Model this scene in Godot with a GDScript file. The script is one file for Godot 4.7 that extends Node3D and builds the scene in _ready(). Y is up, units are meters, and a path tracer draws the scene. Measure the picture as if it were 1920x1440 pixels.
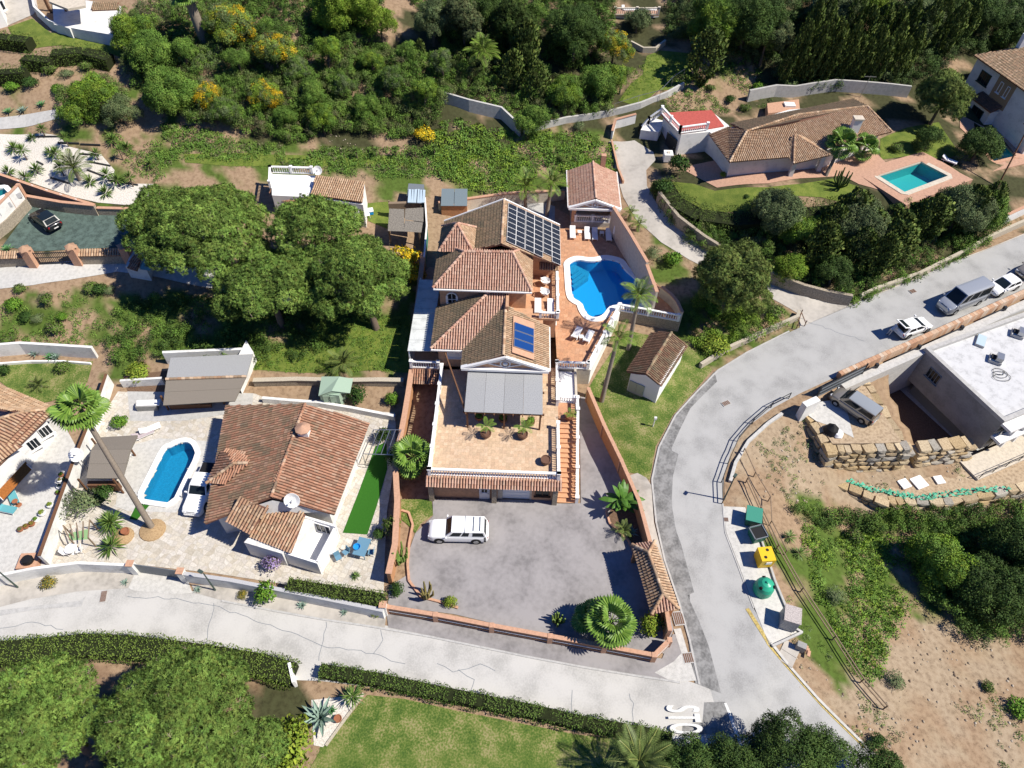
extends Node3D
var rng := RandomNumberGenerator.new()
var M := {}
var used := {}
class MB:
	var v := PackedVector3Array()
	var n := PackedVector3Array()
	var c := PackedColorArray()
	var k := Color(1, 1, 1)
	func tri(a: Vector3, b: Vector3, d: Vector3) -> void:
		var m := (b - a).cross(d - a).normalized()
		v.append(a); v.append(d); v.append(b)
		n.append(m); n.append(m); n.append(m)
		c.append(k); c.append(k); c.append(k)
	func tris(a: Vector3, b: Vector3, d: Vector3, na: Vector3, nb: Vector3, nd: Vector3) -> void:
		v.append(a); v.append(d); v.append(b)
		n.append(na); n.append(nd); n.append(nb)
		c.append(k); c.append(k); c.append(k)
	func quad(a: Vector3, b: Vector3, d: Vector3, e: Vector3) -> void:
		tri(a, b, d); tri(a, d, e)
	func hexa(p: Array) -> void:
		quad(p[4], p[5], p[6], p[7]); quad(p[3], p[2], p[1], p[0])
		for i in 4:
			var j := (i + 1) % 4
			quad(p[i], p[j], p[j + 4], p[i + 4])
	func box(o: Vector3, s: Vector3, b := Basis()) -> void:
		var p := []
		for y in [-0.5, 0.5]:
			for q in [[-0.5, 0.5], [0.5, 0.5], [0.5, -0.5], [-0.5, -0.5]]:
				p.append(o + b * Vector3(q[0] * s.x, y * s.y, q[1] * s.z))
		hexa(p)
	func bar(a: Vector3, b: Vector3, w: float, h: float) -> void:
		var d := b - a
		var up := Vector3.UP if absf(d.normalized().y) < 0.99 else Vector3.BACK
		var z := d.normalized()
		var x := up.cross(z).normalized()
		box((a + b) / 2.0, Vector3(w, h, d.length()), Basis(x, z.cross(x), z))
	func ring(o: Vector3, ax: Vector3, r: float, sides: int) -> PackedVector3Array:
		var u := ax.cross(Vector3.RIGHT if absf(ax.x) < 0.8 else Vector3.UP).normalized()
		var w := ax.cross(u).normalized()
		var out := PackedVector3Array()
		for i in sides:
			var a := TAU * i / sides
			out.append(o + (u * cos(a) + w * sin(a)) * r)
		return out
	func tube(pts: Array, radii: Array, sides := 6, caps := true) -> void:
		var last: PackedVector3Array
		var lo: Vector3
		for i in pts.size():
			var ax: Vector3 = (pts[mini(i + 1, pts.size() - 1)] - pts[maxi(i - 1, 0)]).normalized()
			var r := ring(pts[i], ax, radii[i], sides)
			if i > 0:
				for j in sides:
					var q := (j + 1) % sides
					tris(last[j], last[q], r[q], (last[j] - lo).normalized(), (last[q] - lo).normalized(), (r[q] - pts[i]).normalized())
					tris(last[j], r[q], r[j], (last[j] - lo).normalized(), (r[q] - pts[i]).normalized(), (r[j] - pts[i]).normalized())
			if caps and (i == 0 or i == pts.size() - 1):
				for j in range(1, sides - 1):
					if i == 0: tri(r[0], r[j + 1], r[j])
					else: tri(r[0], r[j], r[j + 1])
			last = r; lo = pts[i]
	func cyl(a: Vector3, b: Vector3, r0: float, r1: float, sides := 10) -> void:
		tube([a, b], [r0, r1], sides)
	func lathe(o: Vector3, prof: Array, sides := 10) -> void:
		for i in prof.size() - 1:
			var d := Vector2(prof[i + 1][0] - prof[i][0], prof[i + 1][1] - prof[i][1])
			for j in sides:
				var p := []
				for q in [[i, j], [i, j + 1], [i + 1, j + 1], [i + 1, j]]:
					var a: float = -TAU * q[1] / sides
					p.append(o + Vector3(cos(a) * prof[q[0]][0], prof[q[0]][1], sin(a) * prof[q[0]][0]))
				var a0 := -TAU * j / sides
				var a1 := -TAU * (j + 1) / sides
				var n0 := Vector3(cos(a0) * d.y, -d.x, sin(a0) * d.y).normalized()
				var n1 := Vector3(cos(a1) * d.y, -d.x, sin(a1) * d.y).normalized()
				tris(p[0], p[1], p[2], n0, n1, n1); tris(p[0], p[2], p[3], n0, n1, n0)
	func ball(o: Vector3, r: Vector3, seg := 8, rows := 5) -> void:
		var g := func(i: int, j: int) -> Vector3:
			var t := PI * i / rows - PI / 2.0
			var a := -TAU * j / seg
			return Vector3(cos(t) * cos(a), sin(t), cos(t) * sin(a))
		for i in rows:
			for j in seg:
				var p0: Vector3 = g.call(i, j)
				var p1: Vector3 = g.call(i, j + 1)
				var p2: Vector3 = g.call(i + 1, j + 1)
				var p3: Vector3 = g.call(i + 1, j)
				if i > 0: tris(o + p0 * r, o + p1 * r, o + p2 * r, p0, p1, p2)
				if i < rows - 1: tris(o + p0 * r, o + p2 * r, o + p3 * r, p0, p2, p3)
	func prism(poly: PackedVector2Array, y0: float, y1: float, top := true) -> void:
		var p := poly
		if Geometry2D.is_polygon_clockwise(p): p.reverse()
		var s := p.size()
		for i in s:
			var a := p[i]
			var b := p[(i + 1) % s]
			quad(Vector3(b.x, y0, b.y), Vector3(a.x, y0, a.y), Vector3(a.x, y1, a.y), Vector3(b.x, y1, b.y))
		if top: flat(p, y1)
	func flat(p: PackedVector2Array, y: float) -> void:
		var t := Geometry2D.triangulate_polygon(p)
		for i in range(0, t.size(), 3):
			up(Vector3(p[t[i]].x, y, p[t[i]].y), Vector3(p[t[i + 1]].x, y, p[t[i + 1]].y), Vector3(p[t[i + 2]].x, y, p[t[i + 2]].y))
	func up(a: Vector3, b: Vector3, d: Vector3) -> void:
		if (b - a).cross(d - a).y < 0: tri(a, d, b)
		else: tri(a, b, d)
	func face(p: Array, to: Vector3) -> void:
		var m: Vector3 = (p[1] - p[0]).cross(p[2] - p[0])
		for i in range(1, p.size() - 1):
			if m.dot(to) > 0: tri(p[0], p[i], p[i + 1])
			else: tri(p[0], p[i + 1], p[i])
	func mesh() -> ArrayMesh:
		var m := ArrayMesh.new()
		if v.is_empty(): return m
		var a := []
		a.resize(Mesh.ARRAY_MAX)
		a[Mesh.ARRAY_VERTEX] = v; a[Mesh.ARRAY_NORMAL] = n; a[Mesh.ARRAY_COLOR] = c
		m.add_surface_from_arrays(Mesh.PRIMITIVE_TRIANGLES, a)
		return m
func numbered(s: String) -> String:
	var i: int = used.get(s, 0)
	used[s] = i + 1
	return s if i == 0 else "%s_%03d" % [s, i]
func thing(called: String, label: String, category: String, at := Vector3.ZERO, turn := 0.0, group := "") -> Node3D:
	var o := Node3D.new()
	o.name = numbered(called)
	add_child(o)
	o.position = at
	o.rotation.y = turn
	return tag(o, label, category, group)
func tag(o: Node3D, label: String, category := "", group := "") -> Node3D:
	o.set_meta("label", label)
	if category: o.set_meta("category", category)
	if group: o.set_meta("group", group)
	return o
func obj(called: String, m: Variant, mat: Material, parent: Node = null) -> MeshInstance3D:
	var o := MeshInstance3D.new()
	o.mesh = m.mesh() if m is MB else m
	o.material_override = null
	if o.mesh.get_surface_count(): o.set_surface_override_material(0, mat)
	if parent == null:
		o.name = numbered(called)
		add_child(o)
	else:
		o.name = called
		parent.add_child(o, true)
	return o
func structure(called: String, m: Variant, mat: Material) -> MeshInstance3D:
	var o := obj(called, m, mat)
	o.set_meta("kind", "structure")
	return o
func scatter(called: String, mesh: Mesh, mat: Material, xf: Array, tint: Array, parent: Node = null) -> MultiMeshInstance3D:
	var mm := MultiMesh.new()
	mm.transform_format = MultiMesh.TRANSFORM_3D
	mm.use_colors = true
	mm.mesh = mesh
	mm.instance_count = xf.size()
	for i in xf.size():
		mm.set_instance_transform(i, xf[i])
		mm.set_instance_color(i, tint[i])
	var o := MultiMeshInstance3D.new()
	o.multimesh = mm
	o.material_override = mat
	o.set_meta("kind", "stuff")
	if parent == null:
		o.name = numbered(called)
		add_child(o)
	else:
		o.name = called
		parent.add_child(o, true)
	return o
func dup(o: Node3D, at: Vector3, turn: float, label := "", group := "") -> Node3D:
	var r: Node3D = o.duplicate()
	var base := String(o.name).rstrip("0123456789").rstrip("_")
	r.name = numbered(base)
	add_child(r)
	r.position = at
	r.rotation.y = turn
	if label: r.set_meta("label", label)
	if group: r.set_meta("group", group)
	return r
func V3(x: float, y: float, z: float) -> Vector3: return Vector3(x, y, z)
func V2(x: float, y: float) -> Vector2: return Vector2(x, y)
func PV(a: Array) -> PackedVector2Array:
	var p := PackedVector2Array()
	for i in range(0, a.size(), 2): p.append(Vector2(a[i], a[i + 1]))
	return p
func rf(a: float, b: float) -> float: return rng.randf_range(a, b)
func grey(x: float) -> Color: return Color(x, x, x)
func v3(p: Vector2, y: float) -> Vector3: return V3(p.x, y, p.y)
var texs := {}
func noise_tex(key: String, sd: int, f1: float, f2: float, w2: float, ramp: Array, size := 512) -> ImageTexture:
	if texs.has(key): return texs[key]
	var im := []
	for q in [[f1, sd], [f2, sd + 7]]:
		var nz := FastNoiseLite.new()
		nz.seed = q[1]; nz.frequency = q[0]; nz.noise_type = FastNoiseLite.TYPE_SIMPLEX_SMOOTH
		nz.fractal_octaves = 4; nz.fractal_gain = 0.55
		im.append(nz.get_seamless_image(size, size).get_data())
	var g := Gradient.new()
	g.offsets = PackedFloat32Array(ramp.map(func(r): return r[0]))
	g.colors = PackedColorArray(ramp.map(func(r): return r[1].linear_to_srgb()))
	var lut := []
	for i in 256: lut.append(g.sample(i / 255.0))
	var a: PackedByteArray = im[0]
	var b: PackedByteArray = im[1]
	var out := PackedByteArray()
	out.resize(size * size * 3)
	for i in size * size:
		var col: Color = lut[clampi(int(a[i] * (1.0 - w2) + b[i] * w2), 0,255)]
		out[i * 3] = col.r8; out[i * 3 + 1] = col.g8; out[i * 3 + 2] = col.b8
	texs[key] = ImageTexture.create_from_image(Image.create_from_data(size, size, false, Image.FORMAT_RGB8, out))
	return texs[key]
func mk(key: String, col: Color, rough := 0.85, tex: Texture2D = null, span := 8.0, metal := 0.0, bump := 0.0, bspan := 2.0) -> StandardMaterial3D:
	if M.has(key): return M[key]
	var m := StandardMaterial3D.new()
	m.resource_name = key
	m.albedo_color = col.linear_to_srgb()
	m.roughness = rough
	m.metallic = metal
	m.metallic_specular = 0.35
	m.vertex_color_use_as_albedo = true
	if tex:
		m.albedo_texture = tex
		m.uv1_triplanar = true
		m.uv1_world_triplanar = true
		m.uv1_scale = Vector3.ONE / span
	if bump > 0.0:
		m.heightmap_enabled = true
		m.heightmap_texture = texs["fine"]
		m.heightmap_scale = bump
		if not tex:
			m.uv1_triplanar = true
			m.uv1_world_triplanar = true
			m.uv1_scale = Vector3.ONE / bspan
	M[key] = m
	return m
func materials() -> void:
	var g := func(a: float) -> Color: return Color(a, a, a)
	var fine := noise_tex("fine", 3,0.02,0.11,0.5, [[0.25, grey(0.72)], [0.55, grey(0.92)], [0.8, grey(1.0)]])
	var blotch := noise_tex("blotch", 11,0.008,0.06,0.35, [[0.25, grey(0.66)], [0.5, grey(0.88)], [0.75, grey(1.0)]])
	var stain := noise_tex("stain", 21,0.011,0.05,0.4, [[0.2, grey(0.42)], [0.42, grey(0.66)], [0.62, grey(0.92)], [0.8, grey(1.0)]], 1024)
	var road := noise_tex("road", 31,0.006,0.12,0.35, [[0.2, grey(0.7)], [0.42, grey(0.88)], [0.6, grey(0.97)], [0.8, grey(1.0)]], 1024)
	var soil := noise_tex("soil", 41,0.014,0.14,0.5, [[0.2, Color(0.4,0.36,0.33)], [0.4, Color(0.78,0.74,0.7)], [0.6, Color(1,0.97,0.92)], [0.8, Color(1.15,1.15,1.15)]], 1024)
	var turf := noise_tex("turf", 51,0.012,0.13,0.55, [[0.22, Color(0.035,0.075,0.012)], [0.42, Color(0.075,0.125,0.02)], [0.56, Color(0.15,0.175,0.045)], [0.7, Color(0.27,0.235,0.11)]], 1024)
	var lush := noise_tex("lush", 61,0.012,0.12,0.5, [[0.22, Color(0.06,0.095,0.016)], [0.5, Color(0.12,0.16,0.026)], [0.75, Color(0.19,0.21,0.045)]], 512)
	var crazy := noise_tex("crazy", 71,0.05,0.15,0.5, [[0.2, grey(0.75)], [0.6, grey(1.0)]], 512)
	mk("white_wall", Color(0.74,0.73,0.70), 0.9, blotch_mix(), 9.0)
	mk("clean_white", Color(0.78,0.77,0.75), 0.7)
	mk("peach_wall", Color(0.56,0.33,0.20), 0.9, fine, 5.0)
	mk("orange_wall", Color(0.50,0.26,0.13), 0.9, fine, 4.0)
	mk("cream_wall", Color(0.60,0.53,0.43), 0.9, fine, 5.0)
	mk("grey_wall", Color(0.31,0.305,0.29), 0.9, blotch, 9.0)
	mk("concrete", Color(0.47,0.46,0.44), 0.9, fine, 6.0)
	mk("pale_concrete", Color(0.55,0.535,0.50), 0.9, fine, 5.0)
	mk("lower_road", Color(0.50,0.485,0.455), 0.92, road, 24.0)
	mk("main_road", Color(0.39,0.386,0.375), 0.92, road, 22.0)
	mk("dark_strip", Color(0.275,0.272,0.265), 0.92, stain, 16.0)
	mk("court", Color(0.30,0.282,0.278), 0.9, noise_tex("court", 22,0.007,0.045,0.35, [[0.2, grey(0.62)], [0.45, grey(0.85)], [0.7, grey(1.0)]], 1024), 26.0)
	mk("driveway", Color(0.47,0.435,0.385), 0.92, noise_tex("court", 22,0.007,0.045,0.35, [[0.2, grey(0.5)], [0.45, grey(0.8)], [0.7, grey(1.0)]], 1024), 30.0)
	mk("green_court", Color(0.10,0.145,0.125), 0.9, stain, 12.0)
	mk("terrace_tile", Color(0.60,0.405,0.26), 0.7, fine, 3.0)
	mk("deck_tile", Color(0.55,0.285,0.16), 0.75, fine, 3.0)
	mk("pink_tile", Color(0.50,0.30,0.21), 0.8, fine, 4.0)
	mk("grout", Color(0.34,0.24,0.17), 0.95)
	mk("flag_joint", Color(0.40,0.36,0.30), 0.95)
	mk("flagstone", Color(1,1,1), 0.85, fine, 2.5)
	mk("stone", Color(1,1,1), 0.95, soil, 3.0)
	mk("stone_wall", Color(0.40,0.34,0.26), 0.95, stain, 3.0)
	mk("earth", Color(1,1,1), 1.0, soil, 9.0)
	mk("turf", Color(1,1,1), 1.0, turf, 27.0)
	mk("lush", Color(1,1,1), 1.0, lush, 11.0)
	mk("artificial", Color(0.03,0.13,0.012), 1.0, fine, 1.5)
	mk("gravel", Color(0.66,0.64,0.60), 1.0, soil, 2.5)
	mk("tile", Color(1,1,1), 0.85, fine, 1.7)
	mk("roof_bed", Color(0.20,0.10,0.07), 0.95, fine, 3.0)
	mk("coping_white", Color(0.80,0.79,0.77), 0.6)
	mk("coping_pink", Color(0.55,0.32,0.21), 0.8, fine, 3.0)
	mk("brick", Color(1,1,1), 0.9, fine, 2.0)
	mk("glass", Color(0.012,0.016,0.02), 0.06)
	mk("car_glass", Color(0.012,0.018,0.022), 0.04)
	mk("black", Color(0.012,0.012,0.013), 0.6)
	mk("rubber", Color(0.02,0.02,0.02), 0.9)
	mk("metal", Color(0.45,0.46,0.47), 0.35, null, 1.0,0.8)
	mk("iron", Color(0.03,0.032,0.035), 0.5)
	mk("steel_grey", Color(0.16,0.18,0.20), 0.45)
	mk("wood", Color(0.17,0.085,0.045), 0.8, fine, 1.5)
	mk("rail_wood", Color(0.26,0.19,0.13), 0.9, fine, 1.0)
	mk("thatch", Color(0.235,0.205,0.17), 1.0, noise_tex("thatch", 81,0.03,0.16,0.6, [[0.2, grey(0.6)], [0.6, grey(0.95)], [0.8, grey(1.1)]]), 1.6)
	mk("reed", Color(0.37,0.375,0.38), 1.0, texs["thatch"], 2.2)
	mk("terracotta", Color(0.33,0.13,0.065), 0.8, fine, 1.0)
	mk("brown_pot", Color(0.14,0.075,0.05), 0.5)
	mk("bark", Color(0.16,0.12,0.09), 1.0, blotch, 1.0)
	mk("palm_bark", Color(0.27,0.225,0.18), 1.0, blotch, 0.8)
	mk("leaf", Color(1.28,1.42,1.1), 0.75)
	M["leaf"].backlight_enabled = true
	M["leaf"].backlight = Color(0.28,0.28,0.28)
	mk("gloss_leaf", Color(1.2,1.25,1.1), 0.45)
	M["gloss_leaf"].backlight_enabled = true
	M["gloss_leaf"].backlight = Color(0.2,0.2,0.2)
	mk("needle", Color(1.18,1.22,0.98), 0.8)
	M["needle"].backlight_enabled = true
	M["needle"].backlight = Color(0.2,0.2,0.2)
	mk("pool_liner", Color(0.004,0.27,0.60), 0.5)
	mk("bed_soil", Color(0.17,0.11,0.075), 1.0, soil, 3.0)
	mk("pool_blue", Color(0.006,0.22,0.42), 0.5, fine, 3.0)
	mk("pool_green", Color(0.02,0.33,0.33), 0.5)
	var w := mk("water", Color(0.55,0.85,0.95), 0.03)
	w.albedo_color = Color(0.3,0.6,0.8,0.03)
	w.transparency = BaseMaterial3D.TRANSPARENCY_ALPHA
	w.vertex_color_use_as_albedo = false
	var sp := mk("solar", Color(0.022,0.026,0.036), 0.3)
	mk("thermal", Color(0.012,0.05,0.19), 0.2)
	mk("paint_white", Color(0.80,0.80,0.79), 0.25)
	for q in ["paint_white"]:
		M[q].clearcoat_enabled = true
		M[q].clearcoat = 0.6
		M[q].clearcoat_roughness = 0.08
	mk("brick_slat", Color(0.34,0.185,0.11), 0.9, fine, 1.5)
	mk("green_agave", Color(0.55,1.0,0.4), 0.5)
	mk("mauve_cloth", Color(0.42,0.36,0.37), 0.9)
	mk("lattice", Color(0.55,0.55,0.56), 0.8, stain, 0.5)
	mk("stone_cap", Color(0.50,0.46,0.38), 0.95, soil, 1.6)
	mk("screen_green", Color(0.03,0.16,0.12), 0.8)
	mk("roof_blue", Color(0.42,0.52,0.60), 0.5)
	mk("lamp_green", Color(0.05,0.075,0.065), 0.5)
	mk("shutter_green", Color(0.03,0.06,0.05), 0.5)
	mk("shed_door", Color(0.36,0.37,0.29), 0.7)
	mk("rust", Color(0.16,0.09,0.06), 0.9)
	mk("driveway_earth", Color(0.44,0.345,0.24), 1.0, soil, 6.0)
	mk("cloth_white", Color(0.80,0.79,0.78), 0.95)
func blotch_mix() -> ImageTexture:
	return noise_tex("limewash", 91,0.01,0.05,0.35, [[0.2, grey(0.74)], [0.45, grey(0.93)], [0.8, grey(1.0)]])
func paint(key: String, col: Color) -> StandardMaterial3D:
	var m := mk(key, col, 0.28)
	m.clearcoat_enabled = true
	m.clearcoat = 0.7
	m.clearcoat_roughness = 0.06
	return m
const X0 := -106.0
const Z0 := -136.0
const CS := 0.8
const NX := 266
const NZ := 181
var ROAD := [V3(16.29,-0.1,-20.99),V3(16.56,0.05,-26.14),V3(16.78,0.3,-32.12),V3(16.9,0.6,-36.45),V3(17.96,0.9,-40.56),V3(20.42,1.15,-44.41),V3(24.2,1.4,-47.87),V3(29.25,1.7,-51.18),V3(34.4,1.95,-53.92),V3(40.99,2.35,-57.11),V3(49.23,2.9,-60.99),V3(58.19,3.45,-65.7),V3(66.12,3.85,-69.76)]
var court := PV([39.4,-51.1,46.1,-55,51.4,-43,45.8,-41.6,42,-42.9])
var hgt := PackedFloat32Array()
var wts := PackedFloat64Array()
var cps: Array = [
	V3(-40.37,0,-20.86),V3(-32.27,0,-22.04),V3(-23.43,0,-21.48),V3(-14.7,-0.05,-20.94),V3(-5.94,-0.1,-19.15),V3(2.49,-0.2,-17.85),
	V3(10.69,-0.3,-16.59),V3(16.58,-0.4,-14.91),V3(22.22,-0.6,-12.96),V3(16.29,-0.1,-21.64),V3(14.75,0.1,-27.01),V3(16.97,0.4,-33.71),
	V3(17.14,0.8,-39.34),V3(19.96,1.2,-45.03),V3(26.17,1.7,-49.9),V3(33.81,1.95,-53.89),V3(44.04,2.6,-59.55),V3(54.81,3.25,-64.81),
	V3(63.1,3.7,-68.58),V3(26.84,1.6,-53.09),V3(32.7,2.05,-56.57),V3(39.52,2.4,-60.23),V3(51.14,3,-66.33),V3(19.81,-0.2,-21.8),
	V3(26.74,-0.9,-14.62),V3(30.07,-1.3,-11.94),V3(26.48,1.15,-45.23),V3(29.52,1.4,-47.05),V3(32.57,1.65,-48.63),V3(35.69,1.9,-50.26),
	V3(38.85,2.15,-51.77),V3(42.1,2.4,-53.4),V3(45.4,2.65,-54.99),V3(48.84,2.9,-56.78),V3(52.35,3.15,-58.55),V3(55.98,3.4,-60.45),
	V3(60.54,3.7,-62.95),V3(21.32,0.7,-39.59),V3(19.86,0.3,-33.33),V3(-7.32,0,-32.4),V3(2.37,0,-30.64),V3(9.36,0,-28.34),
	V3(-6.43,0,-23.9),V3(2.43,0,-23.31),V3(6.52,0.2,-42.5),V3(7.99,0.1,-39.42),V3(11.97,0.2,-31.98),V3(-2.2,0,-27.39),
	V3(10.94,0.7,-38.52),V3(14.31,1.1,-42.18),V3(10.34,1.2,-45.98),V3(14.62,1.5,-45.93),V3(17.77,1.6,-49.59),V3(12.45,1.7,-53.07),
	V3(9.4,1.5,-49.28),V3(19.73,2,-56.39),V3(25.41,1.9,-55.13),V3(20.32,3,-62.32),V3(16.23,3.6,-65.14),V3(14.72,4.2,-70.27),
	V3(30.2,2.2,-58.83),V3(27.49,2.6,-60.89),V3(23.51,3.1,-63.3),V3(19.53,3.8,-67.02),V3(15.92,4.8,-73.79),V3(15.33,5.5,-79.56),
	V3(13.56,6.2,-84.5),V3(21.25,6.5,-79.58),V3(27.43,6.6,-73.03),V3(33.94,6.6,-73.42),V3(22.79,6.5,-85.9),V3(36.51,6.9,-84.84),
	V3(47.19,6.9,-85.54),V3(49.77,6.8,-78.56),V3(42.71,6.7,-77.13),V3(55.44,6.8,-84.97),V3(61.15,6.5,-88.42),V3(43.71,6.7,-76.06),
	V3(46.56,6.5,-73.45),V3(54.55,6.6,-78.58),V3(27.25,4,-68.19),V3(33.23,3.6,-66.07),V3(40.13,4,-68.92),V3(47.31,4.4,-71.89),
	V3(54.99,5,-75.83),V3(36.98,2.6,-60.06),V3(45.76,3.1,-65.44),V3(53.56,3.6,-70.18),V3(65.82,6.5,-92.8),V3(64.71,6,-84.33),
	V3(62,5.5,-78.93),V3(62.24,4.4,-74.89),V3(26.87,8,-91.66),V3(23.24,10,-94.82),V3(17.81,10,-91.52),V3(19.81,11.5,-99.15),
	V3(16.49,12,-104.37),V3(37.09,8,-95.25),V3(39.08,11,-101.7),V3(46.47,9.5,-99.04),V3(54.22,9,-99.06),V3(59.66,12,-107.83),
	V3(74.16,10.5,-112.42),V3(47.06,14,-107.38),V3(31.18,14,-104.33),V3(75.9,12.5,-119.15),V3(55.49,15,-111.07),V3(34.84,16,-106.78),
	V3(8.62,8.5,-89.47),V3(1.49,9,-89.44),V3(-1.88,7.6,-84.99),V3(8.61,7,-85.42),V3(5.13,6,-81.77),V3(10.65,6,-82.12),
	V3(-5.15,6,-81.11),V3(-1.6,4.4,-77.82),V3(-6.22,3.4,-75.54),V3(1.86,3.3,-75.6),V3(8.62,4.6,-79.32),V3(-8.87,9.5,-86.43),
	V3(-5.93,12,-96.11),V3(4.92,12.5,-99.02),V3(1.13,14,-105.34),V3(-13.31,13.5,-98.55),V3(-19.99,12.5,-93.96),V3(-26.4,12,-90.07),
	V3(-19.31,9,-86.62),V3(-25.9,8.5,-84.41),V3(-32.62,9.5,-84.78),V3(-20.51,15,-99.39),V3(-31.13,15.5,-98.97),V3(-41.2,14,-95.18),
	V3(-39.59,11.5,-87.27),V3(-35.35,8,-80.8),V3(-45.55,9,-82.18),V3(-31.74,6.6,-78.45),V3(-21.91,6.4,-79.4),V3(-13.26,6.2,-80.27),
	V3(-41.03,6.8,-76.36),V3(-8.31,5.2,-77.37),V3(-50.11,11,-87.49),V3(-52.91,9,-80.41),V3(-62.12,11,-85.24),V3(-61.17,12.5,-90.8),
	V3(-67.25,12.5,-93.37),V3(-57.57,13,-96.16),V3(-61.91,8.5,-80.68),V3(-62.04,7.2,-76.73),V3(-53.58,6.6,-74.72),V3(-46.68,6.3,-73.34),
	V3(-48.83,5.6,-69.88),V3(-59.03,6.8,-74.07),V3(-52.38,6,-71.23),V3(-55.35,4.6,-63.75),V3(-50.4,4.6,-65.01),V3(-46.18,4.6,-65.25),
	V3(-49.02,4.4,-61.51),V3(-53.33,4.1,-57.58),V3(-47.91,4,-58.42),V3(-42.31,3.8,-58.95),V3(-33.39,3.3,-58.23),V3(-50.6,3.4,-54.66),
	V3(-46.53,2.4,-53.45),V3(-51.3,1.9,-52.1),V3(-44.55,1.2,-51.53),V3(-50.88,1.2,-50.44),V3(-49.64,0.3,-46.8),V3(-45.01,0.3,-46.29),
	V3(-49.82,0.2,-44.72),V3(-38.1,2,-53.47),V3(-32.09,2.6,-53.17),V3(-26.17,2.4,-52.07),V3(-20.3,2.3,-50.9),V3(-14.25,2,-47.72),
	V3(-12.65,2.6,-52.55),V3(-17.78,3.2,-56.58),V3(-29.84,3.2,-55.95),V3(-24.53,5,-74.39),V3(-26.68,4.8,-69.15),V3(-18.66,4.4,-70.16),
	V3(-13.36,4.2,-68.66),V3(-11.35,3.6,-61.76),V3(-20.37,4.2,-65.26),V3(-38.07,0.6,-45.64),V3(-21.74,0.6,-45.69),V3(-12.98,0.6,-45.39),
	V3(-16.73,0.5,-44.95),V3(-34.66,0,-41.48),V3(-39.64,0,-34.46),V3(-32.34,0,-34.76),V3(-29.94,0,-27.82),V3(-20.42,0,-26.69),
	V3(-12.33,0,-27.5),V3(-12.83,0,-36.77),V3(-44.49,-0,-34.25),V3(-42.39,0,-26.83),V3(-44.73,0,-40.37),V3(-11.04,0.1,-38.6),
	V3(-33.95,-0.2,-15.81),V3(-25.38,-0.4,-14.26),V3(-17.48,-0.4,-14.52),V3(-9.33,-0.3,-13.66),V3(-1.42,-0.4,-13.58),V3(6.46,-0.6,-12.45),
	V3(-31.95,-0.6,-10.87),V3(-16.7,-0.5,-11.34),V3(-36.28,-0.4,-12.08),V3(22.65,0.4,-38.01),V3(24.41,1,-42.7),V3(28.48,1.1,-44.47),
	V3(28.52,0.4,-41.37),V3(26.72,-0.1,-37.3),V3(22.94,0.1,-31.4),V3(22.92,-0.2,-24.14),V3(24.98,-0.1,-29.5),V3(28.76,-1.8,-34.9),
	V3(30.82,-3,-33.37),V3(34.55,-3.5,-35.05),V3(38.67,-3.6,-34.87),V3(44.33,-3.7,-36.03),V3(48.96,-3.7,-37.11),V3(28.06,-1.2,-27.13),
	V3(29.43,-1.9,-22.77),V3(30.32,-1.8,-18.48),V3(34.55,-2.9,-23.32),V3(36.52,-3.5,-28.48),V3(43.73,-3.8,-34.31),V3(41.78,-4,-28.9),
	V3(44.78,-4.2,-24.17),V3(38.94,-3,-17.09),V3(33.09,-2,-13.97),V3(27.58,-1.3,-17.04),V3(50.4,-3.8,-35.45),V3(35.55,-1.5,-45.05),
	V3(45.43,-1.7,-49.22),V3(52.94,-1.8,-53.46),V3(52.94,-2,-46.2),V3(38.72,-2,-37.18),V3(31.59,-1.2,-38.81),V3(44.69,-2,-39.26),
	V3(50.9,-2,-41.41),V3(36.38,-1.8,-40.03)]
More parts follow.
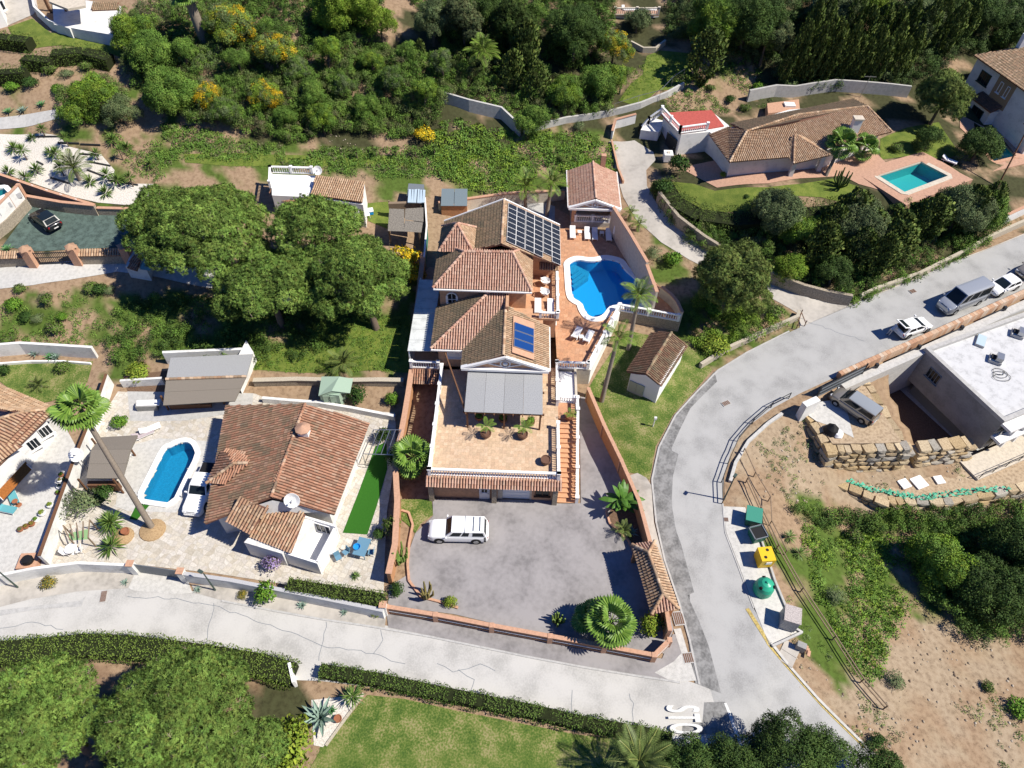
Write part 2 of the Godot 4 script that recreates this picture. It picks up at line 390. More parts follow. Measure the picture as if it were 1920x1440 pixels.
func solve_land() -> void:
	var s := cps.size()
	var rows := []
	for i in s + 1:
		var r := PackedFloat64Array()
		r.resize(s + 2)
		for j in s + 1:
			if i < s and j < s: r[j] = V2(cps[i].x - cps[j].x, cps[i].z - cps[j].z).length() - (0.6 if i == j else 0.0)
			elif i == s and j == s: r[j] = 0.0
			else: r[j] = 1.0
		r[s + 1] = cps[i].y if i < s else 0.0
		rows.append(r)
	for i in s + 1:
		var best := i
		for j in range(i + 1, s + 1):
			if absf(rows[j][i]) > absf(rows[best][i]): best = j
		var t: PackedFloat64Array = rows[i]
		rows[i] = rows[best]; rows[best] = t
		var pr: PackedFloat64Array = rows[i]
		for j in range(i + 1, s + 1):
			var q: PackedFloat64Array = rows[j]
			var k := q[i] / pr[i]
			if k != 0.0:
				for l in range(i, s + 2): q[l] -= k * pr[l]
				rows[j] = q
	wts.resize(s + 1)
	for i in range(s, -1,-1):
		var a: float = rows[i][s + 1]
		for j in range(i + 1, s + 1): a -= rows[i][j] * wts[j]
		wts[i] = a / rows[i][i]
	var cx := PackedFloat32Array()
	var cz := PackedFloat32Array()
	for p in cps: cx.append(p.x); cz.append(p.z)
	hgt.resize(NX * NZ)
	for j in NZ:
		for i in NX:
			var x := X0 + i * CS
			var z := Z0 + j * CS
			var a := wts[s]
			for l in s:
				var dx := cx[l] - x
				var dz := cz[l] - z
				a += wts[l] * sqrt(dx * dx + dz * dz)
			a = clampf(a, -9.0,26.0)
			if x > 5 and z > -75 and z < -15:
				var best := 1e9
				var y := 0.0
				for l in ROAD.size() - 1:
					var p: Vector3 = ROAD[l]
					var d: Vector3 = ROAD[l + 1] - p
					var t := clampf(((x - p.x) * d.x + (z - p.z) * d.z) / (d.x * d.x + d.z * d.z), 0,1)
					var q := V2(x - p.x - d.x * t, z - p.z - d.z * t).length()
					if q < best:
						best = q; y = p.y + d.y * t
				a = lerpf(a, y, smoothstep(6.2,4.7, best))
				if Geometry2D.is_point_in_polygon(V2(x, z), court): a = minf(a, -4.2)
			hgt[j * NX + i] = a
func gy(x: float, z: float) -> float:
	var fx := clampf((x - X0) / CS, 0.0, NX - 1.001)
	var fz := clampf((z - Z0) / CS, 0.0, NZ - 1.001)
	var i := int(fx)
	var j := int(fz)
	fx -= i; fz -= j
	var a := hgt[j * NX + i]
	var d := hgt[(j + 1) * NX + i + 1]
	if fx > fz:
		var b := hgt[j * NX + i + 1]
		return a + (b - a) * fx + (d - b) * fz
	var e := hgt[(j + 1) * NX + i]
	return a + (e - a) * fz + (d - e) * fx
func at(p: Vector2, up := 0.0) -> Vector3: return V3(p.x, gy(p.x, p.y) + up, p.y)
func gn(x: float, z: float) -> Vector3:
	return V3(gy(x - 0.8, z) - gy(x + 0.8, z), 1.6, gy(x, z - 0.8) - gy(x, z + 0.8)).normalized()
var pit := {}
func dig() -> void:
	pit.villa = smooth_loop(PV([6,-63.5,7,-64.3,8.1,-64,9.4,-64.1,10.3,-64.6,11.2,-64.4,12,-64.1,12.4,-62.8,13.2,-61.7,14,-60.6,14.6,-59.3,15,-58.4,14.7,-57.2,13.2,-57,11,-56.8,10.2,-56.4,9.7,-55.3,8.9,-54.7,8,-54.8,7.5,-55.8,7.3,-57,6.7,-57.3,6.2,-57.9,6.1,-60.9,6.1,-62.6]), 2)
	pit.yard = smooth_loop(PV([-33.4,-32.6,-32,-32.4,-30.3,-32.2,-30.1,-34.8,-29.8,-37.6,-30.2,-38.3,-30.8,-39,-31.6,-39.1,-32.2,-38.8,-32.6,-38.4,-33,-38.3,-33.2,-35.4]), 1)
	pit.hill = PV([44.7,-78.2,51.3,-81.7,53.7,-78.7,46.9,-74.8])
	pit.tall = PV([62,-91.9,63,-90.9,63.7,-88.3,65.1,-88.6,65.5,-85.3,61.9,-83.8,61.9,-86.2,61.5,-90])
func inside(polys: Array, p: Vector2) -> bool:
	for q in polys:
		if Geometry2D.is_point_in_polygon(p, q): return true
	return false
func drape(poly: PackedVector2Array, up: float, m: MB = null, flat_y := -99.0) -> MB:
	if m == null: m = MB.new()
	var lo := poly[0]
	var hi := poly[0]
	for p in poly:
		lo = lo.min(p); hi = hi.max(p)
	var i0 := maxi(0, int((lo.x - X0) / CS))
	var i1 := mini(NX - 2, int((hi.x - X0) / CS))
	var j0 := maxi(0, int((lo.y - Z0) / CS))
	var j1 := mini(NZ - 2, int((hi.y - Z0) / CS))
	for j in range(j0, j1 + 1):
		for i in range(i0, i1 + 1):
			var a := V2(X0 + i * CS, Z0 + j * CS)
			var b := a + V2(CS, 0)
			var d := a + V2(CS, CS)
			var e := a + V2(0, CS)
			for t in [PackedVector2Array([a, b, d]), PackedVector2Array([a, d, e])]:
				var bits: Array = Geometry2D.intersect_polygons(t, poly)
				for h in pit.values():
					if absf(h[0].x - a.x) > 12 or absf(h[0].y - a.y) > 14: continue
					var next := []
					for q in bits: next.append_array(Geometry2D.clip_polygons(q, h))
					bits = next
				for q in bits:
					if q.size() < 3: continue
					var pts := PackedVector3Array()
					for p in q: pts.append(V3(p.x, gy(p.x, p.y) + up if flat_y < -50 else flat_y, p.y))
					for l in range(1, pts.size() - 1):
						var na := gn(pts[0].x, pts[0].z) if flat_y < -50 else Vector3.UP
						var nb := gn(pts[l].x, pts[l].z) if flat_y < -50 else Vector3.UP
						var nc := gn(pts[l + 1].x, pts[l + 1].z) if flat_y < -50 else Vector3.UP
						if (pts[l] - pts[0]).cross(pts[l + 1] - pts[0]).y < 0: m.tris(pts[0], pts[l + 1], pts[l], na, nc, nb)
						else: m.tris(pts[0], pts[l], pts[l + 1], na, nb, nc)
	return m
func sheet(called: String, poly: PackedVector2Array, mat: String, up: float) -> void:
	structure(called, drape(poly, up), M[mat])
func kerb(called: String, path: PackedVector2Array, w: float, h: float, mat: String) -> void:
	var m := MB.new()
	for i in path.size() - 1:
		var a := path[i]
		var b := path[i + 1]
		var cuts := maxi(1, int(a.distance_to(b) / 1.2))
		for k in cuts:
			var p := a.lerp(b, float(k) / cuts)
			var q := a.lerp(b, float(k + 1) / cuts)
			m.bar(at(p, h / 2.0 - 0.1), at(q, h / 2.0 - 0.1), w, h + 0.2)
	structure(called, m, M[mat])
func wall(called: String, label: String, category: String, path: Array, h: float, thick: float, mat: String, cap := "", top := -99.0, sink := 0.5, group := "", cap_w := 0.12) -> Node3D:
	var t := thing(called, label, category, Vector3.ZERO, 0.0, group)
	var m := MB.new()
	var cp := MB.new()
	var pts := []
	for i in path.size():
		pts.append(path[i])
		if i < path.size() - 1:
			var cuts := int(path[i].distance_to(path[i + 1]) / 2.5)
			if top < -50:
				for k in range(1, cuts): pts.append(path[i].lerp(path[i + 1], float(k) / cuts))
	var offs := func(i: int, r: float) -> Vector2:
		var d0: Vector2 = (pts[i] - pts[maxi(i - 1,0)]).normalized()
		var d1: Vector2 = (pts[mini(i + 1, pts.size() - 1)] - pts[i]).normalized()
		if i == 0: d0 = d1
		if i == pts.size() - 1: d1 = d0
		var nn := (d0 + d1).normalized().orthogonal()
		return pts[i] + nn * r / maxf(0.5, nn.dot(d0.orthogonal()))
	for i in pts.size() - 1:
		var l0: Vector2 = offs.call(i, thick / 2)
		var l1: Vector2 = offs.call(i + 1, thick / 2)
		var r0: Vector2 = offs.call(i, -thick / 2)
		var r1: Vector2 = offs.call(i + 1, -thick / 2)
		var y0: float = top if top > -50 else gy(pts[i].x, pts[i].y) + h
		var y1: float = top if top > -50 else gy(pts[i + 1].x, pts[i + 1].y) + h
		var b0: float = minf(gy(pts[i].x, pts[i].y), y0) - sink
		var b1: float = minf(gy(pts[i + 1].x, pts[i + 1].y), y1) - sink
		m.hexa([v3(r0, b0), v3(r1, b1), v3(l1, b1), v3(l0, b0), v3(r0, y0), v3(r1, y1), v3(l1, y1), v3(l0, y0)])
		if cap:
			var e := thick / 2 + cap_w / 2
			l0 = offs.call(i, e); l1 = offs.call(i + 1, e); r0 = offs.call(i, -e); r1 = offs.call(i + 1, -e)
			cp.hexa([v3(r0, y0 + 0.003), v3(r1, y1 + 0.003), v3(l1, y1 + 0.003), v3(l0, y0 + 0.003), v3(r0, y0 + 0.09), v3(r1, y1 + 0.09), v3(l1, y1 + 0.09), v3(l0, y0 + 0.09)])
	obj("wall_body", m, M[mat], t)
	if cap: obj("coping", cp, M[cap], t)
	return t
var tan_c := Color(0.325,0.235,0.155)
var dirt_c := Color(0.36,0.285,0.20)
var weed_c := Color(0.085,0.135,0.024)
var bush_c := Color(0.06,0.065,0.03)
func land() -> void:
	var zones := [
		[PV([-66.7,-44.4,54.6,-179.4,166.4,-213.9,88.4,-74.8,64,-73.6,35.2,-57.1,31,-60,12.8,-85.1,1.6,-85.5,-9.1,-79.7,-44.1,-76,-58.9,-79.8,-80.9,-72.6]), bush_c, tan_c, 0.35],
		[PV([-63.8,-95.6,-47.2,-95.7,-43.9,-80.7,-59.7,-75.8,-69.1,-73.9,-75.2,-89.6]), tan_c, weed_c, 0.3],
		[PV([-51.3,-81.5,-45.8,-83.6,-42.4,-77,-47.2,-70.8,-53.3,-76.1]), tan_c, weed_c, 0.45],
		[PV([-53.9,-76.1,-33.3,-80.4,-9.9,-80.3,1.6,-86.2,12.1,-85,13.3,-78.8,5.2,-77.4,-4.9,-75.4,-17.6,-72,-34.2,-74.6,-48.4,-68.3]), weed_c, tan_c, 0.45],
		[PV([18.1,-94.9,32.6,-100.2,33.5,-92.3,25.2,-90.3,19.9,-87.7]), tan_c, weed_c, 0.3],
		[PV([-58.6,-55.8,-44.1,-56.9,-41.4,-50.8,-56.3,-49.6]), tan_c, weed_c, 0.4],
		[PV([-42.7,-55.7,-10.2,-62,-9.9,-47.7,-40.7,-46.9,-44.3,-53.2]), weed_c, tan_c, 0.35],
		[PV([21,-41.2,32.8,-46.9,31.2,-35.8,27.4,-34.5,22.9,-33.6,21.2,-35.5]), dirt_c, tan_c, 0.5],
		[PV([26.5,-35.8,53,-37.3,46.5,-21.9,39,-22.3,35.3,-25.3,27.6,-17,23.1,-27.4]), weed_c, tan_c, 0.5],
		[PV([21.6,-22.3,27.4,-16.6,34.1,-24.7,39.1,-24.7,46.5,-21.9,41.5,-12.3,28.1,-12.2,23.5,-18.3]), dirt_c, tan_c, 0.45],
		[PV([27,-38.5,57.9,-45,54.8,-36.7,31.1,-35.4]), dirt_c, tan_c, 0.5],
		[PV([-43.1,-17.9,-15.7,-17.6,-14.1,-10.1,-38.7,-9.3]), Color(0.25,0.17,0.11), bush_c, 0.5],
		[PV([17.8,-69.4,33.5,-68.8,63.2,-80.1,65.8,-75.3,37.5,-57.1,32.1,-59.3,20,-65.4]), bush_c, tan_c, 0.5],
		[PV([15.9,-69.4,20.5,-63.9,31.7,-57.1,29.8,-53.9,21.2,-50,18.2,-53.3,17.6,-59.2,14.5,-66.1]), weed_c, tan_c, 0.4]]
	var nz := FastNoiseLite.new()
	nz.seed = 5; nz.frequency = 0.16; nz.fractal_octaves = 3
	var cols := PackedColorArray()
	cols.resize(NX * NZ)
	for j in NZ:
		for i in NX:
			var p := V2(X0 + i * CS, Z0 + j * CS)
			var col := tan_c
			var u := nz.get_noise_2d(p.x, p.y)
			for q in zones:
				if Geometry2D.is_point_in_polygon(p + V2(u, nz.get_noise_2d(p.y + 90, p.x)) * 2.5, q[0]):
					col = q[1].lerp(q[2], smoothstep(0.22,-0.06, u + 1.1 * (0.5 - q[3]) + 0.14))
			cols[j * NX + i] = col
	var holes := []
	for h in pit.values(): holes.append(Geometry2D.offset_polygon(h, 0.4)[0])
	var nn := PackedVector3Array()
	nn.resize(NX * NZ)
	var vv := PackedVector3Array()
	vv.resize(NX * NZ)
	for j in NZ:
		for i in NX:
			vv[j * NX + i] = V3(X0 + i * CS, hgt[j * NX + i], Z0 + j * CS)
			for h in holes:
				if Geometry2D.is_point_in_polygon(V2(X0 + i * CS, Z0 + j * CS), h): vv[j * NX + i].y -= 4.0
			nn[j * NX + i] = gn(X0 + i * CS, Z0 + j * CS)
	var idx := PackedInt32Array()
	for j in NZ - 1:
		for i in NX - 1:
			var a := j * NX + i
			idx.append_array([a, a + 1, a + NX + 1, a, a + NX + 1, a + NX])
	var edge := []
	for i in NX: edge.append(i)
	for j in range(1, NZ): edge.append(j * NX + NX - 1)
	for i in range(NX - 2,-1,-1): edge.append((NZ - 1) * NX + i)
	for j in range(NZ - 2,-1,-1): edge.append(j * NX)
	var base := vv.size()
	for e in edge:
		var p: Vector3 = vv[e]
		vv.append(V3(p.x * 12, p.y * 0.4 + (30.0 if p.z < -100 else -20.0), (p.z + 60) * 12 - 60))
		nn.append(Vector3.UP); cols.append(bush_c)
	for l in edge.size() - 1:
		idx.append_array([edge[l], base + l, base + l + 1, edge[l], base + l + 1, edge[l + 1]])
	var ar := []
	ar.resize(Mesh.ARRAY_MAX)
	ar[Mesh.ARRAY_VERTEX] = vv; ar[Mesh.ARRAY_NORMAL] = nn; ar[Mesh.ARRAY_COLOR] = cols; ar[Mesh.ARRAY_INDEX] = idx
	var am := ArrayMesh.new()
	am.add_surface_from_arrays(Mesh.PRIMITIVE_TRIANGLES, ar)
	structure("ground", am, M.earth)
func paving(called: String, poly: PackedVector2Array, w: float, d: float, turn: float, jit: float, gap: float, up: float, mat: String, tones: Array, parent: Node = null, flat_y := -99.0, holes: Array = []) -> void:
	var m := MB.new()
	var c := Vector2.ZERO
	for p in poly: c += p / poly.size()
	var rad := 0.0
	for p in poly: rad = maxf(rad, p.distance_to(c))
	var nu := int(rad / w) + 1
	var nv := int(rad / d) + 1
	var corner := {}
	for j in range(-nv, nv + 2):
		for i in range(-nu, nu + 2):
			corner[Vector2i(i, j)] = V2(i * w + rf(-jit, jit) * w, j * d + rf(-jit, jit) * d)
	for j in range(-nv, nv + 1):
		for i in range(-nu, nu + 1):
			var q := PackedVector2Array()
			var ce := Vector2.ZERO
			for k in [[0,0], [1,0], [1,1], [0,1]]: ce += corner[Vector2i(i + k[0], j + k[1])] / 4.0
			for k in [[0,0], [1,0], [1,1], [0,1]]:
				var p: Vector2 = corner[Vector2i(i + k[0], j + k[1])]
				p = p.lerp(ce, gap / minf(w, d))
				q.append(c + p.rotated(turn))
			var wc := c + ce.rotated(turn)
			if wc.distance_to(c) > rad + w: continue
			if inside(holes, wc) or inside(pit.values(), wc): continue
			m.k = tones[rng.randi() % tones.size()] * rf(0.9,1.08)
			for r in Geometry2D.intersect_polygons(q, poly):
				if r.size() < 3: continue
				var y0 := flat_y if flat_y > -50 else gy(wc.x, wc.y) + up
				var top := PackedVector3Array()
				for p in r: top.append(V3(p.x, (flat_y if flat_y > -50 else gy(p.x, p.y) + up) + 0.012, p.y))
				for l in range(1, top.size() - 1): m.up(top[0], top[l], top[l + 1])
	var o := obj(called, m, M[mat], parent)
	o.set_meta("kind", "stuff")
func setting() -> void:
	land()
	sheet("lower_road", PV([-42.8,-22.2,-39,-23.5,-35.4,-24.3,-31,-24.6,-27.4,-24.4,-23.2,-23.7,-18.6,-23.1,-15,-22.6,-10.6,-22,-6.2,-21.4,-1.8,-20.7,2.5,-20,6.7,-19.3,10.9,-18.9,14,-18.5,15.4,-18.1,16.2,-17.9,16.9,-12.8,16.2,-12.4,12.8,-13.8,8.5,-14.4,2.5,-15.2,-1.5,-15.8,-5.7,-16.5,-10.3,-17.1,-14,-17.4,-16.3,-17.4,-22.5,-18.2,-26.8,-18.6,-31,-18.8,-36.6,-18.2,-41.3,-17.5]), "lower_road", 0.05)
	sheet("main_road", PV([15.3,-18.1,15.2,-19.9,15,-21.6,14.5,-24.7,13.8,-28.4,13.3,-32,13.4,-36.3,14.4,-39.8,16.3,-43.7,18.9,-46.7,21.5,-49.6,24.9,-52.1,29.5,-54.8,32.8,-56.7,39.6,-60.3,45.1,-63,51,-66.2,56.3,-68.7,65.1,-73.2,68.4,-74.9,63.5,-63.9,59.1,-62.1,54.7,-59.9,47.5,-56.1,42.1,-53.3,35.6,-50,29.4,-46.7,26.3,-44.8,23.2,-42.4,21.2,-39.4,20.1,-36.5,19.7,-34.1,19.5,-31.2,20.1,-28.2,20.8,-24.4,21.7,-22.1,23.1,-19.9,24.7,-17.6,27,-15,29.7,-11.9,16.4,-11,16.9,-12.8,16.2,-17.9]), "main_road", 0.05)
	sheet("road_edge_strip", PV([21.1,-49.4,18.9,-46.7,16.3,-43.7,14.4,-39.8,13.4,-36.3,13.3,-32,13.8,-28.4,14.5,-24.7,15,-21.6,15.1,-18.2,17,-17.5,16.6,-21.1,16.1,-23.1,15.4,-25.3,16,-25.6,15.8,-27.1,15.4,-30,15.1,-31.3,15,-33.9,15.4,-36.7,16.2,-39.2,15.5,-39.6,16.7,-42.1,18,-44.6,19.5,-46.3,21.2,-48.1]), "dark_strip", 0.062)
	sheet("road_patch", PV([15.6,-16.8,17.2,-16.9,17.6,-14.8,17.2,-14.6,13.7,-14.6,13.8,-15.3,15.3,-15.4]), "dark_strip", 0.066)
	sheet("road_patch", PV([-41.3,-21.9,-34.8,-23,-34.5,-23.4,-34.5,-22.5,-37.6,-22.2,-41.1,-21.4]), "concrete", 0.064)
	sheet("verge_slab", PV([11.3,-36.7,12.1,-37,12.9,-36.5,13.3,-35.7,13.2,-32,13.7,-28.4,14.2,-25.6,13.3,-26.5,12.5,-29.9,11.9,-33]), "driveway", 0.055)
	sheet("bin_bay", PV([19.7,-33.8,21.7,-33.8,22.4,-31.3,23,-26.9,23.9,-22.9,24.5,-22.6,21.5,-21.4,20.9,-24.4,20.2,-28.2,19.6,-31.2]), "pale_concrete", 0.075)
	var stripe := PV([20.1,-24.3,20.4,-24.4,21.7,-21.5,23.3,-19.4,25.2,-17.2,27.6,-14.2,27.4,-14.2,24.9,-17,23.1,-19.3,21.4,-21.4])
	var paint_y := mk("yellow_paint", Color(0.55,0.42,0.14), 0.8, texs["stain"], 3.0)
	structure("yellow_line", drape(stripe, 0.075), paint_y)
	var edge := PV([17.1,-16.8,17.3,-16.8,17.9,-14.9,18.1,-13.9,17.9,-13.9,17.6,-14.9])
	structure("white_line", drape(edge, 0.078), mk("road_paint", Color(0.72,0.72,0.7), 0.8, texs["fine"], 2.0))
	kerb("kerb", PV([15.4,-18.1,15.1,-21.6,14.6,-24.7,13.8,-28.4,13.4,-32,13.4,-36.3,14.4,-39.9,16.4,-43.7,18.9,-46.7,21.5,-49.6,24.9,-52.1,30.1,-55.3]), 0.16,0.10, "concrete")
	kerb("kerb", PV([-23.3,-23.4,-18.6,-22.7,-15,-22.2,-10.5,-21.7,-6.1,-21.1,-1.8,-20.4,2.5,-19.7,6.7,-19.1,10.8,-18.6,13.9,-18.2]), 0.16,0.12, "concrete")
	kerb("kerb", PV([19.7,-34.1,19.5,-31.2,20.1,-28.2,20.8,-24.4]), 0.12,0.09, "concrete")
	kerb("kerb", PV([21.7,-21.6,23.1,-19.7,24.8,-17.5,27.1,-14.9,28.8,-13]), 0.2,0.16, "pale_concrete")
	kerb("kerb", PV([39.6,-60.3,45.1,-63,51,-66.2,56.3,-68.7,63.5,-72.4]), 0.14,0.10, "driveway")
	sheet("pavement", PV([-26.2,-24.7,-23.5,-24.7,-17.1,-23.9,-9.6,-22.8,-9.6,-21.6,-15,-22.3,-18.6,-22.8,-23.1,-23.4,-25.7,-24]), "driveway", 0.075)
	sheet("pavement", PV([-42.4,-24,-39.7,-24.9,-35.9,-25.6,-31.2,-25.7,-30.6,-24.9,-31.3,-24.2,-35.2,-23.8,-38.8,-23,-41.4,-22.1]), "driveway", 0.075)
	sheet("gate_apron", PV([-31.2,-25.8,-26.9,-25.5,-25.9,-24,-27.2,-23.8,-30.8,-24,-31.3,-24.2]), "pale_concrete", 0.078)
	sheet("pavement", PV([-9.7,-23.2,-4.1,-22.5,2.5,-21.3,7.6,-20.6,12.7,-20,13.8,-22,14.4,-22,15,-18.7,13.9,-18.3,10.9,-18.7,6.7,-19.1,2.5,-19.8,-1.8,-20.5,-6.1,-21.2,-9.3,-21.7]), "court", 0.07)
	sheet("pavement_corner", PV([13.9,-22.4,14.5,-22.5,15.2,-18.4,13.4,-18.2,12,-18.9,13.6,-19.8,14.3,-20.5]), "pale_concrete", 0.082)
	sheet("parking_court", PV([-6.9,-33.7,4.3,-34.1,4.4,-33.7,6.7,-33.8,7,-45.8,7.6,-45.7,10.8,-36,12.8,-30.4,13.9,-22.4,13,-20.4,7.6,-21,2.4,-21.7,-4.1,-23,-9.6,-23.5,-9.7,-25.2,-8.4,-26.2,-8.5,-28.2,-8.1,-30.2,-6.7,-32]), "court", 0.06)
	sheet("small_lawn", PV([-9.8,-33.6,-7,-33.7,-6.7,-32.1,-7.7,-31.2,-8.1,-30.2,-8.8,-31,-9.5,-31.5]), "turf", 0.065)
	sheet("shed_lawn", PV([7.4,-45.9,8.8,-48.6,10.7,-51.9,12.3,-54.5,18.7,-52.9,20.1,-50.7,21,-49.7,18.6,-46.7,16.2,-43.8,14.1,-40,13.2,-36.3,12.9,-36.5,12.1,-37,11,-37]), "turf", 0.04)
	sheet("driveway", PV([11.6,-84.5,14.9,-84.8,17.2,-82.7,17.4,-81.2,16.1,-79.5,16,-76.6,17.1,-73,19,-69.8,21.7,-67,24.6,-64.9,28.9,-62.3,33.4,-60,38.8,-59.8,31.4,-55.9,31.8,-57.9,30.2,-59,27.5,-60.9,23.4,-62.8,20,-64.9,17,-67.3,14.4,-70.8,13,-75.1,12.3,-79.7]), "driveway", 0.05)
	sheet("villa_lawn", PV([17.8,-77.3,21.6,-76.3,24,-74.8,30.4,-75.1,34.5,-76,38.9,-77.5,41.8,-76.2,40.7,-73.4,36.8,-74.1,30.8,-73.3,27.4,-71.5,23.7,-71.5,20,-73,17.6,-75]), "lush", 0.05)
	sheet("villa_lawn", PV([47.5,-86.6,51.7,-89.2,56.7,-91,57.4,-84.2,54.2,-82.4,51.7,-83.3,46,-81.6]), "lush", 0.05)
	sheet("villa_terrace", PV([20.7,-78.8,24.3,-75.3,30.5,-75.8,34.7,-77.1,40.3,-78.1,41.9,-76.6,44.8,-75.2,47.5,-75.1,55.9,-80.1,52.2,-83.9,46.5,-81.1,45.1,-85.9,40.9,-86,21.9,-79.7]), "pink_tile", 0.06)
	sheet("neighbour_terrace", PV([60.4,-93.2,64.8,-90.2,68.1,-87.1,67.1,-84.8,62.1,-85.1,59.5,-90.3]), "pink_tile", 0.06)
	sheet("upper_lawn", PV([17,-98.5,18.8,-99.7,22.8,-99.4,23.2,-94.8,21.7,-93.2,18.2,-91.8,15.7,-89.5,12.9,-90.4,14.4,-92.8,16.2,-94.7]), "lush", 0.05)
	sheet("green_court", PV([-57.8,-61.7,-56.9,-68.1,-56.4,-68.3,-52.5,-67.6,-49.1,-67.6,-45.1,-67.9,-40.4,-62.3,-44,-62.6,-49.2,-61.7,-53.6,-61.1]), "green_court", 0.06)
	sheet("gate_lane", PV([-59,-58.3,-53.3,-59,-48.5,-60.1,-43.1,-60,-38.1,-60.6,-28.8,-59.1,-23.6,-56.3,-25.6,-55.1,-31.9,-57.1,-39.4,-58.6,-44.1,-58.9,-48.7,-57.3,-52.3,-56.3,-57.9,-55.5]), "pale_concrete", 0.05)
	sheet("gravel_garden", PV([-66.9,-78.4,-59.3,-79,-57.2,-78.6,-55.5,-77.1,-51.3,-76.2,-49.1,-74,-48.5,-72,-43.9,-72.3,-44.2,-69,-46.4,-68.9,-49.5,-69,-52.5,-69.6,-61,-72.3,-64.8,-72.4]), "gravel", 0.05)
	sheet("white_lane", PV([-67.6,-80.3,-62.1,-81.6,-58.5,-82.3,-57.7,-81.1,-61,-80.1,-67,-78.7]), "concrete", 0.055)
	sheet("left_lawn", PV([-54.5,-47.4,-43.8,-48.4,-43.5,-46,-43.7,-44.3,-47.9,-42.8,-53.5,-46.2]), "turf", 0.05)
	sheet("top_lawn", PV([-69.8,-96.8,-67.1,-98.7,-66.1,-97.8,-63.3,-95.4,-52.6,-94.4,-51.5,-90.5,-55.2,-92.2,-60.5,-92.7,-65.9,-91.7]), "lush", 0.05)
	sheet("top_drive", PV([-77.5,-105,-68.8,-104.6,-67.3,-100.4,-67.4,-99.6,-70.1,-97,-75.1,-99.7]), "driveway", 0.055)
	sheet("hill_path", PV([-41.5,-77.1,-33,-78.3,-25.2,-78.9,-14.6,-79.9,-11.8,-79.5,-11.7,-78.2,-18.4,-77.9,-27.6,-77.2,-35.8,-75.9,-41.1,-75.9]), "lush", 0.04)
	sheet("pine_lawn", PV([-20.3,-50.9,-17.2,-53,-11.2,-54.9,-10.7,-47.7,-22,-47.4,-29.2,-47.6,-26.8,-49.5]), "lush", 0.04)
	sheet("small_house_lawn", PV([-18.5,-71.8,-15.7,-72.4,-14.7,-71.4,-15.3,-67.6,-17.8,-68.8]), "lush", 0.04)
	sheet("front_lawn", PV([-13.1,-12.8,-11.8,-14.3,-10.2,-16.5,-7.3,-16.3,-3.2,-15.6,0.9,-15,5.7,-14.3,10.5,-13.9,10.2,-10.8,-14.1,-10.1,-13.1,-12.5]), "turf", 0.04)
	var yard := PV([-39.9,-44.7,-33.9,-44.5,-25.9,-44.8,-24.7,-44.3,-11.6,-43.2,-11.3,-41.6,-10.9,-36.8,-10.9,-32.3,-10.5,-28.1,-10,-23.8,-17.3,-24.9,-24.7,-25.8,-31.2,-26.3,-39.4,-25.9,-39.9,-28.4,-39.9,-35,-40,-37.4,-40.3,-42.5])
	sheet("flagged_yard", yard, "flag_joint", 0.05)
	paving("flagstones", yard, 0.46,0.42,0.4,0.34,0.022,0.055, "flagstone", [Color(0.56,0.51,0.43), Color(0.58,0.535,0.46), Color(0.53,0.475,0.39), Color(0.575,0.53,0.47), Color(0.60,0.56,0.50)])
	sheet("pale_yard", PV([-50.8,-38.1,-45.6,-42.3,-44.1,-41,-40.9,-37.4,-40.4,-30.5,-39.5,-25.4,-43.9,-24.4]), "pale_concrete", 0.05)
	sheet("bar_slab", PV([-38.9,-44.7,-26.1,-44.8,-25.8,-42.8,-32,-41.5,-37.5,-41.3]), "concrete", 0.085)
	sheet("pool_surround", PV([-37.1,-38.3,-34,-39.4,-29.1,-39.2,-28.5,-36.1,-29.7,-31.4,-34.1,-31.4,-35.3,-31.8]), "pale_concrete", 0.08)
	sheet("artificial_lawn", PV([-13,-39.3,-12,-39.8,-11.5,-36.8,-11.9,-32.8,-12.3,-29.9,-14.5,-30,-13.8,-34.1]), "artificial", 0.09)
	sheet("planted_bed", PV([-40,-46.6,-35.3,-47.3,-34.6,-44.8,-38.9,-44.7]), "bed_soil", 0.03)
	var cr := MB.new()
	for line in [PV([-31.1,-23.5,-27.1,-23.5,-22.9,-22.7,-18.2,-21.3,-14.5,-20.1,-10.2,-19.6,-7.6,-18.9]), PV([-14.4,-22,-14.4,-21,-14.4,-18.9]), PV([-9.9,-21.5,-9.6,-20.7,-10.2,-19.6]), PV([10,-14.9,10.2,-16.6,9.9,-17.3]), PV([5.4,-15.8,5.5,-17.4]), PV([-5.1,-19,-3.8,-18.4,-1.7,-19.1,-0.5,-18.6]), PV([-40.2,-20.5,-37.9,-21.1,-35.2,-20.6]), PV([-3.4,-18.6,-2.1,-17.9,-2.4,-16.9]), PV([-23.9,-23.2,-23.5,-19.8]), PV([30.7,-57.8,37.8,-53.9])]:
		for i in line.size() - 1:
			var a: Vector2 = line[i]
			var b: Vector2 = line[i + 1]
			var n := maxi(2, int(a.distance_to(b) / 0.5))
			var prev := a
			for k in range(1, n + 1):
				var p := a.lerp(b, float(k) / n) + (V2(rf(-0.12,0.12), rf(-0.12,0.12)) if k < n else Vector2.ZERO)
				var s := (p - prev).normalized().orthogonal() * 0.02
				cr.up(at(prev - s, 0.057), at(prev + s, 0.057), at(p + s, 0.057))
				cr.up(at(prev - s, 0.057), at(p + s, 0.057), at(p - s, 0.057))
				prev = p
	structure("road_joint", cr, M.steel_grey)
	var tm := TextMesh.new()
	var fo := SystemFont.new()
	fo.font_names = PackedStringArray(["Droid Sans"])
	fo.font_weight = 700
	tm.font = fo; tm.text = "STOP"; tm.font_size = 64; tm.pixel_size = 0.05; tm.depth = 0.02
	tm.horizontal_alignment = HORIZONTAL_ALIGNMENT_LEFT
	var word := obj("road_marking", tm, M.road_paint)
	var wp := V2(13.84,-16.57)
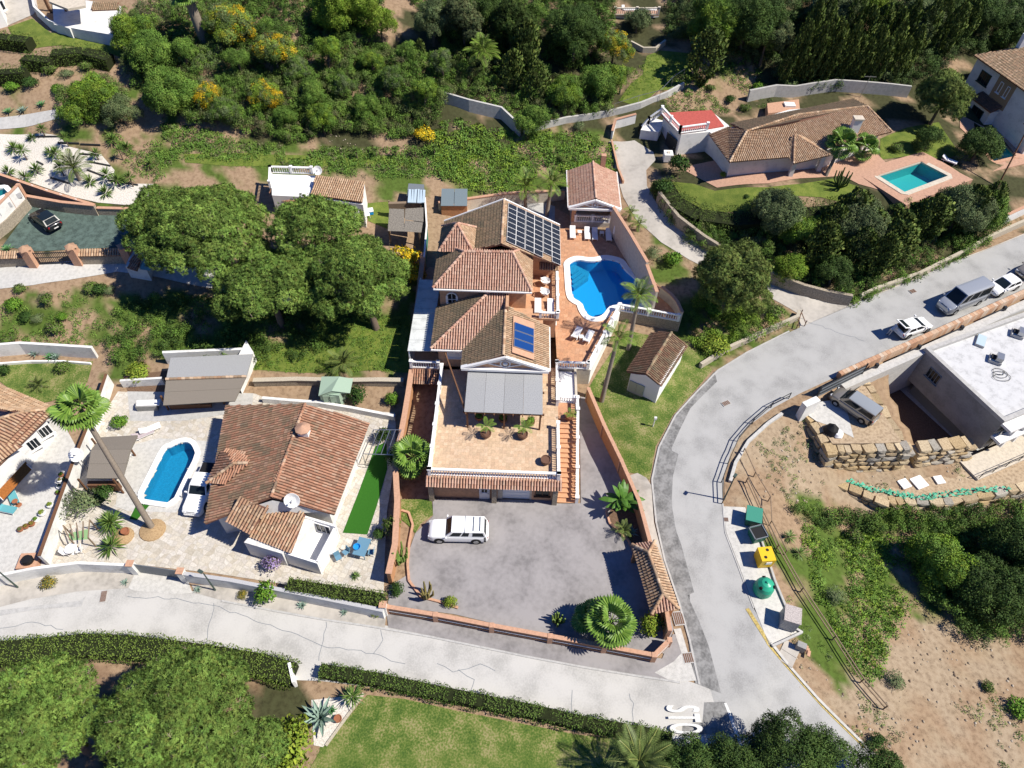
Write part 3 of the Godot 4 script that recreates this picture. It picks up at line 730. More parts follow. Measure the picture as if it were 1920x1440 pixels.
	word.transform = Transform3D(Basis(V3(0.03,0,1) * 0.36, V3(1,0,-0.03) * 1.05, V3(0,1,0)), at(wp, 0.075))
	tag(word, "white STOP lettering painted on the road by the junction", "road marking")
	for q in [[V2(21.67,-45.3), 0.9,0.55, "grate in the road beside the shed lawn kerb", 0.5], [V2(-33.04,-23.41), 0.5,1.1, "rusty iron grate in the pale lower road", 0.2], [V2(45.32,-61.54), 0.8,0.6, "small grate in the upper road near the stone wall", 0.4], [V2(19.76,-32.49), 0.45,0.45, "small drain cover in the bin bay", 0.0], [V2(14.8,-20.13), 0.85,0.85, "square manhole cover at the pavement corner", 0.15], [V2(14.41,-23.31), 0.9,1.2, "rust-brown service cover beside the tiled bin shelter", 0.15]]:
		var g := thing("drain_grate", "iron " + q[3] if not q[3].begins_with("rust") else q[3], "drain cover", at(q[0], 0.085), q[4], "drain covers")
		var f := MB.new()
		f.box(Vector3.ZERO, V3(q[1], 0.02, q[2]))
		obj("frame", f, M.concrete, g)
		var gr := MB.new()
		for k in 5: gr.box(V3((k - 2) * q[1] * 0.18,0.018,0),V3(q[1] * 0.12,0.02, q[2] * 0.85))
		obj("grille", gr, M.rust, g)
var tile_mesh: ArrayMesh
var ridge_mesh: ArrayMesh
var baluster_mesh: ArrayMesh
var pink_tones := [Color(0.54,0.33,0.245), Color(0.50,0.29,0.205), Color(0.59,0.39,0.29), Color(0.46,0.25,0.175), Color(0.54,0.36,0.26)]
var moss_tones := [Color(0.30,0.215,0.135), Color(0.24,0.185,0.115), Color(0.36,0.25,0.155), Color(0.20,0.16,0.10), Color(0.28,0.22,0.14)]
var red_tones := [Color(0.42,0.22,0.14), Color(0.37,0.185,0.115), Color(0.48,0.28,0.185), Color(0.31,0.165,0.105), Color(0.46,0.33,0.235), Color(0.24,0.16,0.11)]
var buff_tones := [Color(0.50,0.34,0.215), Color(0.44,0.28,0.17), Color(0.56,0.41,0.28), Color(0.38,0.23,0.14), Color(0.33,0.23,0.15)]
var dark_tones := [Color(0.20,0.115,0.075), Color(0.26,0.145,0.09), Color(0.15,0.10,0.065), Color(0.22,0.14,0.09)]
func kit() -> void:
	var m := MB.new()
	var seg := 5
	for i in seg:
		var a := PI * i / seg
		var b := PI * (i + 1) / seg
		var na := V3(-cos(a), sin(a), 0)
		var nb := V3(-cos(b), sin(b), 0)
		var p := [na * 0.1 + V3(0,0.03,-0.05), nb * 0.1 + V3(0,0.03,-0.05), nb * 0.082 + V3(0,0.01,0.40), na * 0.082 + V3(0,0.01,0.40)]
		m.tris(p[0], p[2], p[1], na, nb, nb); m.tris(p[0], p[3], p[2], na, na, nb)
		if i > 0 and i < seg: m.face([V3(-0.1,0.03,-0.05), p[0], p[1]], V3(0,0,-1))
	tile_mesh = m.mesh()
	m = MB.new()
	for i in seg:
		var a := PI * i / seg
		var b := PI * (i + 1) / seg
		var na := V3(-cos(a), sin(a), 0)
		var nb := V3(-cos(b), sin(b), 0)
		var p := [na * 0.16 + V3(0,0.03,-0.04), nb * 0.16 + V3(0,0.03,-0.04), nb * 0.13 + V3(0,0.0,0.42), na * 0.13 + V3(0,0,0.42)]
		m.tris(p[0], p[2], p[1], na, nb, nb); m.tris(p[0], p[3], p[2], na, na, nb)
	ridge_mesh = m.mesh()
	m = MB.new()
	m.lathe(Vector3.ZERO, [[0.05,0.0], [0.05,0.05], [0.035,0.08], [0.065,0.22], [0.035,0.42], [0.05,0.55], [0.05,0.62]], 6)
	baluster_mesh = m.mesh()
func roof_slope(parent: Node, p: Array, tones: Array, pitch := 0.25, row := 0.36, bed := "roof_bed", lichen := 0.0) -> void:
	var u: Vector3 = (p[1] - p[0]).normalized()
	var n: Vector3 = u.cross(p[p.size() - 1] - p[0]).normalized()
	if n.y < 0: n = -n
	var w := n.cross(u).normalized()
	if w.y < 0: w = -w
	var b := MB.new()
	var top := []
	var bot := []
	for q in p:
		top.append(q - n * 0.03); bot.append(q - n * 0.17)
	b.face(top, n); b.face(bot, -n)
	for i in p.size():
		var j := (i + 1) % p.size()
		var mid: Vector3 = Vector3.ZERO
		for q in p: mid += q / p.size()
		b.face([top[i], top[j], bot[j], bot[i]], (p[i] + p[j]) / 2.0 - mid)
	obj("roof_slope", b, M[bed], parent)
	var poly := PackedVector2Array()
	var lo := V2(1e9,1e9)
	var hi := V2(-1e9,-1e9)
	for q in p:
		var t := V2((q - p[0]).dot(u), (q - p[0]).dot(w))
		poly.append(t); lo = lo.min(t); hi = hi.max(t)
	var xf := []
	var tint := []
	var bz := w if u.cross(n).dot(w) > 0 else w
	var bas := Basis(n.cross(w), n, w)
	var cols := maxi(1, roundi((hi.x - lo.x) / pitch))
	var px := (hi.x - lo.x) / cols
	var nz := FastNoiseLite.new()
	nz.seed = rng.randi() % 1000; nz.frequency = 0.35
	for i in cols:
		var j := 0
		var y := lo.y
		while y < hi.y:
			var c := V2(lo.x + (i + 0.5) * px, y + row * 0.5)
			if Geometry2D.is_point_in_polygon(c, poly):
				var dv := 0.0
				for l in range(2, p.size() - 1):
					if Geometry2D.point_is_inside_triangle(c, poly[0], poly[l], poly[l + 1]) or Geometry2D.point_is_inside_triangle(c, poly[0], poly[1], poly[2]):
						var i0 := 1 if Geometry2D.point_is_inside_triangle(c, poly[0], poly[1], poly[2]) else l
						var e0 := poly[i0] - poly[0]
						var e1 := poly[i0 + 1] - poly[0]
						var cc := c - poly[0]
						var den := e0.cross(e1)
						dv = cc.cross(e1) / den * (p[i0] - p[0]).dot(n) + e0.cross(cc) / den * (p[i0 + 1] - p[0]).dot(n)
				var o: Vector3 = p[0] + n * dv + u * (c.x + rf(-0.008,0.008)) + w * (y + 0.02 + rf(-0.012,0.012)) + n * 0.0
				xf.append(Transform3D(bas.rotated(n, rf(-0.02,0.02)).scaled_local(V3(px / 0.25,1, row / 0.36)), o))
				var col: Color = tones[rng.randi() % tones.size()].lerp(tones[0], 0.4) * rf(0.93,1.06)
				if lichen > 0 and nz.get_noise_2d(c.x, c.y) > 0.55 - lichen: col = col.lerp(Color(0.17,0.15,0.10), rf(0.3,0.75))
				tint.append(col)
			y += row
			j += 1
	scatter("roof_tiles", tile_mesh, M.tile, xf, tint, parent)
func ridge(parent: Node, a: Vector3, b: Vector3, tones: Array) -> void:
	var d := (b - a).normalized()
	var x := d.cross(Vector3.UP).normalized()
	var y := x.cross(d).normalized()
	var n := maxi(1, int(a.distance_to(b) / 0.38))
	var xf := []
	var tint := []
	for i in n:
		xf.append(Transform3D(Basis(-x, y, d), a.lerp(b, float(i) / n)))
		tint.append(tones[rng.randi() % tones.size()] * rf(0.95,1.12))
	scatter("ridge_caps", ridge_mesh, M.tile, xf, tint, parent)
func gable(parent: Node, e0: Vector3, e1: Vector3, r0: Vector3, r1: Vector3, f0: Vector3, f1: Vector3, tones_e: Array, tones_f: Array, pitch := 0.25, row := 0.36, lichen := 0.0) -> void:
	roof_slope(parent, [e0, e1, r1, r0], tones_e, pitch, row, "roof_bed", lichen)
	roof_slope(parent, [f0, f1, r0, r1], tones_f, pitch, row, "roof_bed", lichen)
	ridge(parent, r0, r1, tones_f)
func window(parent: Node, o: Vector3, out: Vector3, w: float, h: float, frame := "clean_white", bars := 1, called := "window", pane := "glass", sill := true) -> Node3D:
	var b := Basis(Vector3.UP.cross(out).normalized(), Vector3.UP, out.normalized())
	var f := MB.new()
	var t := 0.07
	f.box(o + b * V3(-w / 2, h / 2,0.03),V3(t, h, 0.1), b); f.box(o + b * V3(w / 2, h / 2,0.03),V3(t, h, 0.1), b)
	f.box(o + b * V3(0, h, 0.03),V3(w + t, t, 0.1), b); f.box(o + b * V3(0,0.02,0.03),V3(w + t, t, 0.1), b)
	for i in bars: f.box(o + b * V3(-w / 2 + w * (i + 1) / (bars + 1), h / 2,0.03),V3(0.05, h, 0.05), b)
	var n := obj(called, f, M[frame], parent)
	var p := MB.new()
	p.box(o + b * V3(0, h / 2,0.008),V3(w - t * 0.5, h - t * 0.5,0.012), b)
	obj("pane", p, M[pane], n)
	if sill:
		var s := MB.new()
		s.box(o + b * V3(0,-0.06,0.08),V3(w + 0.3,0.07,0.2), b)
		obj("sill", s, M[frame], n)
	return n
func door(parent: Node, o: Vector3, out: Vector3, w: float, h: float, mat := "clean_white", called := "door") -> Node3D:
	var b := Basis(Vector3.UP.cross(out).normalized(), Vector3.UP, out.normalized())
	var f := MB.new()
	f.box(o + b * V3(0, h / 2,0.03),V3(w, h, 0.07), b)
	var n := obj(called, f, M[mat], parent)
	var k := MB.new()
	k.box(o + b * V3(w * 0.38, h * 0.48,0.09),V3(0.12,0.04,0.05), b)
	obj("handle", k, M.metal, n)
	return n
func block(parent: Node, called: String, lo: Vector3, hi: Vector3, mat: String) -> MeshInstance3D:
	var m := MB.new()
	m.box((lo + hi) / 2.0, hi - lo)
	return obj(called, m, M[mat], parent)
func rot_block(parent: Node, called: String, o: Vector3, s: Vector3, turn: float, mat: String) -> MeshInstance3D:
	var m := MB.new()
	m.box(o, s, Basis(Vector3.UP, turn))
	return obj(called, m, M[mat], parent)
func balustrade(label: String, pts: Array, h := 0.92, mat := "coping_white", step := 0.24, group := "white balustrades of the villa", post_every := 2.6) -> Node3D:
	var t := thing("balustrade", label, "balustrade", pts[0], 0.0, group)
	var o: Vector3 = pts[0]
	var low := MB.new()
	var rail := MB.new()
	var posts := []
	for i in pts.size() - 1:
		var a: Vector3 = pts[i] - o
		var b: Vector3 = pts[i + 1] - o
		low.bar(a + Vector3.UP * 0.06, b + Vector3.UP * 0.06,0.2,0.12)
		rail.bar(a + Vector3.UP * (h - 0.06), b + Vector3.UP * (h - 0.06), 0.24,0.12)
		var bays := maxi(1, roundi(a.distance_to(b) / post_every))
		for k in bays + 1: posts.append(a.lerp(b, float(k) / bays))
		for k in bays:
			var p := a.lerp(b, float(k) / bays)
			var q := a.lerp(b, float(k + 1) / bays)
			var n := int((p.distance_to(q) - 0.3) / step)
			for l in n:
				var s := MeshInstance3D.new()
				s.mesh = baluster_mesh
				s.set_surface_override_material(0, M[mat])
				s.name = "baluster"
				s.position = p.lerp(q, (l + 0.5) / n * (1.0 - 0.3 / p.distance_to(q)) + 0.15 / p.distance_to(q)) + Vector3.UP * 0.12
				s.scale.y = (h - 0.24) / 0.62
				t.add_child(s, true)
	obj("bottom_rail", low, M[mat], t)
	obj("handrail", rail, M[mat], t)
	for p in posts:
		var m := MB.new()
		m.box(p + Vector3.UP * (h / 2 + 0.02),V3(0.27, h + 0.04,0.27))
		m.box(p + Vector3.UP * (h + 0.07),V3(0.36,0.08,0.36))
		obj("post", m, M[mat], t)
	return t
func lounger(label: String, at_: Vector3, turn: float, group: String, mat := "cloth_white", back := 0.5) -> Node3D:
	var t := thing("sun_lounger", label, "sun lounger", at_, turn, group)
	var s := MB.new()
	s.box(V3(0,0.33,0.28),V3(0.66,0.09,1.3))
	obj("seat", s, M[mat], t)
	var b := MB.new()
	b.box(V3(0,0.33 + 0.3 * back, -0.68),V3(0.66,0.09,0.72), Basis(Vector3.RIGHT, back))
	obj("backrest", b, M[mat], t)
	var f := MB.new()
	for x in [-0.32,0.32]: f.box(V3(x, 0.27,0.0),V3(0.05,0.06,1.9))
	obj("frame", f, M.clean_white, t)
	for q in [[-0.3,0.75], [0.3,0.75], [-0.3,-0.6], [0.3,-0.6]]:
		var l := MB.new()
		l.box(V3(q[0], 0.12, q[1]),V3(0.05,0.24,0.05))
		obj("leg", l, M.clean_white, t)
	return t
func side_table(label: String, at_: Vector3, group := "small white side tables") -> Node3D:
	var t := thing("side_table", label, "side table", at_, 0.0, group)
	var m := MB.new()
	m.box(V3(0,0.42,0),V3(0.5,0.04,0.5))
	obj("table_top", m, M.clean_white, t)
	for q in [[-1,-1], [1,-1], [1,1], [-1,1]]:
		var l := MB.new()
		l.box(V3(q[0] * 0.2,0.2, q[1] * 0.2),V3(0.05,0.4,0.05))
		obj("leg", l, M.clean_white, t)
	return t
func smooth_loop(p: PackedVector2Array, times := 2) -> PackedVector2Array:
	for k in times:
		var q := PackedVector2Array()
		for i in p.size():
			var a := p[i]
			var b := p[(i + 1) % p.size()]
			q.append(a.lerp(b, 0.25)); q.append(a.lerp(b, 0.75))
		p = q
	return p
func pool(label: String, loop: PackedVector2Array, y: float, rim: float, depth: float, liner: String, coping := "coping_white", apron := "") -> Node3D:
	var t := thing("swimming_pool", label, "swimming pool", Vector3.ZERO, 0.0, "swimming pools of the houses")
	if Geometry2D.is_polygon_clockwise(loop): loop.reverse()
	var m := MB.new()
	for i in loop.size():
		var a := loop[i]
		var b := loop[(i + 1) % loop.size()]
		m.quad(v3(a, y - depth), v3(b, y - depth), v3(b, y + 0.02), v3(a, y + 0.02))
	m.flat(loop, y - depth)
	obj("basin", m, M[liner], t)
	var c := MB.new()
	var big: PackedVector2Array = Geometry2D.offset_polygon(loop, rim, Geometry2D.JOIN_ROUND)[0]
	var inn: PackedVector2Array = Geometry2D.offset_polygon(loop, -0.06, Geometry2D.JOIN_ROUND)[0]
	if Geometry2D.is_polygon_clockwise(big): big.reverse()
	for i in big.size():
		var a := big[i]
		var b := big[(i + 1) % big.size()]
		var ia := near(inn, a)
		var ib := near(inn, b)
		c.up(v3(a, y + 0.09), v3(b, y + 0.09), v3(ib, y + 0.09))
		c.up(v3(a, y + 0.09), v3(ib, y + 0.09), v3(ia, y + 0.09))
		c.quad(v3(b, y - 0.1), v3(a, y - 0.1), v3(a, y + 0.09), v3(b, y + 0.09))
		c.quad(v3(ia, y - 0.12), v3(ib, y - 0.12), v3(ib, y + 0.09), v3(ia, y + 0.09))
	obj("coping", c, M[coping], t)
	if apron:
		var ap := MB.new()
		var wide: PackedVector2Array = Geometry2D.offset_polygon(loop, rim + 1.3, Geometry2D.JOIN_MITER)[0]
		if Geometry2D.is_polygon_clockwise(wide): wide.reverse()
		for i in wide.size():
			var a := wide[i]
			var b := wide[(i + 1) % wide.size()]
			ap.up(v3(a, y + 0.03), v3(b, y + 0.03), v3(near(big, b), y + 0.03)); ap.up(v3(a, y + 0.03), v3(near(big, b), y + 0.03), v3(near(big, a), y + 0.03))
			ap.quad(v3(b, y - 1.6), v3(a, y - 1.6), v3(a, y + 0.03), v3(b, y + 0.03))
		obj("surround", ap, M[apron], t)
	var w := MB.new()
	w.flat(loop, y - 0.1)
	obj("water", w, M.water, t)
	return t
func near(loop: PackedVector2Array, p: Vector2) -> Vector2:
	var best := loop[0]
	var d := 1e9
	for i in loop.size():
		var q := Geometry2D.get_closest_point_to_segment(p, loop[i], loop[(i + 1) % loop.size()])
		if q.distance_to(p) < d:
			d = q.distance_to(p); best = q
	return best
func flat_sheet(poly: PackedVector2Array, y: float, holes: Array) -> MB:
	var m := MB.new()
	var lo := poly[0]
	var hi := poly[0]
	for p in poly:
		lo = lo.min(p); hi = hi.max(p)
	var s := 1.5
	var x := lo.x
	while x < hi.x:
		var z := lo.y
		while z < hi.y:
			var cell := PackedVector2Array([V2(x, z),V2(x + s, z),V2(x + s, z + s),V2(x, z + s)])
			var bits: Array = Geometry2D.intersect_polygons(cell, poly)
			for h in holes:
				var next := []
				for q in bits: next.append_array(Geometry2D.clip_polygons(q, h))
				bits = next
			for q in bits:
				if q.size() > 2: m.flat(q, y)
			z += s
		x += s
	return m
func arch_points(w: float, h: float, n := 8) -> Array:
	var p := [V2(-w / 2,0),V2(w / 2,0),V2(w / 2, h - w / 2)]
	for i in range(1, n): p.append(V2(cos(PI * i / n) * w / 2, h - w / 2 + sin(PI * i / n) * w / 2))
	p.append(V2(-w / 2, h - w / 2))
	return p
func pediment(t: Node, xl: float, xr: float, z: float, y0: float, apex: float) -> void:
	var xm := (xl + xr) / 2
	var m := MB.new()
	m.face([V3(xl, y0, z),V3(xr, y0, z),V3(xm, apex, z)], V3(0,0,1))
	var g := obj("pediment", m, M.peach_wall, t)
	var c := MB.new()
	c.bar(V3(xl - 0.1, y0, z + 0.12),V3(xr + 0.1, y0, z + 0.12), 0.42,0.26)
	c.bar(V3(xl - 0.1, y0 + 0.05, z + 0.1),V3(xm, apex + 0.03, z + 0.1), 0.38,0.24)
	c.bar(V3(xr + 0.1, y0 + 0.05, z + 0.1),V3(xm, apex + 0.03, z + 0.1), 0.38,0.24)
	obj("cornice", c, M.coping_white, g)
	var s := (xr - xl) / 7.4
	var o := V3(xm, y0 + (apex - y0) * 0.42, z + 0.05)
	var d := MB.new()
	var q := [o + V3(-1.5 * s, 0,0), o + V3(0,-0.42 * s, 0), o + V3(1.5 * s, 0,0), o + V3(0,0.42 * s, 0)]
	for i in 4: d.bar(q[i], q[(i + 1) % 4], 0.07,0.09)
	obj("diamond_moulding", d, M.coping_white, g)
	var r := MB.new()
	var ring := []
	var rr := []
	for i in 15:
		ring.append(o + V3(cos(TAU * i / 14), sin(TAU * i / 14), 0) * 0.42 * s)
		rr.append(0.07)
	r.tube(ring, rr, 5)
	r.ball(o, V3(0.24 * s, 0.24 * s, 0.1), 8,4)
	obj("round_moulding", r, M.coping_white, g)
func pot(t: Node, o: Vector3, r: float, h: float, mat: String) -> void:
	var m := MB.new()
	m.lathe(o, [[0.0,0.0], [r * 0.62,0.0], [r * 0.98, h * 0.55], [r * 0.9, h * 0.86], [r, h * 0.9], [r, h], [r * 0.86, h], [r * 0.84, h * 0.84], [0.0, h * 0.82]], 12)
	obj("pot", m, M[mat], t)
func villa() -> void:
	var t := thing("villa", "large peach villa with barrel-tile hip roofs, pediment and roof terrace", "house", V3(-2,0,-45))
	t.position = Vector3.ZERO
	var tp := 3.4
	var front := -34.0
	block(t, "garage_wall", V3(-7.1,-0.5, front - 0.3),V3(-0.95,3.38, front), "peach_wall")
	block(t, "garage_wall", V3(2.15,-0.5, front - 0.3),V3(4.5,3.38, front), "peach_wall")
	block(t, "garage_wall", V3(-0.95,2.25, front - 0.3),V3(2.15,3.38, front), "peach_wall")
	block(t, "garage_wall", V3(-7.1,-0.5,-46.6),V3(-6.8,3.38, front - 0.3), "peach_wall")
	block(t, "garage_wall", V3(4.2,-0.5,-47.4),V3(4.5,3.38, front - 0.3), "peach_wall")
	var gd := block(t, "garage_door", V3(-0.5,0.02, front - 0.22),V3(2.0,2.25, front - 0.14), "clean_white")
	for k in 4: block(gd, "door_panel", V3(-0.45,0.08 + k * 0.55, front - 0.14),V3(1.95,0.55 + k * 0.55, front - 0.11), "clean_white")
	block(t, "garage_jamb", V3(-0.95,-0.4, front - 0.3),V3(-0.5,2.25, front - 0.02), "cream_wall")
	block(t, "garage_jamb", V3(2.0,-0.4, front - 0.3),V3(2.15,2.25, front - 0.02), "cream_wall")
	for x in [-6.95,-1.25,4.25]: block(t, "stone_pillar", V3(x - 0.22,-0.4, front + 0.003),V3(x + 0.22,2.9, front + 0.5), "stone_wall")
	var d := door(t, V3(-2.15,0.02, front),V3(0,0,1), 0.95,2.1)
	window(d, V3(-2.15,1.2, front + 0.06),V3(0,0,1), 0.6,0.7, "clean_white", 1, "door_window", "glass", false)
	window(t, V3(3.1,0.9, front),V3(0,0,1), 1.25,1.25, "wood", 1)
	roof_slope(t, [V3(-7.35,2.9, front + 0.7),V3(4.75,2.9, front + 0.7),V3(4.75,3.4, front - 0.12),V3(-7.35,3.4, front - 0.12)], pink_tones + red_tones, 0.25,0.38)
	var terr := PackedVector2Array([V2(-7.1, front),V2(4.5, front),V2(4.5,-47.4),V2(-7.1,-46.6)])
	var m := MB.new()
	m.flat(terr, tp)
	obj("terrace_bed", m, M.grout, t)
	paving("terrace_tiles", terr, 0.34,0.34,0.0,0.0,0.006,0.0, "flagstone", [Color(0.63,0.45,0.30), Color(0.61,0.425,0.28), Color(0.655,0.48,0.33), Color(0.60,0.435,0.29)], t, tp + 0.004)
	block(t, "wing_wall", V3(-7.35, tp, -58.0),V3(-4.3,6.35,-47.1), "peach_wall")
	block(t, "wing_wall", V3(-4.3, tp, -62.0),V3(2.9,6.35,-45.2), "peach_wall")
	block(t, "wing_wall", V3(2.9, tp, -62.6),V3(4.25,6.3,-51.6), "peach_wall")
	block(t, "rear_wall", V3(-7.5, tp, -63.0),V3(-4.3,8.6,-58.0), "peach_wall")
	block(t, "rear_wall", V3(-4.3,6.35,-62.9),V3(3.9,8.6,-57.8), "peach_wall")
	for k in 5:
		var a := MB.new()
		a.box(V3(-5.7,4.9 + k * 0.24,-47.05),V3(1.5,0.22,0.05))
		if k == 0: window(t, V3(-5.7,4.75,-47.1),V3(0,0,1), 1.5,1.3, "clean_white", 0, "window", "clean_white")
		else: obj("shutter_slat", a, M.clean_white, t)
	for x in [-3.0,-0.7,1.6]: window(t, V3(x, tp + 0.1,-45.2),V3(0,0,1), 1.6,2.2, "clean_white", 1, "terrace_door", "glass", false)
	window(t, V3(4.25,4.2,-53.5),V3(1,0,0), 1.4,1.4)
	window(t, V3(4.25,3.5,-57.0),V3(1,0,0), 1.8,2.2, "clean_white", 1, "deck_door", "glass", false)
	window(t, V3(2.9,4.2,-48.3),V3(1,0,0), 1.2,1.5)
	var e := 6.4
	roof_slope(t, [V3(-7.95, e, -46.65),V3(-0.9, e, -46.65),V3(-0.9,8.85,-52.4),V3(-2.5,8.85,-52.4)], pink_tones)
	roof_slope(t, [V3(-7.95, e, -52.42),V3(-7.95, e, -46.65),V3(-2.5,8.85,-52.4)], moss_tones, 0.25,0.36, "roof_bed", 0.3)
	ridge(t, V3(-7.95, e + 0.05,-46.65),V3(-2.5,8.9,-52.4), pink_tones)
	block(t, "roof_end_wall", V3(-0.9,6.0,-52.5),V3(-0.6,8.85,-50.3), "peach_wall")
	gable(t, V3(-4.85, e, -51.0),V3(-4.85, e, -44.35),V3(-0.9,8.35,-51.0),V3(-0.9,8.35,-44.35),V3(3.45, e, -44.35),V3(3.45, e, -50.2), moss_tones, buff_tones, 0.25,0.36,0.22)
	pediment(t, -4.75,3.35,-44.42, e - 0.02,8.12)
	for q in [[V3(-7.95,6.28,-46.56),V3(-4.6,6.28,-46.56)], [V3(-8.05,9.28,-51.9),V3(1.65,9.28,-51.9)], [V3(3.55,6.28,-44.4),V3(3.55,6.28,-50.2)]]:
		var g := MB.new()
		g.bar(q[0], q[1], 0.14,0.14)
		obj("gutter", g, M.coping_white, t)
	block(t, "upper_wall", V3(-7.55,6.35,-58.6),V3(1.1,9.35,-52.5), "peach_wall")
	var aw := V3(-6.35,6.95,-52.5)
	var ap := arch_points(1.0,1.5)
	var fr := MB.new()
	var pn := MB.new()
	var pp := []
	for i in ap.size():
		var a: Vector2 = ap[i]
		var b: Vector2 = ap[(i + 1) % ap.size()]
		fr.bar(aw + V3(a.x, a.y, 0.05), aw + V3(b.x, b.y, 0.05), 0.22,0.1)
		pp.append(aw + V3(a.x, a.y, 0.012))
	for b in [[V3(0,0,0.04),V3(0,1.5,0.04)], [V3(-0.5,0.55,0.04),V3(0.5,0.55,0.04)]]: fr.bar(aw + b[0], aw + b[1], 0.05,0.05)
	pn.face(pp, V3(0,0,1))
	var arch := obj("arched_window", fr, M.coping_white, t)
	obj("pane", pn, M.glass, arch)
	var y2 := 9.4
	var c0 := V3(-8.1, y2,-52.0)
	var c1 := V3(1.6, y2,-52.0)
	var c2 := V3(1.6, y2,-58.9)
	var c3 := V3(-8.1, y2,-58.9)
	var r0 := V3(-5.2,11.3,-55.3)
	var r1 := V3(-0.4,11.3,-55.5)
	roof_slope(t, [c0, c1, r1, r0], pink_tones)
	roof_slope(t, [c1, c2, r1], buff_tones)
	roof_slope(t, [c2, c3, r0, r1], pink_tones)
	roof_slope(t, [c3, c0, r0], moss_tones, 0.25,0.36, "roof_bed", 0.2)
	for q in [[c0, r0], [c1, r1], [c2, r1], [c3, r0], [r0, r1]]: ridge(t, q[0] + Vector3.UP * 0.04, q[1] + Vector3.UP * 0.04, pink_tones)
	block(t, "tower_wall", V3(-7.5,8.5,-59.9),V3(-4.75,10.5,-56.6), "peach_wall")
	window(t, V3(-6.1,9.75,-56.6),V3(0,0,1), 1.9,0.55, "clean_white", 2)
	var tk := [V3(-7.85,10.55,-56.2),V3(-4.4,10.55,-56.2),V3(-4.4,10.55,-60.2),V3(-7.85,10.55,-60.2)]
	var tip := V3(-6.1,12.55,-58.2)
	for i in 4:
		roof_slope(t, [tk[i], tk[(i + 1) % 4], tip], [pink_tones, buff_tones, pink_tones, moss_tones][i])
		ridge(t, tk[i] + Vector3.UP * 0.04, tip + Vector3.UP * 0.02, pink_tones)
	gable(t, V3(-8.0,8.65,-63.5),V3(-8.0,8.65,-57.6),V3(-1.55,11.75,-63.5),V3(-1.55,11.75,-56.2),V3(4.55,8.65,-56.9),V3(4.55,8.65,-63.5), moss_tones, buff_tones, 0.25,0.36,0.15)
	var ge := MB.new()
	ge.face([V3(-7.9,8.5,-63.2),V3(4.4,8.5,-63.2),V3(-1.55,11.6,-63.2)], V3(0,0,-1))
	ge.face([V3(-1.5,8.5,-57.7),V3(4.3,8.5,-57.7),V3(-1.5,11.5,-57.7)], V3(0,0,1))
	obj("gable_wall", ge, M.peach_wall, t)
	var vb := MB.new()
	vb.bar(V3(-8.05,8.72,-63.55),V3(-1.55,11.85,-63.55), 0.16,0.16)
	vb.bar(V3(4.6,8.72,-63.55),V3(-1.55,11.85,-63.55), 0.16,0.16)
	obj("verge", vb, M.coping_white, t)
	var bal := PackedVector2Array([V2(1.1,-51.2),V2(4.5,-51.2),V2(4.5,-58.8),V2(1.1,-58.8)])
	var bm := MB.new()
	bm.prism(bal, 6.3,6.42)
	obj("balcony_slab", bm, M.deck_tile, t)
	paving("balcony_tiles", bal, 0.4,0.4,0.0,0.0,0.006,0.0, "flagstone", [Color(0.56,0.31,0.18), Color(0.53,0.28,0.16), Color(0.58,0.34,0.20)], t, 6.424)
	block(t, "balcony_edge", V3(-0.6,6.35,-52.5),V3(4.5,6.6,-51.1), "peach_wall")
	roof_slope(t, [V3(2.4,7.9,-57.0),V3(4.5,7.9,-57.0),V3(4.5,8.3,-57.75),V3(2.4,8.3,-57.75)], buff_tones)
	block(t, "podium_wall", V3(-10.2,-0.5,-62.0),V3(-7.35, tp, -46.7), "peach_wall")
	roof_slope(t, [V3(-10.1,2.5,-45.4),V3(-7.2,2.5,-45.4),V3(-7.2,3.15,-46.65),V3(-10.1,3.15,-46.65)], red_tones)
	var arr := thing("solar_array", "black photovoltaic array covering the rear roof of the peach villa", "solar panels")
	var ra := V3(-1.15,11.55,-63.4)
	var sd := (V3(4.5,8.68,-63.4) - ra)
	var sn := V3(sd.y, -sd.x, 0).normalized()
	if sn.y < 0: sn = -sn
	var sl := sd.normalized()
	var pw := (sd.length() - 0.12) / 6.0
	var pl := 0.80
	var B := Basis(sl, sn, sl.cross(sn))
	for i in 6:
		for j in 8:
			var o := ra + sl * (pw * (i + 0.5) + (0.06 * int(i / 2))) + sn * 0.2 + V3(0,0,0.3 + pl * (j + 0.5))
			if o.z > -57.1 or (i == 4 and j == 7): continue
			var fm := MB.new()
			fm.box(o, V3(pw - 0.015,0.04, pl - 0.015), B)
			var f := obj("panel", fm, M.clean_white, arr)
			var gm := MB.new()
			gm.box(o + sn * 0.022, V3(pw - 0.07,0.01, pl - 0.07), B)
			obj("cell_glass", gm, M.solar, f)
	var th := thing("solar_heater", "three blue solar thermal collectors on the pediment wing roof", "solar heater")
	var ta := V3(-0.1,8.12,-45.2)
	var td := (V3(3.45,6.4,-45.2) - V3(-0.9,8.35,-45.2)).normalized()
	var tn := V3(-td.y, td.x, 0).normalized()
	var tb := Basis(td, tn, td.cross(tn))
	var fb := MB.new()
	fb.box(ta + td * 1.1 + tn * 0.1 + V3(0,0,-2.1),V3(2.3,0.05,4.9), tb)
	obj("backing_sheet", fb, M.coping_pink, th)
	for j in 3:
		var o := ta + td * 1.1 + tn * 0.2 + V3(0,0,-0.9 - j * 1.08)
		var fm := MB.new()
		fm.box(o, V3(2.1,0.08,1.04), tb)
		var f := obj("collector", fm, M.metal, th)
		var gm := MB.new()
		gm.box(o + tn * 0.045, V3(2.0,0.012,0.92), tb)
		obj("collector_glass", gm, M.thermal, f)
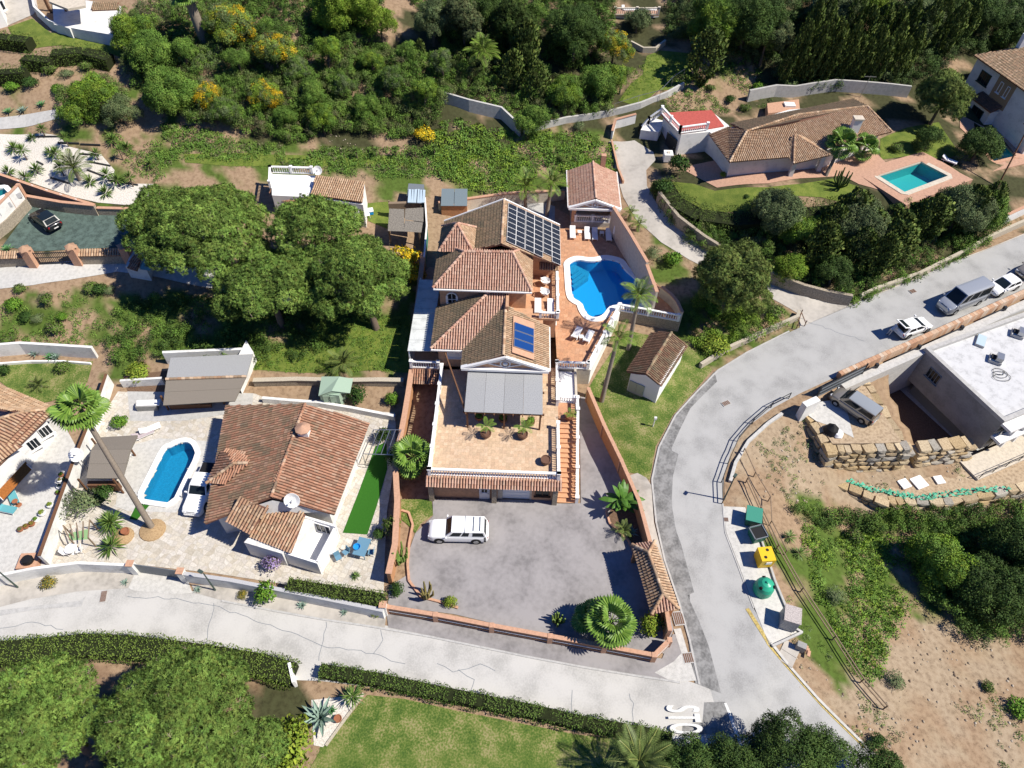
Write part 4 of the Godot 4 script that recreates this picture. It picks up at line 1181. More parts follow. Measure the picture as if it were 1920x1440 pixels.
	balustrade("white balustrade along the front edge of the roof terrace above the garages", [V3(-7.0, tp + 0.02,-34.25),V3(4.4, tp + 0.02,-34.25)], 0.92, "coping_white", 0.24, "white balustrades of the villa", 12.0)
	balustrade("white balustrade along the west edge of the big roof terrace", [V3(-7.0, tp + 0.02,-34.2),V3(-7.0, tp + 0.02,-46.4)])
	balustrade("white balustrade between the roof terrace and the head of the outside stairs", [V3(4.4, tp + 0.02,-34.2),V3(4.4, tp + 0.02,-39.8)])
	balustrade("white balustrade beside the white flat box roof, east of the reed pergola", [V3(4.4, tp + 0.02,-42.6),V3(4.4, tp + 0.02,-47.3)])
	balustrade("short white balustrade at the south corner of the pool deck", [V3(4.4, tp + 0.02,-47.4),V3(7.5, tp + 0.02,-47.4)])
	balustrade("slanting white balustrade with deck-side shadows from the corner to the pool", [V3(7.6, tp + 0.02,-47.5),V3(11.2, tp + 0.02,-55.9)])
	balustrade("white balustrade in front of the pool above the shed lawn", [V3(11.3, tp + 0.02,-56.0),V3(17.5, tp + 0.02,-54.7)])
	balustrade("white balustrade along the east edge of the upper balcony", [V3(4.35,6.43,-51.4),V3(4.35,6.43,-58.6)])
	balustrade("tiny white balustrade at the south end of the upper balcony", [V3(2.6,6.43,-51.25),V3(4.3,6.43,-51.25)])
	balustrade("white balustrade on the podium west of the shuttered window", [V3(-10.1, tp, -46.8),V3(-7.4, tp, -46.8)])
	var loop: PackedVector2Array = pit.villa
	var deck := PackedVector2Array([V2(4.5,-47.5),V2(7.7,-47.5),V2(11.3,-56.2),V2(17.7,-54.8),V2(17.7,-58.0),V2(15.6,-61.0),V2(13.0,-68.5),V2(12.2,-79.5),V2(-8.6,-77.0),V2(-8.6,-58.0),V2(4.2,-58.0)])
	structure("pool_deck", flat_sheet(deck, tp - 0.03, [loop]), M.grout)
	paving("deck_tiles", deck, 0.4,0.4,0.1,0.0,0.006,0.0, "flagstone", [Color(0.58,0.315,0.18), Color(0.55,0.29,0.165), Color(0.60,0.34,0.205), Color(0.53,0.29,0.17)], null, tp - 0.026, [loop])
	var kx := MB.new()
	kx.bar(V3(7.72,1.65,-47.4),V3(11.34,1.65,-56.0), 0.3,3.4)
	var w1 := obj("retaining_wall", kx, M.white_wall)
	tag(w1, "white retaining wall under the slanting balustrade of the pool deck", "wall")
	kx = MB.new()
	kx.bar(V3(11.3,1.65,-56.1),V3(17.8,1.65,-54.75), 0.3,3.4)
	w1 = obj("retaining_wall", kx, M.stone_wall)
	tag(w1, "ochre retaining wall under the pool front above the shed lawn", "wall")
	kx = MB.new()
	kx.bar(V3(4.4,1.65,-47.55),V3(7.75,1.65,-47.45), 0.3,3.4)
	w1 = obj("retaining_wall", kx, M.cream_wall)
	tag(w1, "cream retaining wall under the short balustrade at the deck corner", "wall")
	var pl_ := pool("bright blue kidney-cornered pool with white rim on the villa deck", loop, tp, 0.62,1.7, "pool_liner")
	var stp := PV([6.2,-63.4,7.1,-64.2,8.2,-63.5,8.1,-62.6,6.6,-61,6.1,-61.6])
	for i in 4:
		var sm := MB.new()
		var sc := PackedVector2Array()
		for p in stp: sc.append(stp[0].lerp(p, 0.55 + 0.2 * i))
		sm.prism(sc, tp - 1.65, tp - 0.4 - 0.25 * i)
		obj("pool_step", sm, M.pool_blue, pl_)
	wall("boundary_wall", "tall peach wall along the east side of the villa pool", "wall", [V2(11.09,-69.6),V2(12.7,-64.74),V2(14.16,-59.87)], 2.0,0.25, "cream_wall", "coping_pink", 7.0,3.5)
	wall("boundary_wall", "lower stepped peach wall at the south-east corner of the pool", "wall", [V2(14.14,-59.78),V2(14.79,-55.5)], 2.0,0.25, "cream_wall", "coping_pink", 6.7,3.5)
	wall("boundary_wall", "curved cream wall round the planting corner beyond the pool", "wall", [V2(15.94,-58.59),V2(16.86,-57.44),V2(17.41,-56.3),V2(17.72,-54.68)], 2.0,0.25, "cream_wall", "coping_pink", 4.7,3.5)
	wall("boundary_wall", "pale wall closing the back yard behind the solar roof", "wall", [V2(-9.69,-71.98),V2(-1.17,-74.46),V2(5.73,-75.42)], 2.0,0.25, "cream_wall", "coping_pink", 5.0,3.0)
	structure("back_yard", drape(PV([-9.3,-69.4,-1.4,-73.1,4.5,-70.7,4.6,-76.2,-1.2,-75.8,-9.6,-73.3]), 0, null, 3.42), M.concrete)
	var ph := thing("pool_house", "open peach pool house with tiled roof and white pediment", "pool house", Vector3.ZERO)
	block(ph, "floor_slab", V3(6.4,2.4,-76.8),V3(11.5,4.2,-70.2), "cream_wall")
	block(ph, "rear_wall", V3(6.4,4.2,-76.8),V3(11.5,6.6,-76.5), "peach_wall")
	block(ph, "side_wall", V3(11.2,4.2,-76.5),V3(11.5,6.6,-71.0), "peach_wall")
	for x in [6.65,11.25]: block(ph, "column", V3(x - 0.25,4.2,-70.75),V3(x + 0.25,6.55,-70.25), "peach_wall")
	block(ph, "column", V3(6.4,4.2,-76.5),V3(6.9,6.55,-76.0), "peach_wall")
	block(ph, "beam", V3(6.3,6.4,-70.8),V3(11.6,6.62,-70.15), "coping_white")
	gable(ph, V3(5.9,6.6,-77.2),V3(5.9,6.6,-69.75),V3(8.95,8.0,-77.2),V3(8.95,8.0,-69.75),V3(12.0,6.6,-69.75),V3(12.0,6.6,-77.2), pink_tones, pink_tones)
	pediment(ph, 6.0,11.9,-69.8,6.55,7.75)
	block(ph, "chimney", V3(9.9,6.9,-77.6),V3(10.5,9.0,-77.0), "coping_pink")
	for x in [5.85,12.05]:
		var g := MB.new()
		g.bar(V3(x, 6.6,-77.3),V3(x, 6.6,-69.7), 0.16,0.16)
		obj("gutter", g, M.coping_white, ph)
	balustrade("white balustrade on the pool house front above the four loungers", [V3(6.9,4.22,-70.35),V3(11.0,4.22,-70.35)], 0.9)
	var st := thing("outside_stairs", "terracotta outside stairs from the parking court up to the terrace", "stairs")
	var n := 18
	for i in n:
		var z0 := -33.8 - i * 0.425
		var sm := MB.new()
		var yy := tp * (i + 1) / n
		sm.box(V3(5.35, yy / 2 - 0.15, z0 - 0.2125),V3(1.7, yy + 0.3,0.425))
		obj("step", sm, M.deck_tile, st)
		var tr := MB.new()
		tr.box(V3(5.35, yy + 0.012, z0 - 0.20),V3(1.72,0.024,0.46))
		obj("tread", tr, mk("tread_tile", Color(0.60,0.33,0.185), 0.7, texs["fine"], 2.0), st)
	block(st, "side_wall", V3(6.2,-0.4,-47.4),V3(6.42,3.38,-41.5), "cream_wall")
	var sw := MB.new()
	sw.prism(PackedVector2Array([V2(4.5,-41.45),V2(6.2,-41.45),V2(6.2,-43.0),V2(4.5,-43.0)]), -0.3, tp)
	obj("landing", sw, M.deck_tile, st)
	balustrade("white balustrade climbing the outer side of the terracotta stairs", [V3(6.3,0.1,-33.9),V3(6.3, tp, -41.5)], 0.95)
	balustrade("level white balustrade at the top of the outside stairs by the potted plant", [V3(6.3, tp, -41.5),V3(6.3, tp, -42.9)], 0.95)
	balustrade("thin white railing between the stair landing and the white flat roof", [V3(4.6, tp, -43.0),V3(6.1, tp, -43.0)], 0.85)
	var bx := thing("utility_room", "small white flat-roofed room wedged between stairs and deck", "outbuilding")
	block(bx, "wall", V3(4.55,-0.4,-47.2),V3(6.15,2.95,-43.1), "clean_white")
	block(bx, "flat_roof", V3(4.5,2.953,-47.2),V3(6.25,3.1,-43.05), "coping_white")
	var pg := thing("pergola", "grey reed-roofed timber pergola on the roof terrace", "pergola")
	var rd := MB.new()
	for k in 4:
		rd.k = grey([0.96,1.0,0.93,1.03][k])
		rd.box(V3(-4.2 + 0.85 * 1 + k * 1.78,5.98,-42.05),V3(1.76,0.05,5.3))
	rd.k = Color.WHITE
	obj("reed_mat", rd, M.reed, pg)
	for k in 9:
		var rb := MB.new()
		rb.box(V3(-4.1 + k * 0.86,5.86,-42.0),V3(0.09,0.14,5.6))
		obj("rafter", rb, M.wood, pg)
	for z in [-39.6,-42.2,-44.8]:
		var bb := MB.new()
		bb.box(V3(-0.65,5.7, z),V3(7.4,0.18,0.14))
		obj("beam", bb, M.wood, pg)
	for x in [-4.0,-0.6,2.7]:
		for z in [-39.6,-44.5]:
			var pb := MB.new()
			pb.box(V3(x, 4.55, z),V3(0.16,2.3,0.16))
			obj("post", pb, M.wood, pg)
	var ar := MB.new()
	ar.bar(V3(-6.6,5.9,-46.6),V3(-4.3,5.6,-40.2), 0.12,0.3)
	var aw_ := obj("awning_roll", ar, M.wood)
	tag(aw_, "folded brown awning arm slanting from the shuttered wall to the pergola", "awning")
	var cr := thing("carport_roof", "white corrugated sheet roof along the west side of the villa", "carport")
	for k in 7:
		var cm := MB.new()
		cm.box(V3(-9.25,5.3 + 0.0 * k, -48.0 - k * 1.5),V3(2.3,0.04,1.47), Basis(Vector3.BACK, 0.03))
		obj("roof_sheet", cm, mk("sheet_white", Color(0.62,0.64,0.62), 0.5, texs["limewash"], 6.0), cr)
	for z in [-47.4,-52.0,-58.0]: block(cr, "post", V3(-10.35,3.4, z - 0.06),V3(-10.23,5.25, z + 0.06), "clean_white")
	wall("boundary_wall", "orange garden wall between the villa and the western neighbours", "wall", [V2(-9.61,-25.42),V2(-9.42,-28.12),V2(-9.78,-32.31),V2(-10.48,-36.25),V2(-10.27,-41.66),V2(-10.11,-46.81),V2(-10.31,-50.43),V2(-10.4,-62)], 1.9,0.32, "orange_wall", "coping_pink", -99.0,1.5, "", 0.2)
	var ew := [V2(13.14,-21.69),V2(13,-24.16),V2(12.31,-28.88),V2(11.65,-32.98),V2(10.37,-37.15),V2(8.98,-41.25),V2(7.64,-45.32)]
	var wt := wall("garden_wall", "long terracotta garden wall dividing the parking court from the shed lawn", "wall", ew, 1.9,0.22, "orange_wall", "coping_pink", -99.0,0.6)
	for p in ew:
		var pm := MB.new()
		pm.box(at(p, 0.95),V3(0.34,2.1,0.34))
		obj("pier", pm, M.coping_pink, wt)
	var fw := [V2(-9.54,-22.97),V2(-5.5,-22.45),V2(-0.93,-21.74),V2(3.74,-21.06),V2(8.02,-20.46),V2(11.88,-19.86),V2(13.21,-21.1)]
	var ft := wall("street_wall", "low brick-coloured street wall with a white band along the parking court", "wall", fw, 1.15,0.22, "brick_slat", "coping_pink", -99.0,0.4)
	for i in fw.size():
		var pm := MB.new()
		pm.box(at(fw[i], 0.6),V3(0.4,1.35,0.4))
		obj("pier", pm, M.coping_pink, ft)
		if i < fw.size() - 1:
			for k in 3:
				var rb := MB.new()
				var dn: Vector2 = (fw[i + 1] - fw[i]).normalized().orthogonal() * 0.14
				if dn.y < 0: dn = -dn
				rb.bar(at(fw[i] + dn, 0.3 + 0.35 * k), at(fw[i + 1] + dn, 0.3 + 0.35 * k), 0.05,0.08 if k == 1 else 0.22)
				obj("rail", rb, M.clean_white if k == 1 else M.brick_slat, ft)
	var gs := thing("tiled_shelter", "narrow barrel-tile shelter roof at the south-east corner of the parking court", "shelter")
	var gy0 := 2.55
	var g0 := V3(10.65, gy0,-28.5)
	var g1 := V3(12.55, gy0,-28.9)
	var g2 := V3(13.85, gy0,-23.1)
	var g3 := V3(11.7, gy0,-22.6)
	var ga := V3(11.75,3.4,-27.4)
	var gb := V3(12.55,3.4,-23.9)
	roof_slope(gs, [g3, g0, ga, gb], buff_tones)
	roof_slope(gs, [g2, g1, ga, gb].duplicate(), buff_tones)
	roof_slope(gs, [g0, g1, ga], pink_tones)
	roof_slope(gs, [g3, g2, gb], pink_tones)
	for q in [[g0, ga], [g1, ga], [g2, gb], [g3, gb], [ga, gb]]: ridge(gs, q[0] + Vector3.UP * 0.03, q[1] + Vector3.UP * 0.03, buff_tones)
	for p in [V3(11.0,0,-28.2),V3(12.35,0,-28.5),V3(13.5,0,-23.4),V3(11.95,0,-23.0)]:
		block(gs, "post", p + V3(-0.15,-0.3,-0.15), p + V3(0.15,2.5,0.15), "orange_wall")
	var lg := "white loungers on the villa decks"
	lounger("white lounger nearest the villa in the row below the pool house", V3(6.6, tp, -68.7), 0.0, lg)
	lounger("second white lounger from the villa, beside a little table, below the pool house", V3(8.35, tp, -68.6), 0.0, lg)
	lounger("third white lounger from the villa, close to its neighbour, below the pool house", V3(9.25, tp, -68.55), 0.0, lg)
	lounger("white lounger beside the closed parasol below the pool house", V3(10.9, tp, -68.5), 0.0, lg)
	lounger("white lounger on the upper balcony, on the villa side", V3(2.35,6.43,-52.7), 0.0, lg, "cloth_white", 0.25)
	lounger("white lounger on the upper balcony, next to the outer balustrade", V3(3.65,6.43,-52.7), 0.0, lg, "cloth_white", 0.25)
	lounger("grey-white lounger turned askew on the deck, nearer the villa", V3(6.58,3.4,-52.1), 2.75, lg)
	lounger("grey-white lounger turned askew on the deck, nearer the slanting balustrade", V3(7.79,3.4,-51.62), 2.75, lg)
	side_table("small white table between the first two loungers below the pool house", V3(7.45, tp, -68.9))
	side_table("small white table beside the parasol-side lounger below the pool house", V3(10.1, tp, -68.9))
	side_table("small white table between the two askew loungers", V3(7.06,3.4,-51.5))
	for q in [[V3(3.1,6.43,-56.3), 2.4, "white egg chair on the balcony, farther from the loungers"], [V3(3.05,6.43,-54.6), 1.9, "white egg chair on the balcony, nearer the loungers"]]:
		var ch := thing("egg_chair", q[2], "chair", q[0], q[1], "white balcony chairs")
		var cm := MB.new()
		cm.lathe(V3(0,0.3,0), [[0.1,0.0], [0.38,0.08], [0.52,0.35], [0.5,0.42], [0.36,0.14], [0.0,0.1]], 12)
		obj("seat_shell", cm, M.clean_white, ch)
		var bm2 := MB.new()
		bm2.tube([V3(-0.48,0.62,0.1),V3(-0.4,0.9,-0.3),V3(0,1.0,-0.5),V3(0.4,0.9,-0.3),V3(0.48,0.62,0.1)], [0.06,0.08,0.08,0.08,0.06], 5)
		obj("backrest", bm2, M.clean_white, ch)
		for k in 3:
			var lm := MB.new()
			lm.cyl(V3(cos(k * 2.1) * 0.3,0, sin(k * 2.1) * 0.3),V3(cos(k * 2.1) * 0.12,0.34, sin(k * 2.1) * 0.12), 0.025,0.025,5)
			obj("leg", lm, M.iron, ch)
	var ps := thing("parasol", "closed white parasol beside the loungers below the pool house", "parasol", V3(11.55, tp, -68.3))
	var pm2 := MB.new()
	pm2.lathe(Vector3.ZERO, [[0.0,0.0], [0.35,0.0], [0.35,0.12], [0.03,0.15], [0.03,2.7], [0.0,2.72]], 10)
	obj("pole", pm2, M.iron, ps)
	pm2 = MB.new()
	pm2.lathe(V3(0,0.75,0), [[0.05,0.0], [0.24,0.1], [0.26,0.5], [0.17,1.2], [0.05,1.85]], 8)
	obj("canopy", pm2, M.cloth_white, ps)
	var bn := thing("storage_box", "grey two-lid storage box at the back yard's west end", "storage box", V3(-7.81,3.4,-72.68), 0.05)
	for k in 2:
		var lm := MB.new()
		lm.box(V3(-0.8 + 1.6 * k, 1.95,0),V3(1.55,0.06,3.0), Basis(Vector3.RIGHT, 0.12))
		obj("lid", lm, mk("slate_panel", Color(0.16,0.20,0.22), 0.5), bn)
	var lb := MB.new()
	lb.box(V3(0,0.9,0),V3(3.1,1.8,2.7))
	obj("body", lb, M.orange_wall, bn)
	for q in [[V3(-2.25,3.4,-38.63), 0.52,0.6, "large brown pot with a slender young palm on the terrace, pergola's west half"], [V3(1.16,3.4,-38.66), 0.5,0.6, "large brown pot with a yellow-green cycad-like palm on the terrace"], [V3(3.28,3.4,-35.91), 0.48,0.62, "empty brown pot in the south-east corner of the terrace"], [V3(5.53,3.4,-41.02), 0.42,0.55, "terracotta pot with a small green palm at the stair head"]]:
		var pt := thing("plant_pot", q[3], "potted plant" if not q[3].begins_with("empty") else "plant pot", q[0])
		pot(pt, Vector3.ZERO, q[1], q[2], "terracotta" if q[3].begins_with("terr") else "brown_pot")
		if not q[3].begins_with("empty"):
			var stem := MB.new()
			var top := 1.5 if q[3].begins_with("large") else 0.7
			stem.tube([V3(0,0.4,0),V3(0.05, top, 0.02)], [0.07,0.05], 6)
			obj("stem", stem, M.palm_bark, pt)
			for k in 7:
				var fr2 := MeshInstance3D.new()
				fr2.mesh = feather_mesh
				fr2.set_surface_override_material(0, M.leaf)
				fr2.name = "frond"
				fr2.transform = Transform3D(Basis(Vector3.UP, k * 2.4) * Basis(Vector3.RIGHT, -0.5 + 0.12 * (k % 4)) * Basis().scaled(Vector3.ONE * (0.44 if top > 1 else 0.3)),V3(0.05, top, 0.02))
				pt.add_child(fr2, true)
	for q in [[V3(-3,3.4,-40.58), "terracotta", "round terracotta planter in the pergola's shade"], [V3(-0.73,3.4,-40.43), "wood", "wooden planter by the middle front post of the pergola"], [V3(1.89,3.4,-40.23), "wood", "wooden planter by the stair-side front post of the pergola"]]:
		var pt := thing("planter", q[2], "planter", q[0], 0.0, "planters under the pergola")
		pot(pt, Vector3.ZERO, 0.4,0.5, q[1])
		var fo := obj("foliage", bush_meshes[1], M.leaf, pt)
		fo.position = V3(0,0.4,0)
		fo.scale = Vector3.ONE * 0.4
var bush_meshes := []
var cypress_meshes := []
var needle_clumps := []
var leaf_clumps := []
var weed_mesh: ArrayMesh
var twig_mesh: ArrayMesh
var grass_mesh: ArrayMesh
var feather_mesh: ArrayMesh
var date_mesh: ArrayMesh
var fan_mesh: ArrayMesh
var yucca_mesh: ArrayMesh
var agave_leaf: ArrayMesh
var banana_leaf: ArrayMesh
func rdir() -> Vector3:
	var y := rf(-1,1)
	var a := rf(0, TAU)
	var r := sqrt(1 - y * y)
	return V3(cos(a) * r, y, sin(a) * r)
func leaf(m: MB, o: Vector3, ax: Vector3, nrm: Vector3, l: float, w: float) -> void:
	var s := ax.cross(nrm).normalized() * w * 0.5
	var f := s.cross(ax).normalized()
	if f.dot(nrm) < 0: f = -f
	var n0 := (f * 0.55 + nrm * 0.6).normalized()
	var mid := o + ax * l * 0.45
	var tip := o + ax * l - nrm * l * 0.12
	m.tris(o, tip, mid - s, n0, n0, n0)
	m.tris(o, mid + s, tip, n0, n0, n0)
func lump(m: MB, o: Vector3, r: Vector3, lobes: int, leaves: int, l: float, w: float, tones: Array, low := -0.35) -> void:
	var c := []
	for i in lobes:
		var d := rdir()
		if d.y < low: d.y = -d.y
		c.append([o + d * r * 0.62, rf(0.34,0.56)])
	c.append([o, 0.7])
	for i in leaves:
		var q: Array = c[rng.randi() % c.size()]
		var d := rdir()
		if d.y < low: d.y *= -0.6
		var p: Vector3 = q[0] + d * r * q[1] * rf(0.82,1.05)
		var out := ((p - o) / r).normalized()
		var nrm := (d * 0.6 + out * 0.5).normalized()
		m.k = tones[rng.randi() % tones.size()] * rf(0.72,1.22)
		leaf(m, p, (nrm * 0.4 + rdir() * 0.9 + V3(0,0.15,0)).normalized(), nrm, l * rf(0.7,1.3), w * rf(0.7,1.3))
	m.k = Color.WHITE
func grow_kit() -> void:
	var sets := [
		[[Color(0.075,0.12,0.022), Color(0.05,0.09,0.018), Color(0.11,0.145,0.035), Color(0.095,0.09,0.05)], 900,0.3,0.13],
		[[Color(0.085,0.16,0.02), Color(0.06,0.125,0.016), Color(0.125,0.19,0.028)], 900,0.28,0.15],
		[[Color(0.03,0.06,0.014), Color(0.042,0.075,0.018), Color(0.022,0.045,0.012)], 1000,0.24,0.13],
		[[Color(0.105,0.125,0.065), Color(0.08,0.105,0.055), Color(0.14,0.15,0.09)], 1100,0.26,0.07],
		[[Color(0.50,0.31,0.012), Color(0.42,0.25,0.01), Color(0.13,0.15,0.02), Color(0.55,0.37,0.03)], 1100,0.2,0.12],
		[[Color(0.15,0.185,0.025), Color(0.11,0.15,0.02), Color(0.2,0.215,0.035)], 900,0.26,0.14],
		[[Color(0.26,0.17,0.42), Color(0.33,0.23,0.50), Color(0.19,0.13,0.30), Color(0.10,0.09,0.05)], 900,0.2,0.12],
		[[Color(0.16,0.13,0.03), Color(0.09,0.10,0.028), Color(0.28,0.18,0.02), Color(0.12,0.115,0.06)], 900,0.24,0.11]]
	for s in sets:
		var m := MB.new()
		lump(m, V3(0,0.55,0),V3(0.95,0.72,0.95), 11, s[1], s[2] * 0.72, s[3] * 0.85, s[0])
		bush_meshes.append(m.mesh())
	for i in 3:
		var m := MB.new()
		var tones := [Color(0.065,0.09,0.025), Color(0.045,0.066,0.018), Color(0.105,0.12,0.035)]
		for k in 1900:
			var t := pow(rng.randf(), 0.9)
			var rad := (0.5 * sin(PI * pow(1.0 - t, 0.72)) * 0.92 + 0.03) * rf(0.75,1.08)
			var a := rf(0, TAU)
			rad *= 1.0 + 0.28 * sin(a * 4 + t * 17 + i * 2)
			var d := V3(cos(a), 0, sin(a))
			m.k = tones[rng.randi() % 3] * rf(0.7,1.25)
			leaf(m, V3(d.x * rad, t, d.z * rad), (V3(d.x * 0.35,0.1, d.z * 0.35) + rdir() * 0.08).normalized(), (d + V3(0,0.35,0)).normalized(), rf(0.07,0.13), rf(0.05,0.09))
		cypress_meshes.append(m.mesh())
	for i in 3:
		var m := MB.new()
		for k in 20:
			var d := rdir()
			d.y = absf(d.y) * 0.9 - 0.12
			d = d.normalized()
			var p := d * rf(0.45,0.9)
			var tone := rf(0.6,1.35)
			var warm := rf(0.85,1.3)
			for l in 17:
				m.k = grey(1) * tone * rf(0.85,1.15)
				m.k.r *= warm
				var ax := (d * 0.55 + rdir() + V3(0,0.3,0)).normalized()
				leaf(m, p, ax, (d + rdir() * 0.25 + V3(0,0.5,0)).normalized(), rf(0.3,0.5), 0.06)
		needle_clumps.append(m.mesh())
		m = MB.new()
		for k in 130:
			var d := rdir()
			if d.y < -0.3: d.y = -d.y
			m.k = grey(1) * rf(0.68,1.28)
			m.k.r *= rf(0.85,1.3)
			leaf(m, d * rf(0.55,1.0), (d * 0.5 + rdir()).normalized(), (d + rdir() * 0.35).normalized(), rf(0.22,0.36), rf(0.1,0.17))
		leaf_clumps.append(m.mesh())
	var w := MB.new()
	for k in 34:
		var d := rdir()
		d.y = absf(d.y)
		w.k = grey(1) * rf(0.7,1.25)
		w.k.r *= rf(0.8,1.25)
		leaf(w, d * V3(0.4,0.22,0.4), (d * 0.7 + rdir() * 0.8 + V3(0,0.2,0)).normalized(), (d + V3(0,0.7,0)).normalized(), rf(0.14,0.26), rf(0.07,0.13))
	weed_mesh = w.mesh()
	w = MB.new()
	for k in 14:
		var a := rf(0, TAU)
		var d := V3(cos(a), rf(0.9,2.2), sin(a)).normalized()
		w.k = grey(1) * rf(0.75,1.2)
		leaf(w, V3(rf(-0.12,0.12), 0, rf(-0.12,0.12)), d, V3(cos(a) * 0.2,1, sin(a) * 0.2).normalized(), rf(0.1,0.2), 0.03)
	grass_mesh = w.mesh()
	w = MB.new()
	w.tube([V3(0,-0.4,0),V3(0.05,0.45,0)], [0.03,0.012], 4)
	for k in 3: w.tube([V3(0.01, k * 0.14 - 0.1,0),V3(0.3 * (1 if k % 2 else -1), k * 0.14 + 0.12,0.12)], [0.018,0.006], 4)
	twig_mesh = w.mesh()
	feather_mesh = frond(2.6,22,0.62,0.055,0.95, [Color(0.10,0.17,0.03), Color(0.15,0.21,0.04)])
	date_mesh = frond(3.0,30,0.5,0.05,0.7, [Color(0.075,0.105,0.03), Color(0.11,0.14,0.045)])
	w = MB.new()
	w.k = Color(0.16,0.2,0.05)
	w.bar(V3(0,0,0),V3(0,0.12,0.85), 0.05,0.03)
	for k in 18:
		var a := lerpf(-1.75,1.75, k / 17.0)
		var b := lerpf(-1.75,1.75, (k + 0.95) / 17.0)
		var o := V3(0,0.12,0.85)
		var mid := (a + b) / 2
		var up := 0.1
		var p0 := o + V3(sin(a) * 0.92,0.06 - 0.1 * absf(a), cos(a) * 0.92)
		var p1 := o + V3(sin(b) * 0.92,0.06 - 0.1 * absf(b), cos(b) * 0.92)
		var pm := o + V3(sin(mid) * 0.95,0.13 - 0.1 * absf(mid), cos(mid) * 0.95)
		var tip := o + V3(sin(mid) * 1.14,-0.06 - 0.12 * absf(mid), cos(mid) * 1.14)
		w.k = [Color(0.11,0.19,0.035), Color(0.15,0.23,0.05), Color(0.085,0.15,0.03)][k % 3]
		w.up(o, p0, pm); w.up(o, pm, p1); w.up(p0, tip, pm); w.up(pm, tip, p1)
	fan_mesh = w.mesh()
	w = MB.new()
	for k in 64:
		var el := rf(-0.25,1.35)
		var a := k * 2.4
		var d := V3(cos(a) * cos(el), sin(el), sin(a) * cos(el))
		w.k = [Color(0.08,0.13,0.03), Color(0.11,0.16,0.04), Color(0.055,0.10,0.025)][k % 3] * rf(0.8,1.2)
		leaf(w, d * 0.06, d, (Vector3.UP * 0.9 + d * 0.3).normalized(), rf(0.75,1.0), 0.085)
	yucca_mesh = w.mesh()
	w = MB.new()
	var pr: Array = []
	for k in 6:
		var t := k / 5.0
		var wd := [0.07,0.11,0.12,0.10,0.06,0.004][k] as float
		pr.append([V3(-wd, 0.06 + t * 0.5 - t * t * 0.25, t * 1.15),V3(0, t * 0.5 - t * t * 0.25, t * 1.15),V3(wd, 0.06 + t * 0.5 - t * t * 0.25, t * 1.15)])
	for k in 5:
		w.k = Color(0.20,0.27,0.25) * (1.0 if k > 0 else 0.85)
		for s in 2:
			w.up(pr[k][s], pr[k][s + 1], pr[k + 1][s + 1]); w.up(pr[k][s], pr[k + 1][s + 1], pr[k + 1][s])
	agave_leaf = w.mesh()
	w = MB.new()
	pr = []
	for k in 8:
		var t := k / 7.0
		var wd := [0.03,0.04,0.22,0.30,0.31,0.27,0.18,0.01][k] as float
		var y := 1.5 * t - 1.2 * t * t
		pr.append([V3(-wd, y - wd * 0.25, t * 2.2),V3(0, y, t * 2.2),V3(wd, y - wd * 0.25, t * 2.2)])
	for k in 7:
		w.k = [Color(0.055,0.125,0.02), Color(0.07,0.145,0.026)][k % 2]
		for s in 2:
			w.up(pr[k][s], pr[k][s + 1], pr[k + 1][s + 1]); w.up(pr[k][s], pr[k + 1][s + 1], pr[k + 1][s])
	banana_leaf = w.mesh()
func frond(len: float, n: int, ll: float, lw: float, droop: float, tones: Array) -> ArrayMesh:
	var w := MB.new()
	var pts := []
	for k in n + 1:
		var t := float(k) / n
		pts.append(V3(0, len * (0.55 * t - droop * 0.62 * t * t), len * t * (1.0 - 0.18 * t)))
	w.k = Color(0.2,0.21,0.07)
	for k in n: w.bar(pts[k], pts[k + 1], 0.035,0.02)
	for k in range(2, n + 1):
		var t := float(k) / n
		var l := ll * sin(PI * clampf(0.12 + t * 0.82,0,1)) + 0.1
		for s in [-1.0,1.0]:
			w.k = tones[k % 2] * rf(0.85,1.15)
			leaf(w, pts[k], V3(s, -0.12 - 0.25 * t, 0.65).normalized(),V3(0,1,0.1).normalized(), l, lw)
	return w.mesh()
func crown(parent: Node, lobes: Array, clumps: Array, mat: String, size: float, dens: float, tones: Array, low := -0.25, called := "crown") -> void:
	var parts := [[], [], []]
	var cols := [[], [], []]
	for q in lobes:
		var r: Vector3 = q[1]
		var lt := rf(0.78,1.2)
		var area := TAU * 2.0 * pow((pow(r.x * r.y, 1.6) + pow(r.x * r.z, 1.6) + pow(r.y * r.z, 1.6)) / 3.0,1 / 1.6)
		var n := int(area * dens / (size * size))
		for i in n:
			var y := 1.0 - 2.0 * (i + 0.5) / n
			if y < low: continue
			var a := i * 2.39996 + rf(-0.5,0.5)
			var rr := sqrt(1 - y * y)
			var d := V3(cos(a) * rr, y, sin(a) * rr)
			var p: Vector3 = q[0] + d * r * rf(0.84,1.05)
			var nrm := (d / r).normalized().lerp(Vector3.UP, 0.3).normalized()
			var x := nrm.cross(V3(rf(-1,1), 0.2, rf(-1,1))).normalized()
			var k := rng.randi() % clumps.size()
			parts[k].append(Transform3D(Basis(x, nrm, x.cross(nrm)).scaled_local(Vector3.ONE * size * rf(0.72,1.2)), p))
			cols[k].append(tones[rng.randi() % tones.size()] * rf(0.8,1.18) * lt)
	for k in clumps.size():
		if parts[k].size(): scatter(called, clumps[k], M[mat], parts[k], cols[k], parent)
func trunk(parent: Node, pts: Array, r0: float, r1: float, mat := "bark", called := "trunk") -> void:
	var m := MB.new()
	var rr := []
	for i in pts.size(): rr.append(lerpf(r0, r1, float(i) / (pts.size() - 1)))
	m.tube(pts, rr, 8)
	obj(called, m, M[mat], parent)
var pine_tones := [Color(0.135,0.21,0.05), Color(0.105,0.175,0.04), Color(0.165,0.24,0.06)]
